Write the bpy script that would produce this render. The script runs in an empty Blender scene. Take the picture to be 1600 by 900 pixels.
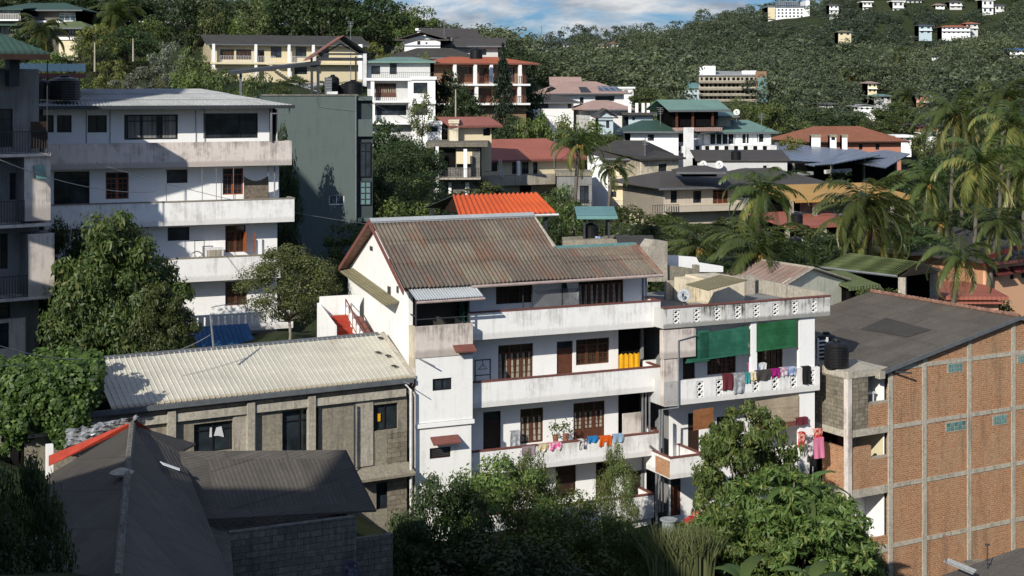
import bpy, math, random
import numpy as np
from mathutils import Vector, Matrix
F0=2311.0; HX=800.0; HY=140.0
scene=bpy.context.scene
COL=scene.collection
random.seed(7)
def wx(px,D): return (px-HX)/F0*D
def wz(py,D): return -(py-HY)/F0*D
# ---------------------------------------------------------------- terrain
ANCH=[ # px, py, D of visible / assumed ground points
(0,900,38),(300,1000,44),(700,1060,52),(1000,1010,60),(1500,1080,62),(1300,960,68),(-300,900,45),(1900,1000,70),
(650,860,68),(900,835,70),(1040,815,70),(1150,835,70),(1300,930,74),(1450,985,76),(1590,960,80),(1900,900,85),
(1500,1250,45),(1500,1600,30),(800,1400,35),(1000,1250,45),(1200,1150,55),(1800,1100,60),(300,760,62),(100,740,62),(-100,640,66),(60,610,72),(320,545,76),(430,520,82),(250,540,80),(60,560,80),
(600,560,80),(700,470,90),(900,430,95),(1100,470,90),(1200,490,88),(1350,500,92),(1500,505,95),(1700,520,95),
(500,470,90),(580,420,105),(750,375,125),(900,385,130),(1100,400,120),(1300,410,120),(1500,440,115),(1700,440,120),
(640,330,140),(760,305,155),(980,375,175),(860,330,160),(1100,350,150),(1250,370,145),(1420,400,140),(1580,400,140),
(620,235,190),(740,230,205),(850,262,210),(1000,300,200),(1150,290,195),(1300,285,200),(1500,300,200),(1700,300,200),
(480,300,130),(300,260,130),(100,230,130),(-100,230,120),(300,170,170),(100,150,170),(-100,150,160),
(440,128,230),(240,110,230),(60,80,230),(-150,80,220),(560,140,230),(700,120,240),
(880,210,270),(960,210,270),(1080,210,290),(1300,245,260),(1500,260,280),(1700,260,280),
(-150,20,300),(100,26,300),(250,36,310),(450,40,310),(650,70,290),(740,105,300),
(-150,0,400),(150,0,400),(400,10,400),(600,30,380),(700,80,400),(760,120,400),
(900,175,400),(1130,158,420),(1000,165,430),(1300,200,400),(1500,210,400),(1700,200,400),
(830,140,600),(1000,150,600),(1200,120,600),(1400,110,600),(1600,90,600),(1800,80,600),
(700,118,900),(800,84,900),(870,76,900),(1000,76,900),(1050,64,900),(1130,42,900),(1220,26,900),(1400,-40,900),(1700,-60,900),(1900,-60,900),
(600,110,900),(300,110,900),(0,110,900),(-300,100,900),
(700,110,1500),(1000,100,1500),(1300,60,1500),(1700,20,1500),(0,120,1500),(400,120,3000),(1300,120,3000),(2500,100,3000),(-1000,120,3000),
(-1500,500,60),(3000,800,70),(-2500,200,200),(4000,300,200),(-1800,50,400),(3400,150,400),(800,2400,20),(-3000,2200,20),(5000,2400,20)]
AN=np.array(ANCH,float)
_a=(AN[:,0]-HX)/F0; _b=np.log(AN[:,2]); _z=-(AN[:,1]-HY)/F0*AN[:,2]
_D=AN[:,2]
# work with slope angle s=z/D, smooth IDW in (a, b) space
_s=_z/_D
def ground(X,Y):
    X=np.asarray(X,float); Y=np.asarray(Y,float)
    Yc=np.maximum(Y,18.0); a=X/Yc; b=np.log(Yc)
    sh=np.broadcast(X,Y).shape
    a=np.broadcast_to(a,sh).ravel(); b=np.broadcast_to(b,sh).ravel(); Yc=np.broadcast_to(Yc,sh).ravel()
    out=np.empty(a.size)
    for i in range(0,a.size,20000):
        da=(a[i:i+20000,None]-_a)*3.2; db=(b[i:i+20000,None]-_b)*1.5
        w=1.0/((da*da+db*db)+0.0008)**1.8
        out[i:i+20000]=(w*_s).sum(1)/w.sum(1)
    z=out*Yc
    return z.reshape(sh) if sh else float(z[0])
# ---------------------------------------------------------------- materials
MATS={}
class NT:
    def __init__(s,name):
        m=bpy.data.materials.new(name); m.use_nodes=True; s.m=m; s.n=m.node_tree.nodes; s.l=m.node_tree.links
        s.b=s.n['Principled BSDF']; MATS[name]=m
    def new(s,t,**k):
        x=s.n.new(t)
        for a,v in k.items():
            if a=='inp':
                for kk,vv in v.items():
                    if isinstance(vv,bpy.types.NodeSocket): s.l.new(vv,x.inputs[kk])
                    else: x.inputs[kk].default_value=vv
            else: setattr(x,a,v)
        return x
    def uv(s,sx=1,sy=1,sz=1,src='UV'):
        t=s.new('ShaderNodeTexCoord'); mp=s.new('ShaderNodeMapping',inp={'Vector':t.outputs[src],'Scale':(sx,sy,sz)})
        return mp.outputs[0]
    def noise(s,vec,scale=1,detail=4,rough=.6,dist=0):
        x=s.new('ShaderNodeTexNoise',inp={'Vector':vec,'Scale':scale,'Detail':detail,'Roughness':rough,'Distortion':dist}); return x.outputs['Fac']
    def ramp(s,fac,a,b,ca=(0,0,0,1),cb=(1,1,1,1)):
        r=s.new('ShaderNodeValToRGB',inp={'Fac':fac}); e=r.color_ramp.elements
        e[0].position=a; e[0].color=c4(ca); e[1].position=b; e[1].color=c4(cb); return r.outputs['Color']
    def mix(s,f,a,b,mode='MIX'):
        x=s.new('ShaderNodeMix',data_type='RGBA',blend_type=mode)
        for i,v in ((0,f),(6,a),(7,b)):
            if isinstance(v,bpy.types.NodeSocket): s.l.new(v,x.inputs[i])
            else: x.inputs[i].default_value=v if i==0 else c4(v)
        return x.outputs[2]
    def math(s,op,a,b=0.0):
        x=s.new('ShaderNodeMath',operation=op)
        for i,v in ((0,a),(1,b)):
            if isinstance(v,bpy.types.NodeSocket): s.l.new(v,x.inputs[i])
            else: x.inputs[i].default_value=v
        return x.outputs[0]
    def bump(s,h,strength=.3,dist=.02):
        x=s.new('ShaderNodeBump',inp={'Height':h,'Strength':strength,'Distance':dist}); s.l.new(x.outputs[0],s.b.inputs['Normal'])
    def out(s,col,rough=.85,metal=0,spec=.3):
        if isinstance(col,bpy.types.NodeSocket): s.l.new(col,s.b.inputs['Base Color'])
        else: s.b.inputs['Base Color'].default_value=c4(col)
        s.b.inputs['Roughness'].default_value=rough; s.b.inputs['Metallic'].default_value=metal
        s.b.inputs['Specular IOR Level'].default_value=spec
        return s.m
def c4(c): return tuple(c) if len(c)==4 else tuple(c)+(1.0,)
def dk(c,k): return tuple(x*k for x in c)
def paint(name,col,stain=.5,scol=(.16,.14,.12),scale=1.0,topgrime=0.0):
    n=NT(name); u=n.uv(); st=n.uv(2.2*scale,.22*scale,1)
    a=n.noise(st,1.6,5,.65); b=n.noise(u,.9*scale,5,.7); f=n.noise(u,9,3,.6)
    m=n.math('MULTIPLY',n.ramp(a,.5,.78),n.ramp(b,.38,.68))
    m=n.math('MULTIPLY',m,stain)
    c=n.mix(n.ramp(f,.3,.7),dk(col,.96),col)
    c=n.mix(n.math('MULTIPLY',n.ramp(b,.5,.7),.3*min(1,stain*1.3)),c,dk(col,.8))
    c=n.mix(m,c,scol)
    if topgrime:
        g=n.new('ShaderNodeTexCoord'); sp=n.new('ShaderNodeSeparateXYZ',inp={0:g.outputs['Generated']})
        d=n.noise(n.uv(5,.35,1),1.3,7,.8); d2=n.noise(n.uv(.5,.5,1),1.0,4,.7); d3=n.noise(n.uv(22,.5,1),1.0,3,.7)
        q=n.math('ADD',n.math('MULTIPLY',sp.outputs[2],.5),n.math('ADD',n.math('MULTIPLY',n.math('SUBTRACT',d,.5),2.6),n.math('MULTIPLY',n.math('SUBTRACT',d2,.5),3.4)))
        hi=n.ramp(n.math('ADD',q,n.math('MULTIPLY',n.math('SUBTRACT',d3,.5),.5)),.3,.95)
        lo=n.ramp(n.math('ADD',sp.outputs[2],n.math('MULTIPLY',d,-.35)),-.25,.1,(1,1,1),(0,0,0))
        mm=n.math('MULTIPLY',n.math('MAXIMUM',hi,n.math('MULTIPLY',lo,.6)),topgrime)
        c=n.mix(mm,c,scol)
    n.bump(f,.15,.01)
    return n.out(c,.88,0,.2)
def concrete(name,col=(.30,.27,.21),dark=(.09,.08,.07),scale=1.0,block=False,warm=(.42,.33,.2)):
    n=NT(name); u=n.uv()
    a=n.noise(u,.55*scale,6,.7); b=n.noise(n.uv(2.5*scale,.3*scale,1),1.4,5,.7); f=n.noise(u,7,4,.7)
    c=n.mix(n.ramp(a,.35,.7),col,dk(col,1.5)); c=n.mix(n.ramp(f,.3,.75),dk(col,.62),c)
    c=n.mix(n.math('MULTIPLY',n.ramp(a,.55,.75),.5),c,warm)
    c=n.mix(n.math('MULTIPLY',n.ramp(b,.5,.72),.75),c,dark)
    h=f
    if block:
        br=n.new('ShaderNodeTexBrick',inp={'Vector':n.uv(),'Scale':1.0,'Mortar Size':.014,'Brick Width':.42,'Row Height':.21,'Color1':c4((.75,.75,.75)),'Color2':c4((1.1,1.1,1.05)),'Mortar':c4((.55,.5,.45))})
        c=n.mix(1.0,c,br.outputs['Color'],'MULTIPLY')
    n.bump(h,.4,.02)
    return n.out(c,.92,0,.15)
def brickmat(name,c1=(.33,.112,.052),c2=(.47,.195,.095),mort=(.46,.35,.23)):
    n=NT(name); u=n.uv(); nz=n.noise(u,3.0,5,.7)
    w=n.new('ShaderNodeVectorMath',operation='ADD',inp={0:u,1:n.mix(1.0,n.new('ShaderNodeTexNoise',inp={'Vector':u,'Scale':3.0}).outputs['Color'],(.035,.035,.035),'MULTIPLY')}).outputs[0]
    br=n.new('ShaderNodeTexBrick',inp={'Vector':w,'Scale':1.0,'Mortar Size':.016,'Mortar Smooth':.2,'Bias':0.0,'Brick Width':.24,'Row Height':.105,'Color1':c4(c1),'Color2':c4(c2),'Mortar':c4(mort)})
    big=n.noise(u,.45,5,.75); f=n.noise(u,11,3,.8)
    c=n.mix(n.ramp(f,.45,.8),br.outputs['Color'],(.55,.33,.17))
    c=n.mix(n.math('MULTIPLY',n.ramp(f,.24,.42,(1,1,1),(0,0,0)),.7),c,(.10,.045,.025))
    c=n.mix(n.math('MULTIPLY',n.ramp(big,.47,.64),.42),c,(.42,.31,.19))
    c=n.mix(n.math('MULTIPLY',n.ramp(nz,.55,.75),.4),c,(.11,.07,.05)); vs=n.noise(n.uv(1.1,.12,1),1.3,5,.75); c=n.mix(n.math('MULTIPLY',n.ramp(vs,.52,.70),.6),c,(.16,.11,.075)); c=n.mix(n.math('MULTIPLY',n.ramp(vs,.28,.42,(1,1,1),(0,0,0)),.4),c,(.52,.42,.30))
    ds=n.noise(n.uv(3.5,17,1),1.0,3,.75); c=n.mix(n.math('MULTIPLY',n.ramp(ds,.30,.40,(1,1,1),(0,0,0)),.8),c,(.07,.035,.02)); sp=n.noise(n.uv(8,14,1),1.0,2,.6); c=n.mix(n.math('MULTIPLY',n.ramp(sp,.60,.68),.7),c,(.72,.48,.32))
    h=n.math('ADD',n.math('MULTIPLY',br.outputs['Fac'],-1.0),n.math('MULTIPLY',f,.9)); n.bump(h,.8,.03)
    return n.out(c,.95,0,.1)
def plain(name,col,rough=.6,metal=0,var=.25,spec=.4,scale=3.0):
    n=NT(name); f=n.noise(n.uv(src='Object'),scale,4,.6)
    c=n.mix(n.ramp(f,.3,.7),dk(col,1-var),dk(col,1+var*.3)); return n.out(c,rough,metal,spec)
def sheetroof(name,cols,rough=.75,metal=0,sheet=(1.0,1.7),grime=.5,gcol=(.05,.045,.04),rust=None,rustamt=0.0,rib=None,patch=0):
    """cols: palette for separate sheets; rib=(period,bump) adds fine corrugation as bump"""
    n=NT(name); u=n.uv(); sp=n.new('ShaderNodeSeparateXYZ',inp={0:u})
    fl=lambda x,s: n.math('FLOOR',n.math('DIVIDE',x,s))
    cb=n.new('ShaderNodeCombineXYZ',inp={0:fl(sp.outputs[0],sheet[0]),1:fl(sp.outputs[1],sheet[1])})
    wn=n.new('ShaderNodeTexWhiteNoise',noise_dimensions='2D',inp={'Vector':cb.outputs[0]})
    r=n.new('ShaderNodeValToRGB',inp={'Fac':wn.outputs['Value']}); r.color_ramp.interpolation='CONSTANT'
    e=r.color_ramp.elements; e[0].color=c4(cols[0]); e[1].position=1.0; e[1].color=c4(cols[-1])
    for i,cc in enumerate(cols[1:],1):
        x=e.new(i/len(cols)); x.color=c4(cc)
    c=r.outputs['Color']
    a=n.noise(u,.5,5,.75); st=n.noise(n.uv(3.0,.35,1),1.5,5,.7); f=n.noise(u,8,4,.7)
    c=n.mix(n.ramp(f,.25,.75),dk(cols[0],.75),c)
    if rust:
        q=n.noise(n.uv(1.3,.45,1),.9,6,.75)
        c=n.mix(n.math('MULTIPLY',n.ramp(q,.56-rustamt*.16,.74-rustamt*.1),.85),c,rust)
    lg=n.noise(n.uv(.22,.5,1),1.0,4,.7); c=n.mix(n.math('MULTIPLY',n.ramp(lg,.42,.66),.45),c,dk(cols[0],.55)); c=n.mix(n.math('MULTIPLY',n.ramp(n.noise(n.uv(.5,2.2,1),1.0,5,.75),.55,.75),.4),c,tuple(min(1,x*1.35+.02) for x in cols[0]))
    g=n.math('MULTIPLY',n.ramp(st,.42,.72),n.ramp(a,.3,.62))
    c=n.mix(n.math('MULTIPLY',g,grime),c,gcol)
    # sheet end laps
    fr=n.math('FRACT',n.math('DIVIDE',sp.outputs[1],sheet[1]))
    lap=n.ramp(fr,.012,.03,(1,1,1),(0,0,0)); c=n.mix(n.math('MULTIPLY',lap,.75),c,gcol)
    if not rib and sheet[0]>.9 and sheet[1]<3: fr2=n.math('FRACT',n.math('DIVIDE',n.math('ADD',sp.outputs[0],n.math('MULTIPLY',n.math('FLOOR',n.math('DIVIDE',sp.outputs[1],sheet[1])),.37)),sheet[0]*2)); c=n.mix(n.math('MULTIPLY',n.ramp(fr2,.01,.02,(1,1,1),(0,0,0)),.45),c,gcol); ff=n.noise(n.uv(30,4,1),1.0,2,.8); c=n.mix(n.math('MULTIPLY',n.ramp(ff,.5,.7),.4),c,tuple(x*1.9 for x in cols[0])); c=n.mix(n.math('MULTIPLY',n.ramp(n.noise(n.uv(16,16,1),1.0,3,.8),.30,.44,(1,1,1),(0,0,0)),.5),c,gcol)
    if rib:
        w=n.math('SINE',n.math('MULTIPLY',sp.outputs[0],6.2832/rib[0])); n.bump(n.math('ADD',w,n.math('MULTIPLY',f,.6)),rib[1],.03)
        c=n.mix(n.math('MULTIPLY',n.ramp(w,0,.7,(1,1,1),(0,0,0)),.28),c,gcol)  # rib troughs darkened in colour to strengthen the bumped corrugation
    else: n.bump(f,.25,.015)
    return n.out(c,rough,metal,.3)
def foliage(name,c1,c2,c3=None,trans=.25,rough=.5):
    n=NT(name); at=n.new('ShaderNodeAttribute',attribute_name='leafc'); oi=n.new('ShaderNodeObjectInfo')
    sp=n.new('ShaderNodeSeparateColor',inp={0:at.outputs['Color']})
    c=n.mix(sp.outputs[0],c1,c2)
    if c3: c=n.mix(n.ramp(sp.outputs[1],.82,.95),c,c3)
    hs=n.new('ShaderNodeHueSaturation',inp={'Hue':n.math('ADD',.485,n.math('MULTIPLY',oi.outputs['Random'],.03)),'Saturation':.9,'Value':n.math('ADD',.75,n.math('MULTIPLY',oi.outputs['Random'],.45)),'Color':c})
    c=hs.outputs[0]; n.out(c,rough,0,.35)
    tr=n.new('ShaderNodeBsdfTranslucent',inp={'Color':n.mix(1.0,c,(1.3,1.5,.6),'MULTIPLY')})
    mx=n.new('ShaderNodeMixShader',inp={0:trans,1:n.b.outputs[0],2:tr.outputs[0]})
    n.l.new(mx.outputs[0],n.n['Material Output'].inputs[0]); return n.m
def glassmat(name,col=(.012,.016,.02),rough=.08,var=.6):
    n=NT(name); f=n.noise(n.uv(),.9,3,.6); c=n.mix(n.ramp(f,.35,.7),col,dk(col,1+var*4)); return n.out(c,rough,0,.55)
def curtainmat(name,col):
    n=NT(name); w=n.noise(n.uv(7,.3,1),1.2,3,.6); c=n.mix(n.ramp(w,.3,.7),dk(col,.35),col); return n.out(c,.9,0,.1)
def clothmat(name,col,pat=None):
    n=NT(name); u=n.uv(src='Object')
    if pat:
        v=n.noise(u,6.0,2,.5); c=n.mix(n.ramp(v,.46,.54),col,pat)
    else: v=n.noise(u,3.0,3,.5); c=n.mix(v,dk(col,.8),col)
    return n.out(c,.9,0,.1)
W=(.86,.855,.83)
paint('white_paint',W,.55,(.20,.18,.15)); paint('white_parapet',(.86,.85,.83),.65,(.24,.21,.18),.8,.42)
paint('old_parapet',(.68,.61,.56),.7,(.17,.14,.12),.9,.7); paint('mold_parapet',(.66,.65,.62),.9,(.08,.08,.07),1.2,1.0)
paint('clean_white',(.88,.875,.86),.22,(.3,.28,.25)); paint('cream_paint',(.72,.63,.42),.4,(.25,.2,.13)); paint('cream_grimy',(.68,.60,.45),.7,(.10,.09,.07),1,.6)
paint('grey_white',(.55,.55,.54),.6,(.15,.14,.13)); paint('beige_paint',(.50,.44,.36),.6,(.13,.11,.09)); paint('peach_paint',(.72,.42,.25),.2,(.4,.22,.13))
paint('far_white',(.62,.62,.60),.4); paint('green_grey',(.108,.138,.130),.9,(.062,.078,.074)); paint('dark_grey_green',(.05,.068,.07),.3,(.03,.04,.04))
paint('shadow_grey',(.24,.24,.235),.8,(.07,.07,.065),1,.4); paint('salmon_wall',(.5,.22,.15),.4,(.2,.1,.07)); paint('yellow_wall',(.68,.59,.40),.3,(.4,.3,.15))  # shadow_grey is darkened to hold the corner building's deep shade
paint('lime_wall',(.72,.72,.58),1.0,(.25,.27,.14),.8,.3); paint('pale_blue',(.45,.55,.6),.3,(.2,.2,.2))
concrete('concrete'); concrete('concrete_block',(.27,.24,.19),block=True); concrete('concrete_light',(.44,.40,.33),(.14,.12,.10)); concrete('concrete_dark',(.20,.195,.18),(.05,.05,.05),block=True,warm=(.16,.14,.11))
concrete('beam_concrete',(.50,.46,.38),(.12,.11,.09)); concrete('stone',(.16,.15,.13)); concrete('roof_deck',(.20,.18,.145),(.07,.065,.05))
brickmat('brick'); brickmat('brick_dark',(.20,.09,.055),(.28,.15,.09),(.2,.17,.13))
GB=(.115,.10,.085)
sheetroof('roof_weathered',[(.145,.12,.098),(.165,.142,.115),(.125,.105,.085),(.24,.21,.155),(.16,.095,.065),(.11,.094,.078)],rust=(.19,.07,.034),rustamt=.5,grime=.75,sheet=(1.05,1.65))
sheetroof('roof_silver',[(.52,.55,.56),(.58,.60,.61),(.48,.5,.51)],rough=.5,metal=.2,grime=.25,sheet=(.85,3.2))
sheetroof('roof_cream',[(.60,.575,.485),(.63,.60,.51)],rough=.55,grime=.22,gcol=(.33,.27,.17),rust=(.33,.14,.06),rustamt=-.25,sheet=(.8,9))
sheetroof('roof_grey',[(.075,.069,.06),(.085,.078,.068),(.066,.061,.054)],grime=.5,gcol=(.035,.033,.03),sheet=(1.05,1.8),rib=(.15,.3))
sheetroof('roof_asphalt',[(.125,.108,.088),(.15,.131,.107),(.10,.088,.072)],grime=.7,gcol=(.04,.037,.034),sheet=(1.05,1.9))
sheetroof('roof_fore',[(.10,.09,.078),(.125,.112,.095),(.085,.077,.067)],grime=.7,gcol=(.03,.028,.026),sheet=(1.05,1.9),rib=(.14,.22))
sheetroof('roof_asbestos',[(.36,.37,.37),(.41,.42,.42),(.33,.34,.34)],grime=.4,gcol=(.12,.12,.12),sheet=(1.05,1.8))
sheetroof('roof_orange',[(.62,.105,.025),(.66,.12,.03)],rough=.5,grime=.15,gcol=(.3,.05,.02),sheet=(1,9))
sheetroof('roof_blue',[(.02,.13,.33),(.025,.15,.36)],rough=.45,grime=.2,gcol=(.01,.05,.12),sheet=(1,9))
sheetroof('roof_salmon',[(.40,.135,.095),(.45,.155,.11)],rough=.65,grime=.35,gcol=(.2,.07,.05),sheet=(2,9),rib=(.3,.3))
sheetroof('roof_tile_orange',[(.50,.14,.06),(.55,.17,.08)],rough=.7,grime=.3,gcol=(.25,.07,.04),sheet=(1,1),rib=(.3,.4))
sheetroof('roof_terracotta',[(.36,.135,.07),(.40,.16,.09),(.32,.12,.065)],rough=.8,grime=.4,gcol=(.13,.06,.04),sheet=(.4,.5),rib=(.25,.5))
sheetroof('roof_green',[(.20,.33,.28),(.22,.36,.30)],rough=.55,grime=.25,gcol=(.06,.11,.09),sheet=(2,9),rib=(.3,.3))
sheetroof('roof_darkgreen',[(.045,.10,.075),(.05,.11,.082)],rough=.6,grime=.3,gcol=(.03,.05,.04),sheet=(2,9),rib=(.3,.3))
sheetroof('roof_teal',[(.16,.33,.32),(.19,.37,.36)],rough=.5,grime=.25,gcol=(.06,.11,.11),sheet=(1,9))
sheetroof('roof_moss',[(.16,.20,.085),(.19,.22,.10),(.13,.17,.07)],grime=.5,gcol=(.06,.075,.04),sheet=(.3,.4),rib=(.25,.6))
sheetroof('roof_striped',[(.36,.27,.22),(.42,.33,.28)],grime=.4,gcol=(.14,.07,.05),rust=(.22,.09,.06),rustamt=.4,sheet=(.8,9),rib=(.6,.2))
sheetroof('roof_pink',[(.50,.34,.29),(.54,.38,.32)],grime=.3,gcol=(.2,.13,.11),sheet=(.4,.5),rib=(.3,.4))
sheetroof('roof_maroon',[(.16,.03,.03),(.19,.035,.035)],grime=.3,gcol=(.06,.02,.02),sheet=(1,3),rib=(.3,.4))
sheetroof('roof_yellow',[(.58,.34,.10),(.62,.37,.12)],grime=.2,gcol=(.3,.17,.06),sheet=(1,9),rib=(.3,.4))
sheetroof('roof_brown',[(.085,.078,.072),(.098,.088,.082)],grime=.4,gcol=(.05,.045,.04),sheet=(.5,.6),rib=(.3,.5))
sheetroof('roof_tan',[(.30,.26,.15),(.27,.23,.13)],grime=.7,gcol=(.09,.09,.05),sheet=(.9,1.8),rib=(.16,.6))
def solarmat():
    n=NT('solar_cells'); u=n.uv(); br=n.new('ShaderNodeTexBrick',offset=0.0,inp={'Vector':u,'Scale':1.0,'Mortar Size':.07,'Brick Width':1.25,'Row Height':2.0,'Color1':c4((.05,.07,.105)),'Color2':c4((.08,.10,.14)),'Mortar':c4((.45,.47,.48))})
    f=n.noise(u,.3,4,.6); c=n.mix(n.ramp(f,.4,.7),br.outputs['Color'],(.15,.165,.18)); n.out(c,.3,0,.5)
solarmat()
plain('red_trim',(.19,.07,.055),.7); plain('bright_red',(.42,.055,.03),.5); plain('terracotta',(.26,.14,.10),.8,var=.6); plain('wood_brown',(.115,.042,.022),.55,scale=6); plain('wood_dark',(.04,.02,.013),.6)
plain('wood_orange',(.30,.085,.03),.5); plain('black_metal',(.014,.014,.015),.5); plain('grey_metal',(.28,.29,.30),.45,.4); plain('white_metal',(.75,.75,.74),.5); plain('gutter_grey',(.13,.14,.15),.5)
plain('gutter_pink',(.42,.33,.30),.6); plain('black_plastic',(.012,.012,.013),.4); plain('dark_inside',(.010,.010,.010),.95,var=.5,spec=.05); plain('mid_inside',(.06,.058,.055),.95)
plain('white_pvc',(.70,.70,.68),.5); plain('steel_dark',(.04,.045,.05),.5); plain('bark',(.11,.085,.06),.95,scale=5); plain('bark_pale',(.26,.23,.19),.95,scale=5); plain('palm_bark',(.13,.11,.09),.95)
plain('teal_glass',(.16,.27,.27),.2); plain('green_net',(.02,.09,.06),.8); plain('blue_plastic',(.05,.12,.35),.5); plain('yellow_plastic',(.85,.42,.01),.6); plain('tarp_silver',(.55,.56,.58),.35,.6,.4,scale=2)
plain('dish_grey',(.30,.33,.36),.5); plain('dish_dark',(.08,.085,.12),.5); plain('dish_white',(.62,.62,.60),.5); plain('clay_pot',(.30,.12,.07),.8); plain('coconut',(.28,.16,.04),.7); plain('black_paint',(.03,.03,.03),.7)
plain('net_brown',(.20,.16,.12),.9,var=.6,scale=8); plain('rust_red',(.33,.03,.03),.6)
glassmat('glass_dark'); glassmat('glass_brown',(.02,.015,.011)); glassmat('glass_grey',(.035,.045,.05),.1); glassmat('glass_teal',(.05,.12,.11),.12)
curtainmat('curtain_grey',(.30,.30,.28)); curtainmat('curtain_cream',(.50,.45,.36)); curtainmat('curtain_teal',(.02,.10,.085))
def blindmat(name,col,k=.6,trans=0.3):
    n=NT(name); u=n.uv(); sp=n.new('ShaderNodeSeparateXYZ',inp={0:u}); w=n.math('SINE',n.math('MULTIPLY',sp.outputs[1],6.2832/.06))
    f=n.noise(n.uv(.6,9,1),1,3,.7); c=n.mix(n.ramp(w,-.2,.5),dk(col,k),col); c=n.mix(n.ramp(f,.4,.65),c,dk(col,.6)); g=n.noise(n.uv(.7,.5,1),1.2,4,.7); c=n.mix(n.math('MULTIPLY',n.ramp(g,.42,.68),.5),c,tuple(x*1.5+.02 for x in col)); return n.out(c,.7,0,.2)
blindmat('blind_green',(.03,.145,.095)); blindmat('blind_green_bright',(.022,.125,.05)); blindmat('blind_brown',(.30,.125,.05)); blindmat('blind_beige',(.43,.35,.25),.75)
foliage('leaf_mango',(.014,.032,.009),(.092,.135,.022),(.15,.15,.04)); foliage('leaf_dark',(.012,.024,.009),(.052,.085,.02)); foliage('leaf_green',(.02,.046,.009),(.125,.185,.03),(.19,.20,.04))
foliage('leaf_olive',(.032,.048,.013),(.165,.195,.05)); foliage('leaf_far',(.052,.078,.050),(.145,.185,.08),trans=.15); foliage('leaf_far_dark',(.020,.036,.014),(.095,.13,.04))  # far hill leaf tones are paled so the colour carries haze
foliage('leaf_palm',(.022,.045,.012),(.13,.165,.035),(.24,.20,.045),trans=.3,rough=.4); foliage('leaf_pine',(.008,.018,.008),(.022,.04,.016),trans=.05)
foliage('leaf_grey',(.07,.085,.055),(.17,.19,.13),(.38,.34,.28)); foliage('leaf_vine',(.02,.045,.008),(.09,.15,.02),(.13,.19,.03)); foliage('leaf_yellow',(.06,.075,.012),(.19,.19,.035)); foliage('leaf_banana',(.05,.10,.02),(.14,.22,.05),trans=.45)
foliage('reed',(.05,.06,.02),(.15,.16,.06))
M=MATS
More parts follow.
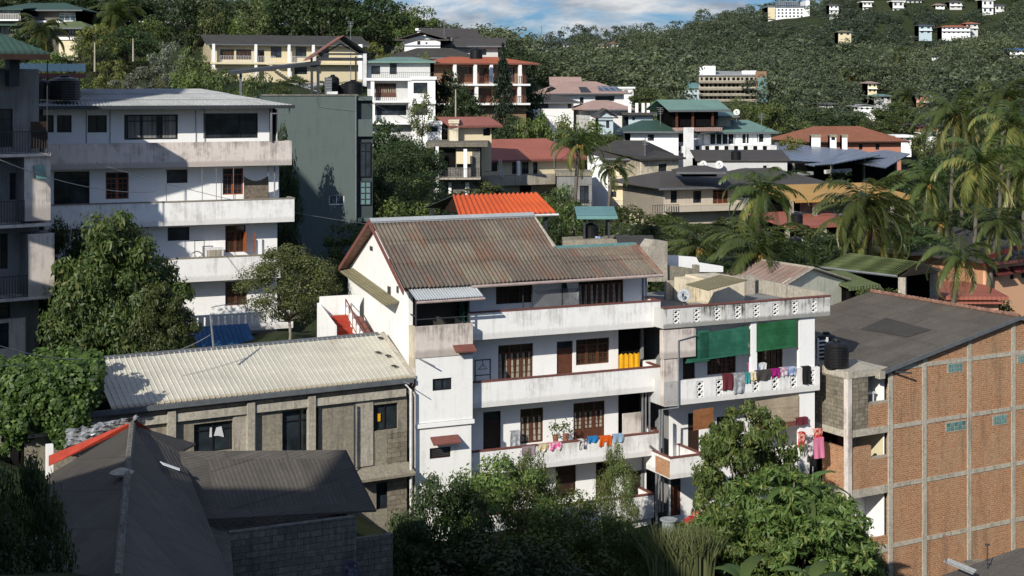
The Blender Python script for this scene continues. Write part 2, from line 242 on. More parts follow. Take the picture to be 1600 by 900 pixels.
# ---------------------------------------------------------------- mesh building
def boxuv(V,Fs):
    uv=[]
    for f in Fs:
        p=[V[i] for i in f]
        nx=ny=nz=0.0
        for i in range(len(p)):
            a=p[i]; b=p[(i+1)%len(p)]
            nx+=(a[1]-b[1])*(a[2]+b[2]); ny+=(a[2]-b[2])*(a[0]+b[0]); nz+=(a[0]-b[0])*(a[1]+b[1])
        ax,ay,az=abs(nx),abs(ny),abs(nz)
        if ay>=ax and ay>=az: uv+=[(q[0],q[2]) for q in p]
        elif ax>=az: uv+=[(q[1],q[2]) for q in p]
        else: uv+=[(q[0],q[1]) for q in p]
    return uv
class MB:
    def __init__(s): s.v=[]; s.f=[]; s.uv={}; s.smooth=False
    def box(s,x0,x1,y0,y1,z0,z1):
        if x0>x1:x0,x1=x1,x0
        if y0>y1:y0,y1=y1,y0
        if z0>z1:z0,z1=z1,z0
        i=len(s.v); s.v+=[(x0,y0,z0),(x1,y0,z0),(x1,y1,z0),(x0,y1,z0),(x0,y0,z1),(x1,y0,z1),(x1,y1,z1),(x0,y1,z1)]
        s.f+=[(i,i+3,i+2,i+1),(i+4,i+5,i+6,i+7),(i,i+1,i+5,i+4),(i+1,i+2,i+6,i+5),(i+2,i+3,i+7,i+6),(i+3,i,i+4,i+7)]; return s
    def poly(s,pts,uv=None):
        i=len(s.v); s.v+=[tuple(p) for p in pts]; s.f.append(tuple(range(i,i+len(pts))))
        if uv: s.uv[len(s.f)-1]=uv
        return s
    def prism(s,pts,d):
        """polygon pts extruded by vector d (closed)"""
        n=len(pts); i=len(s.v); q=[tuple(a+b for a,b in zip(p,d)) for p in pts]
        s.v+=[tuple(p) for p in pts]+q
        s.f.append(tuple(range(i,i+n))); s.f.append(tuple(range(i+2*n-1,i+n-1,-1)))
        for k in range(n): s.f.append((i+k,i+n+k,i+n+(k+1)%n,i+(k+1)%n))
        return s
    def slab(s,pts,t):
        """sloped slab: pts top face, thickness t downwards; uv along slope"""
        p=[Vector(a) for a in pts]; e=(p[1]-p[0]); e.normalize(); nn=Vector((0,0,0))
        for k in range(1,len(p)-1): nn+=(p[k]-p[0]).cross(p[k+1]-p[0])
        nn.normalize(); g=nn.cross(e)
        uv=[((q-p[0]).dot(e),(q-p[0]).dot(g)) for q in p]
        n=len(p); i=len(s.v); s.v+=[tuple(q) for q in p]+[(q.x,q.y,q.z-t) for q in p]
        s.f.append(tuple(range(i,i+n))); s.uv[len(s.f)-1]=uv
        s.f.append(tuple(range(i+2*n-1,i+n-1,-1)))
        for k in range(n): s.f.append((i+k,i+n+k,i+n+(k+1)%n,i+(k+1)%n))
        return s
    def tube(s,pts,r,n=6,cap=True):
        pts=[Vector(p) for p in pts]; rs=r if isinstance(r,(list,tuple)) else [r]*len(pts)
        i0=len(s.v)
        for k,p in enumerate(pts):
            d=(pts[min(k+1,len(pts)-1)]-pts[max(k-1,0)]); d.normalize() if d.length>1e-9 else None
            a=d.cross(Vector((0,0,1))) if abs(d.z)<.95 else d.cross(Vector((0,1,0))); a.normalize(); b=d.cross(a)
            for j in range(n):
                t=j*2*math.pi/n; q=p+a*(math.cos(t)*rs[k])+b*(math.sin(t)*rs[k]); s.v.append(tuple(q))
        for k in range(len(pts)-1):
            for j in range(n):
                a=i0+k*n+j; b=i0+k*n+(j+1)%n; s.f.append((a,b,b+n,a+n))
        if cap:
            s.f.append(tuple(i0+j for j in range(n))[::-1]); s.f.append(tuple(i0+(len(pts)-1)*n+j for j in range(n)))
        return s
    def lathe(s,c,prof,n=20):
        i0=len(s.v); cx,cy,cz=c
        for r,z in prof:
            for j in range(n):
                t=j*2*math.pi/n; s.v.append((cx+r*math.cos(t),cy+r*math.sin(t),cz+z))
        for k in range(len(prof)-1):
            for j in range(n):
                a=i0+k*n+j; b=i0+k*n+(j+1)%n; s.f.append((a,b,b+n,a+n))
        s.f.append(tuple(i0+j for j in range(n))[::-1]); s.f.append(tuple(i0+(len(prof)-1)*n+j for j in range(n)))
        return s
    def corr(s,P00,P10,P11,P01,pitch=.17,amp=.028,rows=3,seg=6,prof='sin',lift=.03,jit=0.0):
        """corrugated sheet: P00-P10 eave edge, P01-P11 ridge edge"""
        P=[Vector(p) for p in (P00,P10,P11,P01)]
        Wd=max((P[1]-P[0]).length,(P[2]-P[3]).length); Ln=(P[3]-P[0]).length
        nn=(P[1]-P[0]).cross(P[3]-P[0]); nn.normalize()
        if nn.z<0: nn=-nn
        nc=max(6,int(Wd/pitch*seg)); rnd=random.Random(3)
        for r in range(rows):
            t0=r/rows; t1=(r+1)/rows+ (0.012 if r<rows-1 else 0)
            i0=len(s.v)
            for t,lf in ((t0,lift),(t1,0.0)):
                for c in range(nc+1):
                    a=c/nc; x=a*Wd
                    lo=P[0].lerp(P[1],a); hi=P[3].lerp(P[2],a); q=lo.lerp(hi,t)
                    ph=x/pitch
                    if prof=='sin': h=amp*math.sin(ph*2*math.pi)
                    else:
                        fr=ph-math.floor(ph); h=amp if fr<.14 else (0 if fr>.2 else amp*.5)
                    jj=jit*math.sin(math.floor(x/1.05)*7.13+r*3.7) if jit else 0
                    if t==t0 and r==0: q=q+(lo-hi).normalized()*jj
                    q=q+nn*(h+lf+.0); s.v.append(tuple(q))
            for c in range(nc):
                a=i0+c; b=i0+nc+1+c; s.f.append((a,a+1,b+1,b))
                x0=c/nc*Wd; x1=(c+1)/nc*Wd; s.uv[len(s.f)-1]=[(x0,t0*Ln),(x1,t0*Ln),(x1,t1*Ln),(x0,t1*Ln)]
        return s
    def mesh(s,name,mat,org=(0,0,0)):
        m=bpy.data.meshes.new(name)
        V=[(a-org[0],b-org[1],c-org[2]) for a,b,c in s.v] if any(org) else s.v
        m.from_pydata(V,[],s.f); uvl=m.uv_layers.new(name='UVMap')
        uv=[]
        fl=boxuv(s.v,s.f); k=0
        for i,f in enumerate(s.f):
            if i in s.uv: uv+=list(s.uv[i])
            else: uv+=fl[k:k+len(f)]
            k+=len(f)
        uvl.data.foreach_set('uv',np.array(uv,float).ravel())
        if s.smooth: m.polygons.foreach_set('use_smooth',[True]*len(s.f))
        m.materials.append(M[mat] if isinstance(mat,str) else mat); m.update(); return m
def tag(o,label=None,cat=None,group=None,kind=None):
    if label:o['label']=label
    if cat:o['category']=cat
    if group:o['group']=group
    if kind:o['kind']=kind
    return o
def link(o,parent=None):
    COL.objects.link(o)
    if parent: o.parent=parent
    return o
SPLIT={'slab_band','post','column','concrete_column','corner_column','drain_pipe','downpipe','balcony_post','vent','brick_parapet','ledge','plaster_panel','concrete_beam','block_infill','inner_wall','inner_partition','window_mullion','roof_patch','terrace_shed','terrace_wall','block_wall','tower_parapet','alcove_wall','lit_cloth','pipe','tower_side_wall','curtain_strip'}
class Fr:
    """a vertical reference plane through two pixel columns at given distances; local u along it, v behind it, z absolute"""
    def __init__(s,p0,d0,p1,d1,zb=None,name=None,label=None,cat=None,group=None):
        s.A=Vector((wx(p0,d0),d0)); B=Vector((wx(p1,d1),d1)); s.L=(B-s.A).length; s.d=(B-s.A)/s.L; s.n=Vector((-s.d.y,s.d.x)); s.ang=math.atan2(s.d.y,s.d.x)
        if zb is None: zb=0
        s.zb=zb; s.Mx=Matrix.Translation((s.A.x,s.A.y,zb))@Matrix.Rotation(s.ang,4,'Z')
        if name:
            s.root=bpy.data.objects.new(name,None); s.root.empty_display_size=.5; link(s.root); s.root.location=(s.A.x,s.A.y,zb); s.root.rotation_euler=(0,0,s.ang); tag(s.root,label,cat,group)
    def u(s,px,v=0):
        k=(px-HX)/F0; O=s.A+s.n*v
        return (k*O.y-O.x)/(s.d.x-k*s.d.y)
    def D(s,px,v=0): return s.A.y+s.n.y*v+s.d.y*s.u(px,v)
    def z(s,px,py,v=0): return wz(py,s.D(px,v))
    def P(s,px,py,v=0): return (s.u(px,v),v,s.z(px,py,v))
    def Pz(s,px,v,z): return (s.u(px,v),v,z)
    def pv(s,px,py,z):
        """point on the ray of the pixel at absolute height z"""
        D=-z/(py-HY)*F0; X=wx(px,D); r=Vector((X,D))-s.A; return (r.dot(s.d),r.dot(s.n),z)
    def W(s,p): return s.Mx@Vector((p[0],p[1],p[2]-s.zb))
    def onslope(s,px,py,z0,v0,sl,lift=.1):
        for k in range(1500):
            v=v0+.01*k; z=z0+sl*(v-v0)
            if s.z(px,py,v)<=z: return (s.u(px,v),v,z+lift)
        return s.P(px,py,v0)
    def part(s,name,mb,mat,parent=None):
        if name in SPLIT:
            par=list(range(len(mb.v)))
            def fd(a):
                while par[a]!=a: par[a]=par[par[a]]; a=par[a]
                return a
            for f in mb.f:
                r=fd(f[0])
                for q in f[1:]: par[fd(q)]=r
            g={}
            for i,f in enumerate(mb.f): g.setdefault(fd(f[0]),[]).append(i)
            if len(g)>1:
                o=None
                for fs in g.values():
                    m2=MB(); mp={}
                    for i in fs:
                        ff=[]
                        for q in mb.f[i]:
                            if q not in mp: mp[q]=len(m2.v); m2.v.append(mb.v[q])
                            ff.append(mp[q])
                        m2.f.append(tuple(ff))
                        if i in mb.uv: m2.uv[len(m2.f)-1]=mb.uv[i]
                    o2=link(bpy.data.objects.new(name,m2.mesh(name,mat,(0,0,s.zb))),parent or s.root); o=o or o2
                return o
        me=mb.mesh(name,mat,(0,0,s.zb)); o=bpy.data.objects.new(name,me); return link(o,parent or s.root)
    def thing(s,name,mb,mat,label,cat,group=None,kind=None):
        """a thing of one mesh, given in this frame's local coordinates"""
        V=np.array(mb.v); c=((V[:,0].min()+V[:,0].max())/2,(V[:,1].min()+V[:,1].max())/2,V[:,2].min())
        me=mb.mesh(name,mat,c); o=bpy.data.objects.new(name,me); link(o); w=s.W(c); o.location=w; o.rotation_euler=(0,0,s.ang)
        return tag(o,label,cat,group,kind)
    def sub(s,name,label,cat,p,group=None):
        """new frame (thing) with its own root at local point p but same axes"""
        q=Fr.__new__(Fr); w=s.W(p); q.A=Vector((w.x,w.y)); q.d=s.d; q.n=s.n; q.ang=s.ang; q.L=s.L; q.zb=w.z; q.Mx=Matrix.Translation(w)@Matrix.Rotation(s.ang,4,'Z')
        q.root=bpy.data.objects.new(name,None); link(q.root); q.root.location=w; q.root.rotation_euler=(0,0,s.ang); tag(q.root,label,cat,group); return q
    # ---- wall with openings
    def wall(s,u0,u1,z0,z1,v,mat,holes=(),reveal=.16,name='wall'):
        us=sorted({u0,u1,*[min(max(h[0],u0),u1) for h in holes],*[min(max(h[1],u0),u1) for h in holes]})
        zs=sorted({z0,z1,*[min(max(h[2],z0),z1) for h in holes],*[min(max(h[3],z0),z1) for h in holes]})
        mb=MB()
        for i in range(len(us)-1):
            for j in range(len(zs)-1):
                cu=(us[i]+us[i+1])/2; cz=(zs[j]+zs[j+1])/2
                if any(h[0]<cu<h[1] and h[2]<cz<h[3] for h in holes): continue
                mb.poly([(us[i],v,zs[j]),(us[i+1],v,zs[j]),(us[i+1],v,zs[j+1]),(us[i],v,zs[j+1])])
        for h in holes:
            a,b,c,d=h[:4]; r=v+reveal
            mb.poly([(a,v,c),(a,r,c),(b,r,c),(b,v,c)]); mb.poly([(a,v,d),(b,v,d),(b,r,d),(a,r,d)])
            mb.poly([(a,v,c),(a,v,d),(a,r,d),(a,r,c)]); mb.poly([(b,v,c),(b,r,c),(b,r,d),(b,v,d)])
        return s.part(name,mb,mat)
    def rect(s,x0,y0,x1,y1,v=0):
        xm=(x0+x1)/2; return (s.u(x0,v),s.u(x1,v),s.z(xm,y1,v),s.z(xm,y0,v))
    def facade(s,px0,px1,z0,z1,v,mat,wins=(),name='wall',reveal=.16,u0=None,u1=None):
        u0=s.u(px0,v) if u0 is None else u0; u1=s.u(px1,v) if u1 is None else u1
        holes=[]
        for w in wins:
            h=s.rect(*w[1:5],v); holes.append(h)
        o=s.wall(u0,u1,z0,z1,v,mat,holes,reveal,name)
        for w,h in zip(wins,holes): s.window(w[0],*h,v,reveal,*(w[5:6]))
        return o
    def window(s,st,a,b,c,d,v,rv=.16,lab=None):
        """st: style; a,b,c,d = u0,u1,z0,z1"""
        fm={'wood':'wood_brown','woodc':'wood_brown','dark':'black_metal','curt':'black_metal','door':'wood_brown','louv':'wood_dark','white':'white_metal','hole':None,'doord':'wood_dark','wooddk':'wood_dark','rail':None,'teal':'steel_dark','red':'red_trim','woodor':'wood_orange'}[st]
        w=b-a; h=d-c; t=.05
        if st in('hole','rail'):
            mb=MB(); mb.poly([(a,v+rv-.004,c),(b,v+rv-.004,c),(b,v+rv-.004,d),(a,v+rv-.004,d)]); o=s.part('opening',mb,'dark_inside')
            if st=='rail': s.railing(a,b,v-.03,c,c+.9)
            return o
        y0=v+rv-.10; y1=v+rv-.03; m=MB()
        m.box(a,b,y0,y1,c,c+t); m.box(a,b,y0,y1,d-t,d); m.box(a,a+t,y0,y1,c,d); m.box(b-t,b,y0,y1,c,d)
        nl=max(1,round(w/(.55 if st[:4]=='wood' or st=='red' else .95)))
        if st in('dark','curt','white','teal'): nl=max(2,nl) if w>.7 else 1
        if st in('door','doord'):
            m.box(a+t,b-t,y0+.03,y1,c+t,c+(h*.80 if h>1.7 else h)-t); nl=1
            if h>1.7: m.box(a+t,b-t,y0+.01,y1,c+h*.80-t,c+h*.80)
            m.box(a+t*2.5,b-t*2.5,y0+.015,y0+.03,c+.15,c+h*.36); m.box(a+t*2.5,b-t*2.5,y0+.015,y0+.03,c+h*.42,c+h*.74)
        elif st=='louv':
            k=int(h/.09)+2
            for i in range(1,k): m.box(a+t,b-t,y0+.02,y0+.05,c+h*i/k,c+h*i/k+.02)
        else:
            for i in range(1,nl): x=a+w*i/nl; m.box(x-t*.5,x+t*.5,y0+.004,y1,c+t,d-t)
            if st[:4]=='wood' or st=='red':
                if h>1.1:
                    zt=c+h*.76; m.box(a+t,b-t,y0+.002,y1,zt-t*.5,zt+t*.5)
                else: zt=d
                g=.018
                for i in range(nl):
                    xa=a+w*i/nl+t*.5; xb=a+w*(i+1)/nl-t*.5; zb=c+ (h*.32 if h>1.75 else t)
                    if h>1.75: m.box(xa+.02,xb-.02,y0+.015,y1,c+t,zb)
                    m.box(xa,xa+.05,y0+.012,y1,c+t,zt); m.box(xb-.05,xb,y0+.012,y1,c+t,zt)
                    m.box((xa+xb)/2-g/2,(xa+xb)/2+g/2,y0+.02,y1,zb,zt)
                    for j in range(1,4): zz=zb+(zt-zb)*j/4; m.box(xa+.05,xb-.05,y0+.02,y1,zz-g/2,zz+g/2)
            elif h>1.2 and st!='teal': zt=c+h*.74; m.box(a+t,b-t,y0+.003,y1,zt-.02,zt+.02)
            elif st=='teal':
                for j in range(1,4): zz=c+h*j/4; m.box(a+t,b-t,y0+.003,y1,zz-.02,zz+.02)
        nm='door' if st in('door','doord') else 'window'
        o=s.part(nm,m,fm)
        if lab: o['label']=lab
        g={'teal':'teal_glass','woodc':'glass_brown','wood':'glass_brown','wooddk':'glass_brown','louv':'glass_grey','white':'glass_grey'}.get(st,'glass_dark')
        yy=y1-.012; p=MB(); p.poly([(a+.01,yy,c+.01),(b-.01,yy,c+.01),(b-.01,yy,d-.01),(a+.01,yy,d-.01)]); s.part('pane',p,g,o)
        if st in('curt','woodc'):
            p=MB(); yy2=yy-.006
            if st=='curt':
                for q0,q1 in ((.08,.3),(.33,.6),(.72,.96)): p.poly([(a+w*q0,yy2,c+.08),(a+w*q1,yy2,c+.08),(a+w*q1,yy2,d-.08),(a+w*q0,yy2,d-.08)])
            else:
                zt=c+h*.74; zb=c+(h*.34 if h>1.75 else .08)
                for i in range(nl):
                    xa=a+w*i/nl+.1; xb=a+w*(i+1)/nl-.1
                    p.poly([(xa,yy2,zb),(xa+(xb-xa)*.38,yy2,zb),(xa+(xb-xa)*.25,yy2,zt),(xa,yy2,zt)]); p.poly([(xb-(xb-xa)*.38,yy2,zb),(xb,yy2,zb),(xb,yy2,zt),(xb-(xb-xa)*.25,yy2,zt)])
            s.part('curtain',p,'curtain_grey' if st=='curt' else 'curtain_cream',o)
        return o
    def railing(s,a,b,v,c,d,mat='black_metal',step=.13,r=.012,name='railing'):
        m=MB(); m.box(a,b,v-.02,v+.02,d-.04,d); m.box(a,b,v-.015,v+.015,c,c+.03); n=max(2,int((b-a)/step))
        for i in range(n+1): x=a+(b-a)*i/n; m.box(x-r,x+r,v-r,v+r,c,d)
        return s.part(name,m,mat)
    def parapet(s,u0,u1,ztop,zbot,v0,vw,mat,th=.13,cap=None,ret=True,name='balcony'):
        """solid balcony: parapet, floor slab, returns; v0 front face, vw wall behind"""
        m=MB(); m.box(u0,u1,v0,v0+th,zbot,ztop)
        if ret: m.box(u0,u0+th,v0+th+.001,vw,zbot,ztop); m.box(u1-th,u1,v0+th+.001,vw,zbot,ztop)
        o=s.part(name,m,mat); f=MB(); f.box(u0+.14,u1-.14,v0+th+.002,vw,zbot+.004,zbot+.18); s.part('floor_slab',f,'grey_white',o)
        if cap:
            c=MB(); c.box(u0-.03,u1+.03,v0-.03,v0+th+.03,ztop+.002,ztop+.06)
            if ret: c.box(u0-.03,u0+th+.02,v0+th+.032,vw,ztop+.002,ztop+.06); c.box(u1-th-.02,u1+.03,v0+th+.032,vw,ztop+.002,ztop+.06)
            s.part('coping',c,cap,o)
        return o
    def gutter(s,a,b,r=.07,mat='gutter_grey',parent=None):
        return s.part('gutter',MB().tube([a,b],r,6),mat,parent)
def world_thing(name,mb,mat,label,cat,group=None,kind=None,smooth=False):
    mb.smooth=smooth
    V=np.array(mb.v); c=(float((V[:,0].min()+V[:,0].max())/2),float((V[:,1].min()+V[:,1].max())/2),float(V[:,2].min()))
    o=bpy.data.objects.new(name,mb.mesh(name,mat,c)); link(o); o.location=c; return tag(o,label,cat,group,kind)
def text_part(fr,txt,p,size,mat,parent,rotx=90,rotz=0,ext=.004,extra=0):
    cu=bpy.data.curves.new('lettering','FONT'); cu.body=txt; cu.size=size; cu.extrude=ext; cu.align_x='CENTER'; cu.align_y='CENTER'
    o=bpy.data.objects.new('lettering',cu); link(o); dg=bpy.context.evaluated_depsgraph_get(); me=bpy.data.meshes.new_from_object(o.evaluated_get(dg)); bpy.data.objects.remove(o)
    q=bpy.data.objects.new('lettering',me); me.materials.append(M[mat]); link(q,parent); q.location=p; q.rotation_euler=(math.radians(rotx),math.radians(extra),math.radians(rotz)); return q
# ---------------------------------------------------------------- vegetation
def npmesh(name,V,Fc,mats,matidx=None,attr=None,nper=4):
    me=bpy.data.meshes.new(name); nv=len(V); nf=len(Fc)
    me.vertices.add(nv); me.vertices.foreach_set('co',np.asarray(V,np.float32).ravel())
    me.loops.add(nf*nper); me.loops.foreach_set('vertex_index',np.asarray(Fc,np.int32).ravel())
    me.polygons.add(nf); me.polygons.foreach_set('loop_start',np.arange(0,nf*nper,nper,dtype=np.int32)); me.polygons.foreach_set('loop_total',np.full(nf,nper,np.int32))
    for m in mats: me.materials.append(M[m])
    if matidx is not None: me.polygons.foreach_set('material_index',np.asarray(matidx,np.int32))
    me.update(calc_edges=True)
    if attr is not None:
        a=me.color_attributes.new('leafc','FLOAT_COLOR','POINT'); c=np.ones((nv,4),np.float32); c[:,:attr.shape[1]]=attr; a.data.foreach_set('color',c.ravel())
    return me
def leaves(P,N,size,rng,aspect=2.0,up=.0):
    """rhombic leaf quads at P with normals about N"""
    n=len(P); T=rng.normal(size=(n,3)); T[:,2]-=up; T-=N*(T*N).sum(1,keepdims=True); T/=np.linalg.norm(T,axis=1,keepdims=True)+1e-9
    B=np.cross(N,T); sz=(size*(.6+.8*rng.random(n)))[:,None]
    a=P-T*sz*.5; b=P+B*sz*.5/aspect; c=P+T*sz*.5; d=P-B*sz*.5/aspect
    return np.stack([a,b,c,d],1).reshape(-1,3)
def crown_arr(rng,nclump=40,per=220,leaf=.035,rc=.16,aspect=2.0,shape=None,droop=.0,zr=(.28,1.0),gap=0.0,flat=.7):
    """crown in a unit box: z 0..1 tree height, radius .5; returns V, F, attr"""
    C=[];R=[]
    zm=(zr[0]+zr[1])/2; zh=(zr[1]-zr[0])/2
    tries=0
    while len(C)<nclump and tries<9000:
        tries+=1
        d=rng.normal(size=3); d/=np.linalg.norm(d); r=(.45+.55*rng.random()**.6)
        p=np.array([d[0]*r*(.5-rc*.6),d[1]*r*(.5-rc*.6),zm+d[2]*r*(zh-rc*.5*zh/.5)])
        if shape is not None:
            k=shape((p[2]-zr[0])/(zr[1]-zr[0])); p[0]*=k; p[1]*=k
        if C and min(np.linalg.norm((p-q)*[1,1,1]) for q in C)<rc*.55: continue
        C.append(p); R.append(rc*(.6+.7*rng.random()))
    C=np.array(C); R=np.array(R); n=len(C)
    idx=np.repeat(np.arange(n),per); m=len(idx)
    d=rng.normal(size=(m,3)); d/=np.linalg.norm(d,axis=1,keepdims=True); rr=(.55+.45*rng.random(m)**.5)
    d2=d.copy(); d2[:,2]*=flat
    rag=1+.35*rng.normal(size=m)*.5
    P=C[idx]+d2*(R[idx]*rr*rag)[:,None]
    keep=(d[:,2]>-.55)|(rng.random(m)<.3); P=P[keep]; d=d[keep]; idx=idx[keep]; m=len(P)
    N=d+rng.normal(size=(m,3))*.55; N[:,2]+=.35; N/=np.linalg.norm(N,axis=1,keepdims=True)
    V=leaves(P,N,leaf,rng,aspect,droop)
    bright=np.clip(.35+.35*rng.random(n)[idx]+.3*d[:,2]+.25*(rng.random(m)-.5),0,1)  # lighter clump tops and darker undersides are tinted in, as light falls
    at=np.stack([bright,rng.random(m),rng.random(m)],1); at=np.repeat(at,4,0)
    Fc=np.arange(len(V)).reshape(-1,4)
    return V,Fc,at,C,R
def trunk_mb(C,rng,r0=.022,zr0=.25,limbs=9,base=(0,0)):
    m=MB(); top=(C[:,0].mean()*.3,C[:,1].mean()*.3,max(zr0*1.15,.12)); bx,by=base
    mid=(bx*.5+.02*rng.normal(),by*.5+.02*rng.normal(),top[2]*.5)
    m.tube([(bx,by,-.06),(bx,by,0),mid,top],[r0*1.35,r0*1.15,r0*.95,r0*.8],8)
    order=rng.permutation(len(C))[:limbs]
    for i in order:
        c=C[i]; a=Vector(top); b=Vector(c); k=a.lerp(b,.5); k.z-=.03; k.x*=.8
        m.tube([a,k,b],[r0*.6,r0*.38,r0*.12],5)
    return m
TREES={}
def tree_proto(key,leafmat,barkmat='bark',seed=1,r0=.022,limbs=9,**k):
    rng=np.random.default_rng(seed); V,Fc,at,C,R=crown_arr(rng,**k)
    me=npmesh('crown',V,Fc,[leafmat],attr=at); tb=trunk_mb(C,rng,r0,k.get('zr',(.28,1))[0],limbs); tb.smooth=True
    tm=tb.mesh('trunk',barkmat); TREES[key]=(me,tm,(V,Fc,at))
def tree(key,px,ytop,D,wpx,label,name='broadleaf_tree',cat='tree',group=None,H=None,zb=None,rot=None,lean=0):
    X=wx(px,D); g=ground(X,D) if zb is None else zb; zt=wz(ytop,D)
    if H: g=zt-H
    h=max(zt-g,1.0); w=wpx/F0*D
    r=bpy.data.objects.new(name,None); link(r); r.location=(X,D,g); r.rotation_euler=(0,math.radians(lean),rot if rot is not None else random.uniform(0,6.28)); r.scale=(w,w,h); tag(r,label,cat,group)
    for nm,me in (('crown',TREES[key][0]),('trunk',TREES[key][1])):
        o=bpy.data.objects.new(nm,me); link(o,r)
    return r
def frond(rng,L,elev,az,droop,wind,nl=34,lw=.075,ll=.95,cls=0.5):
    """one coconut frond: returns verts(quads) and attr; rachis + leaflets"""
    n=14; pts=[]; p=np.zeros(3); e=elev; 
    d0=np.array([math.cos(az),math.sin(az)])
    for i in range(n+1):
        pts.append(p.copy()); st=L/n; dr=np.array([d0[0]*math.cos(e),d0[1]*math.cos(e),math.sin(e)])+np.array([wind[0],wind[1],0])*(i/n)*.5
        dr/=np.linalg.norm(dr); p=p+dr*st; e-=droop/n*(1+1.2*i/n)
    pts=np.array(pts); V=[];A=[]
    c=rng.random()*.25+cls
    for i in range(n):
        a,b=pts[i],pts[i+1]; w=.035*(1-i/n)+.008; s=np.array([-d0[1],d0[0],0])*w; V+=[a-s,a+s,b+s,b-s]; A+=[(c*.9,.5,0)]*4
    for k in range(nl):
        t=.08+.92*k/nl; f=t*n; i=min(int(f),n-1); q=pts[i]*(1-(f-i))+pts[i+1]*(f-i); ax=pts[i+1]-pts[i]; ax/=np.linalg.norm(ax)
        sd=np.array([-d0[1],d0[0],0.0]); l=ll*(math.sin(math.pi*min(1,t*.85+.15))*.75+.25)*(.85+.3*rng.random())
        for sg in(-1,1):
            dn=np.array([0,0,-1.0]); dirn=sd*sg*.75+ax*.65+dn*(.15+.45*rng.random())+np.array([wind[0],wind[1],0])*.35; dirn/=np.linalg.norm(dirn)
            m1=q+dirn*l*.5; dirn2=dirn+dn*.45; dirn2/=np.linalg.norm(dirn2); e2=m1+dirn2*l*.5
            wv=np.cross(dirn,np.array([0,0,1.0])); wv/=np.linalg.norm(wv)+1e-9; wv=(wv*.6+ax*.8)*lw*.5
            cc=min(1,max(0,c+.25*(rng.random()-.5))); g=rng.random()*.3+(.72 if cls>.75 else 0)
            V+=[q-wv*.5,q+wv*.5,m1+wv,m1-wv]; A+=[(cc,g,0)]*4
            V+=[m1-wv,m1+wv,e2+wv*.1,e2-wv*.1]; A+=[(cc,g,0)]*4
    return V,A
def palm_proto(key,seed,nf=24,L=4.6,wind=(.5,0),yellow=.12,lw=.12,ll=1.05,elmax=1.35,elmin=-.75):
    rng=np.random.default_rng(seed); V=[];A=[]
    for i in range(nf):
        t=(i+.5)/nf; el=elmax-(elmax-elmin)*t+rng.normal()*.1; az=i*2.399+rng.normal()*.2
        cls=.25+.3*rng.random(); 
        if t>1-yellow*1.6 or rng.random()<yellow*.5: cls=.8
        v,a=frond(rng,L*(.85+.25*rng.random()),el,az,1.05+.5*rng.random(),wind,nl=28,lw=lw,ll=ll,cls=cls); V+=v;A+=a
    V=np.array(V);A=np.array(A); me=npmesh('crown',V,np.arange(len(V)).reshape(-1,4),['leaf_palm'],attr=A)
    TREES[key]=me
def palm(key,px,py,D,scale,label,trunk_to=None,bend=0.6,H=None,rot=0.0,group='coconut palms',nuts=True,r=.17):
    """px,py: crown centre"""
    X=wx(px,D); z=wz(py,D); g=ground(X,D); h=H or max(z-g,2)
    rt=bpy.data.objects.new('coconut_palm',None); link(rt); rt.location=(X-bend,D,z-h); tag(rt,label,'palm tree',group)
    m=MB(); m.tube([(0,0,-.5),(0,0,0),(bend*.25,0,h*.3),(bend*.6,0,h*.65),(bend,0,h)],[r*1.5,r*1.3,r,r*.85,r*.75],8); m.smooth=True
    o=bpy.data.objects.new('trunk',m.mesh('trunk','palm_bark')); link(o,rt)
    c=bpy.data.objects.new('crown',TREES[key]); link(c,rt); c.location=(bend,0,h); c.scale=(scale,)*3; c.rotation_euler=(0,0,rot)
    if nuts:
        k=MB()
        for i in range(9):
            a=i*.7; k.lathe((bend+.28*math.cos(a),.28*math.sin(a),h-.25-.1*(i%3)),[(.02,-.13),(.11,-.06),(.12,.03),(.03,.13)],7)
        k.smooth=True; o=bpy.data.objects.new('coconuts',k.mesh('coconuts','coconut')); link(o,rt)
    return rt
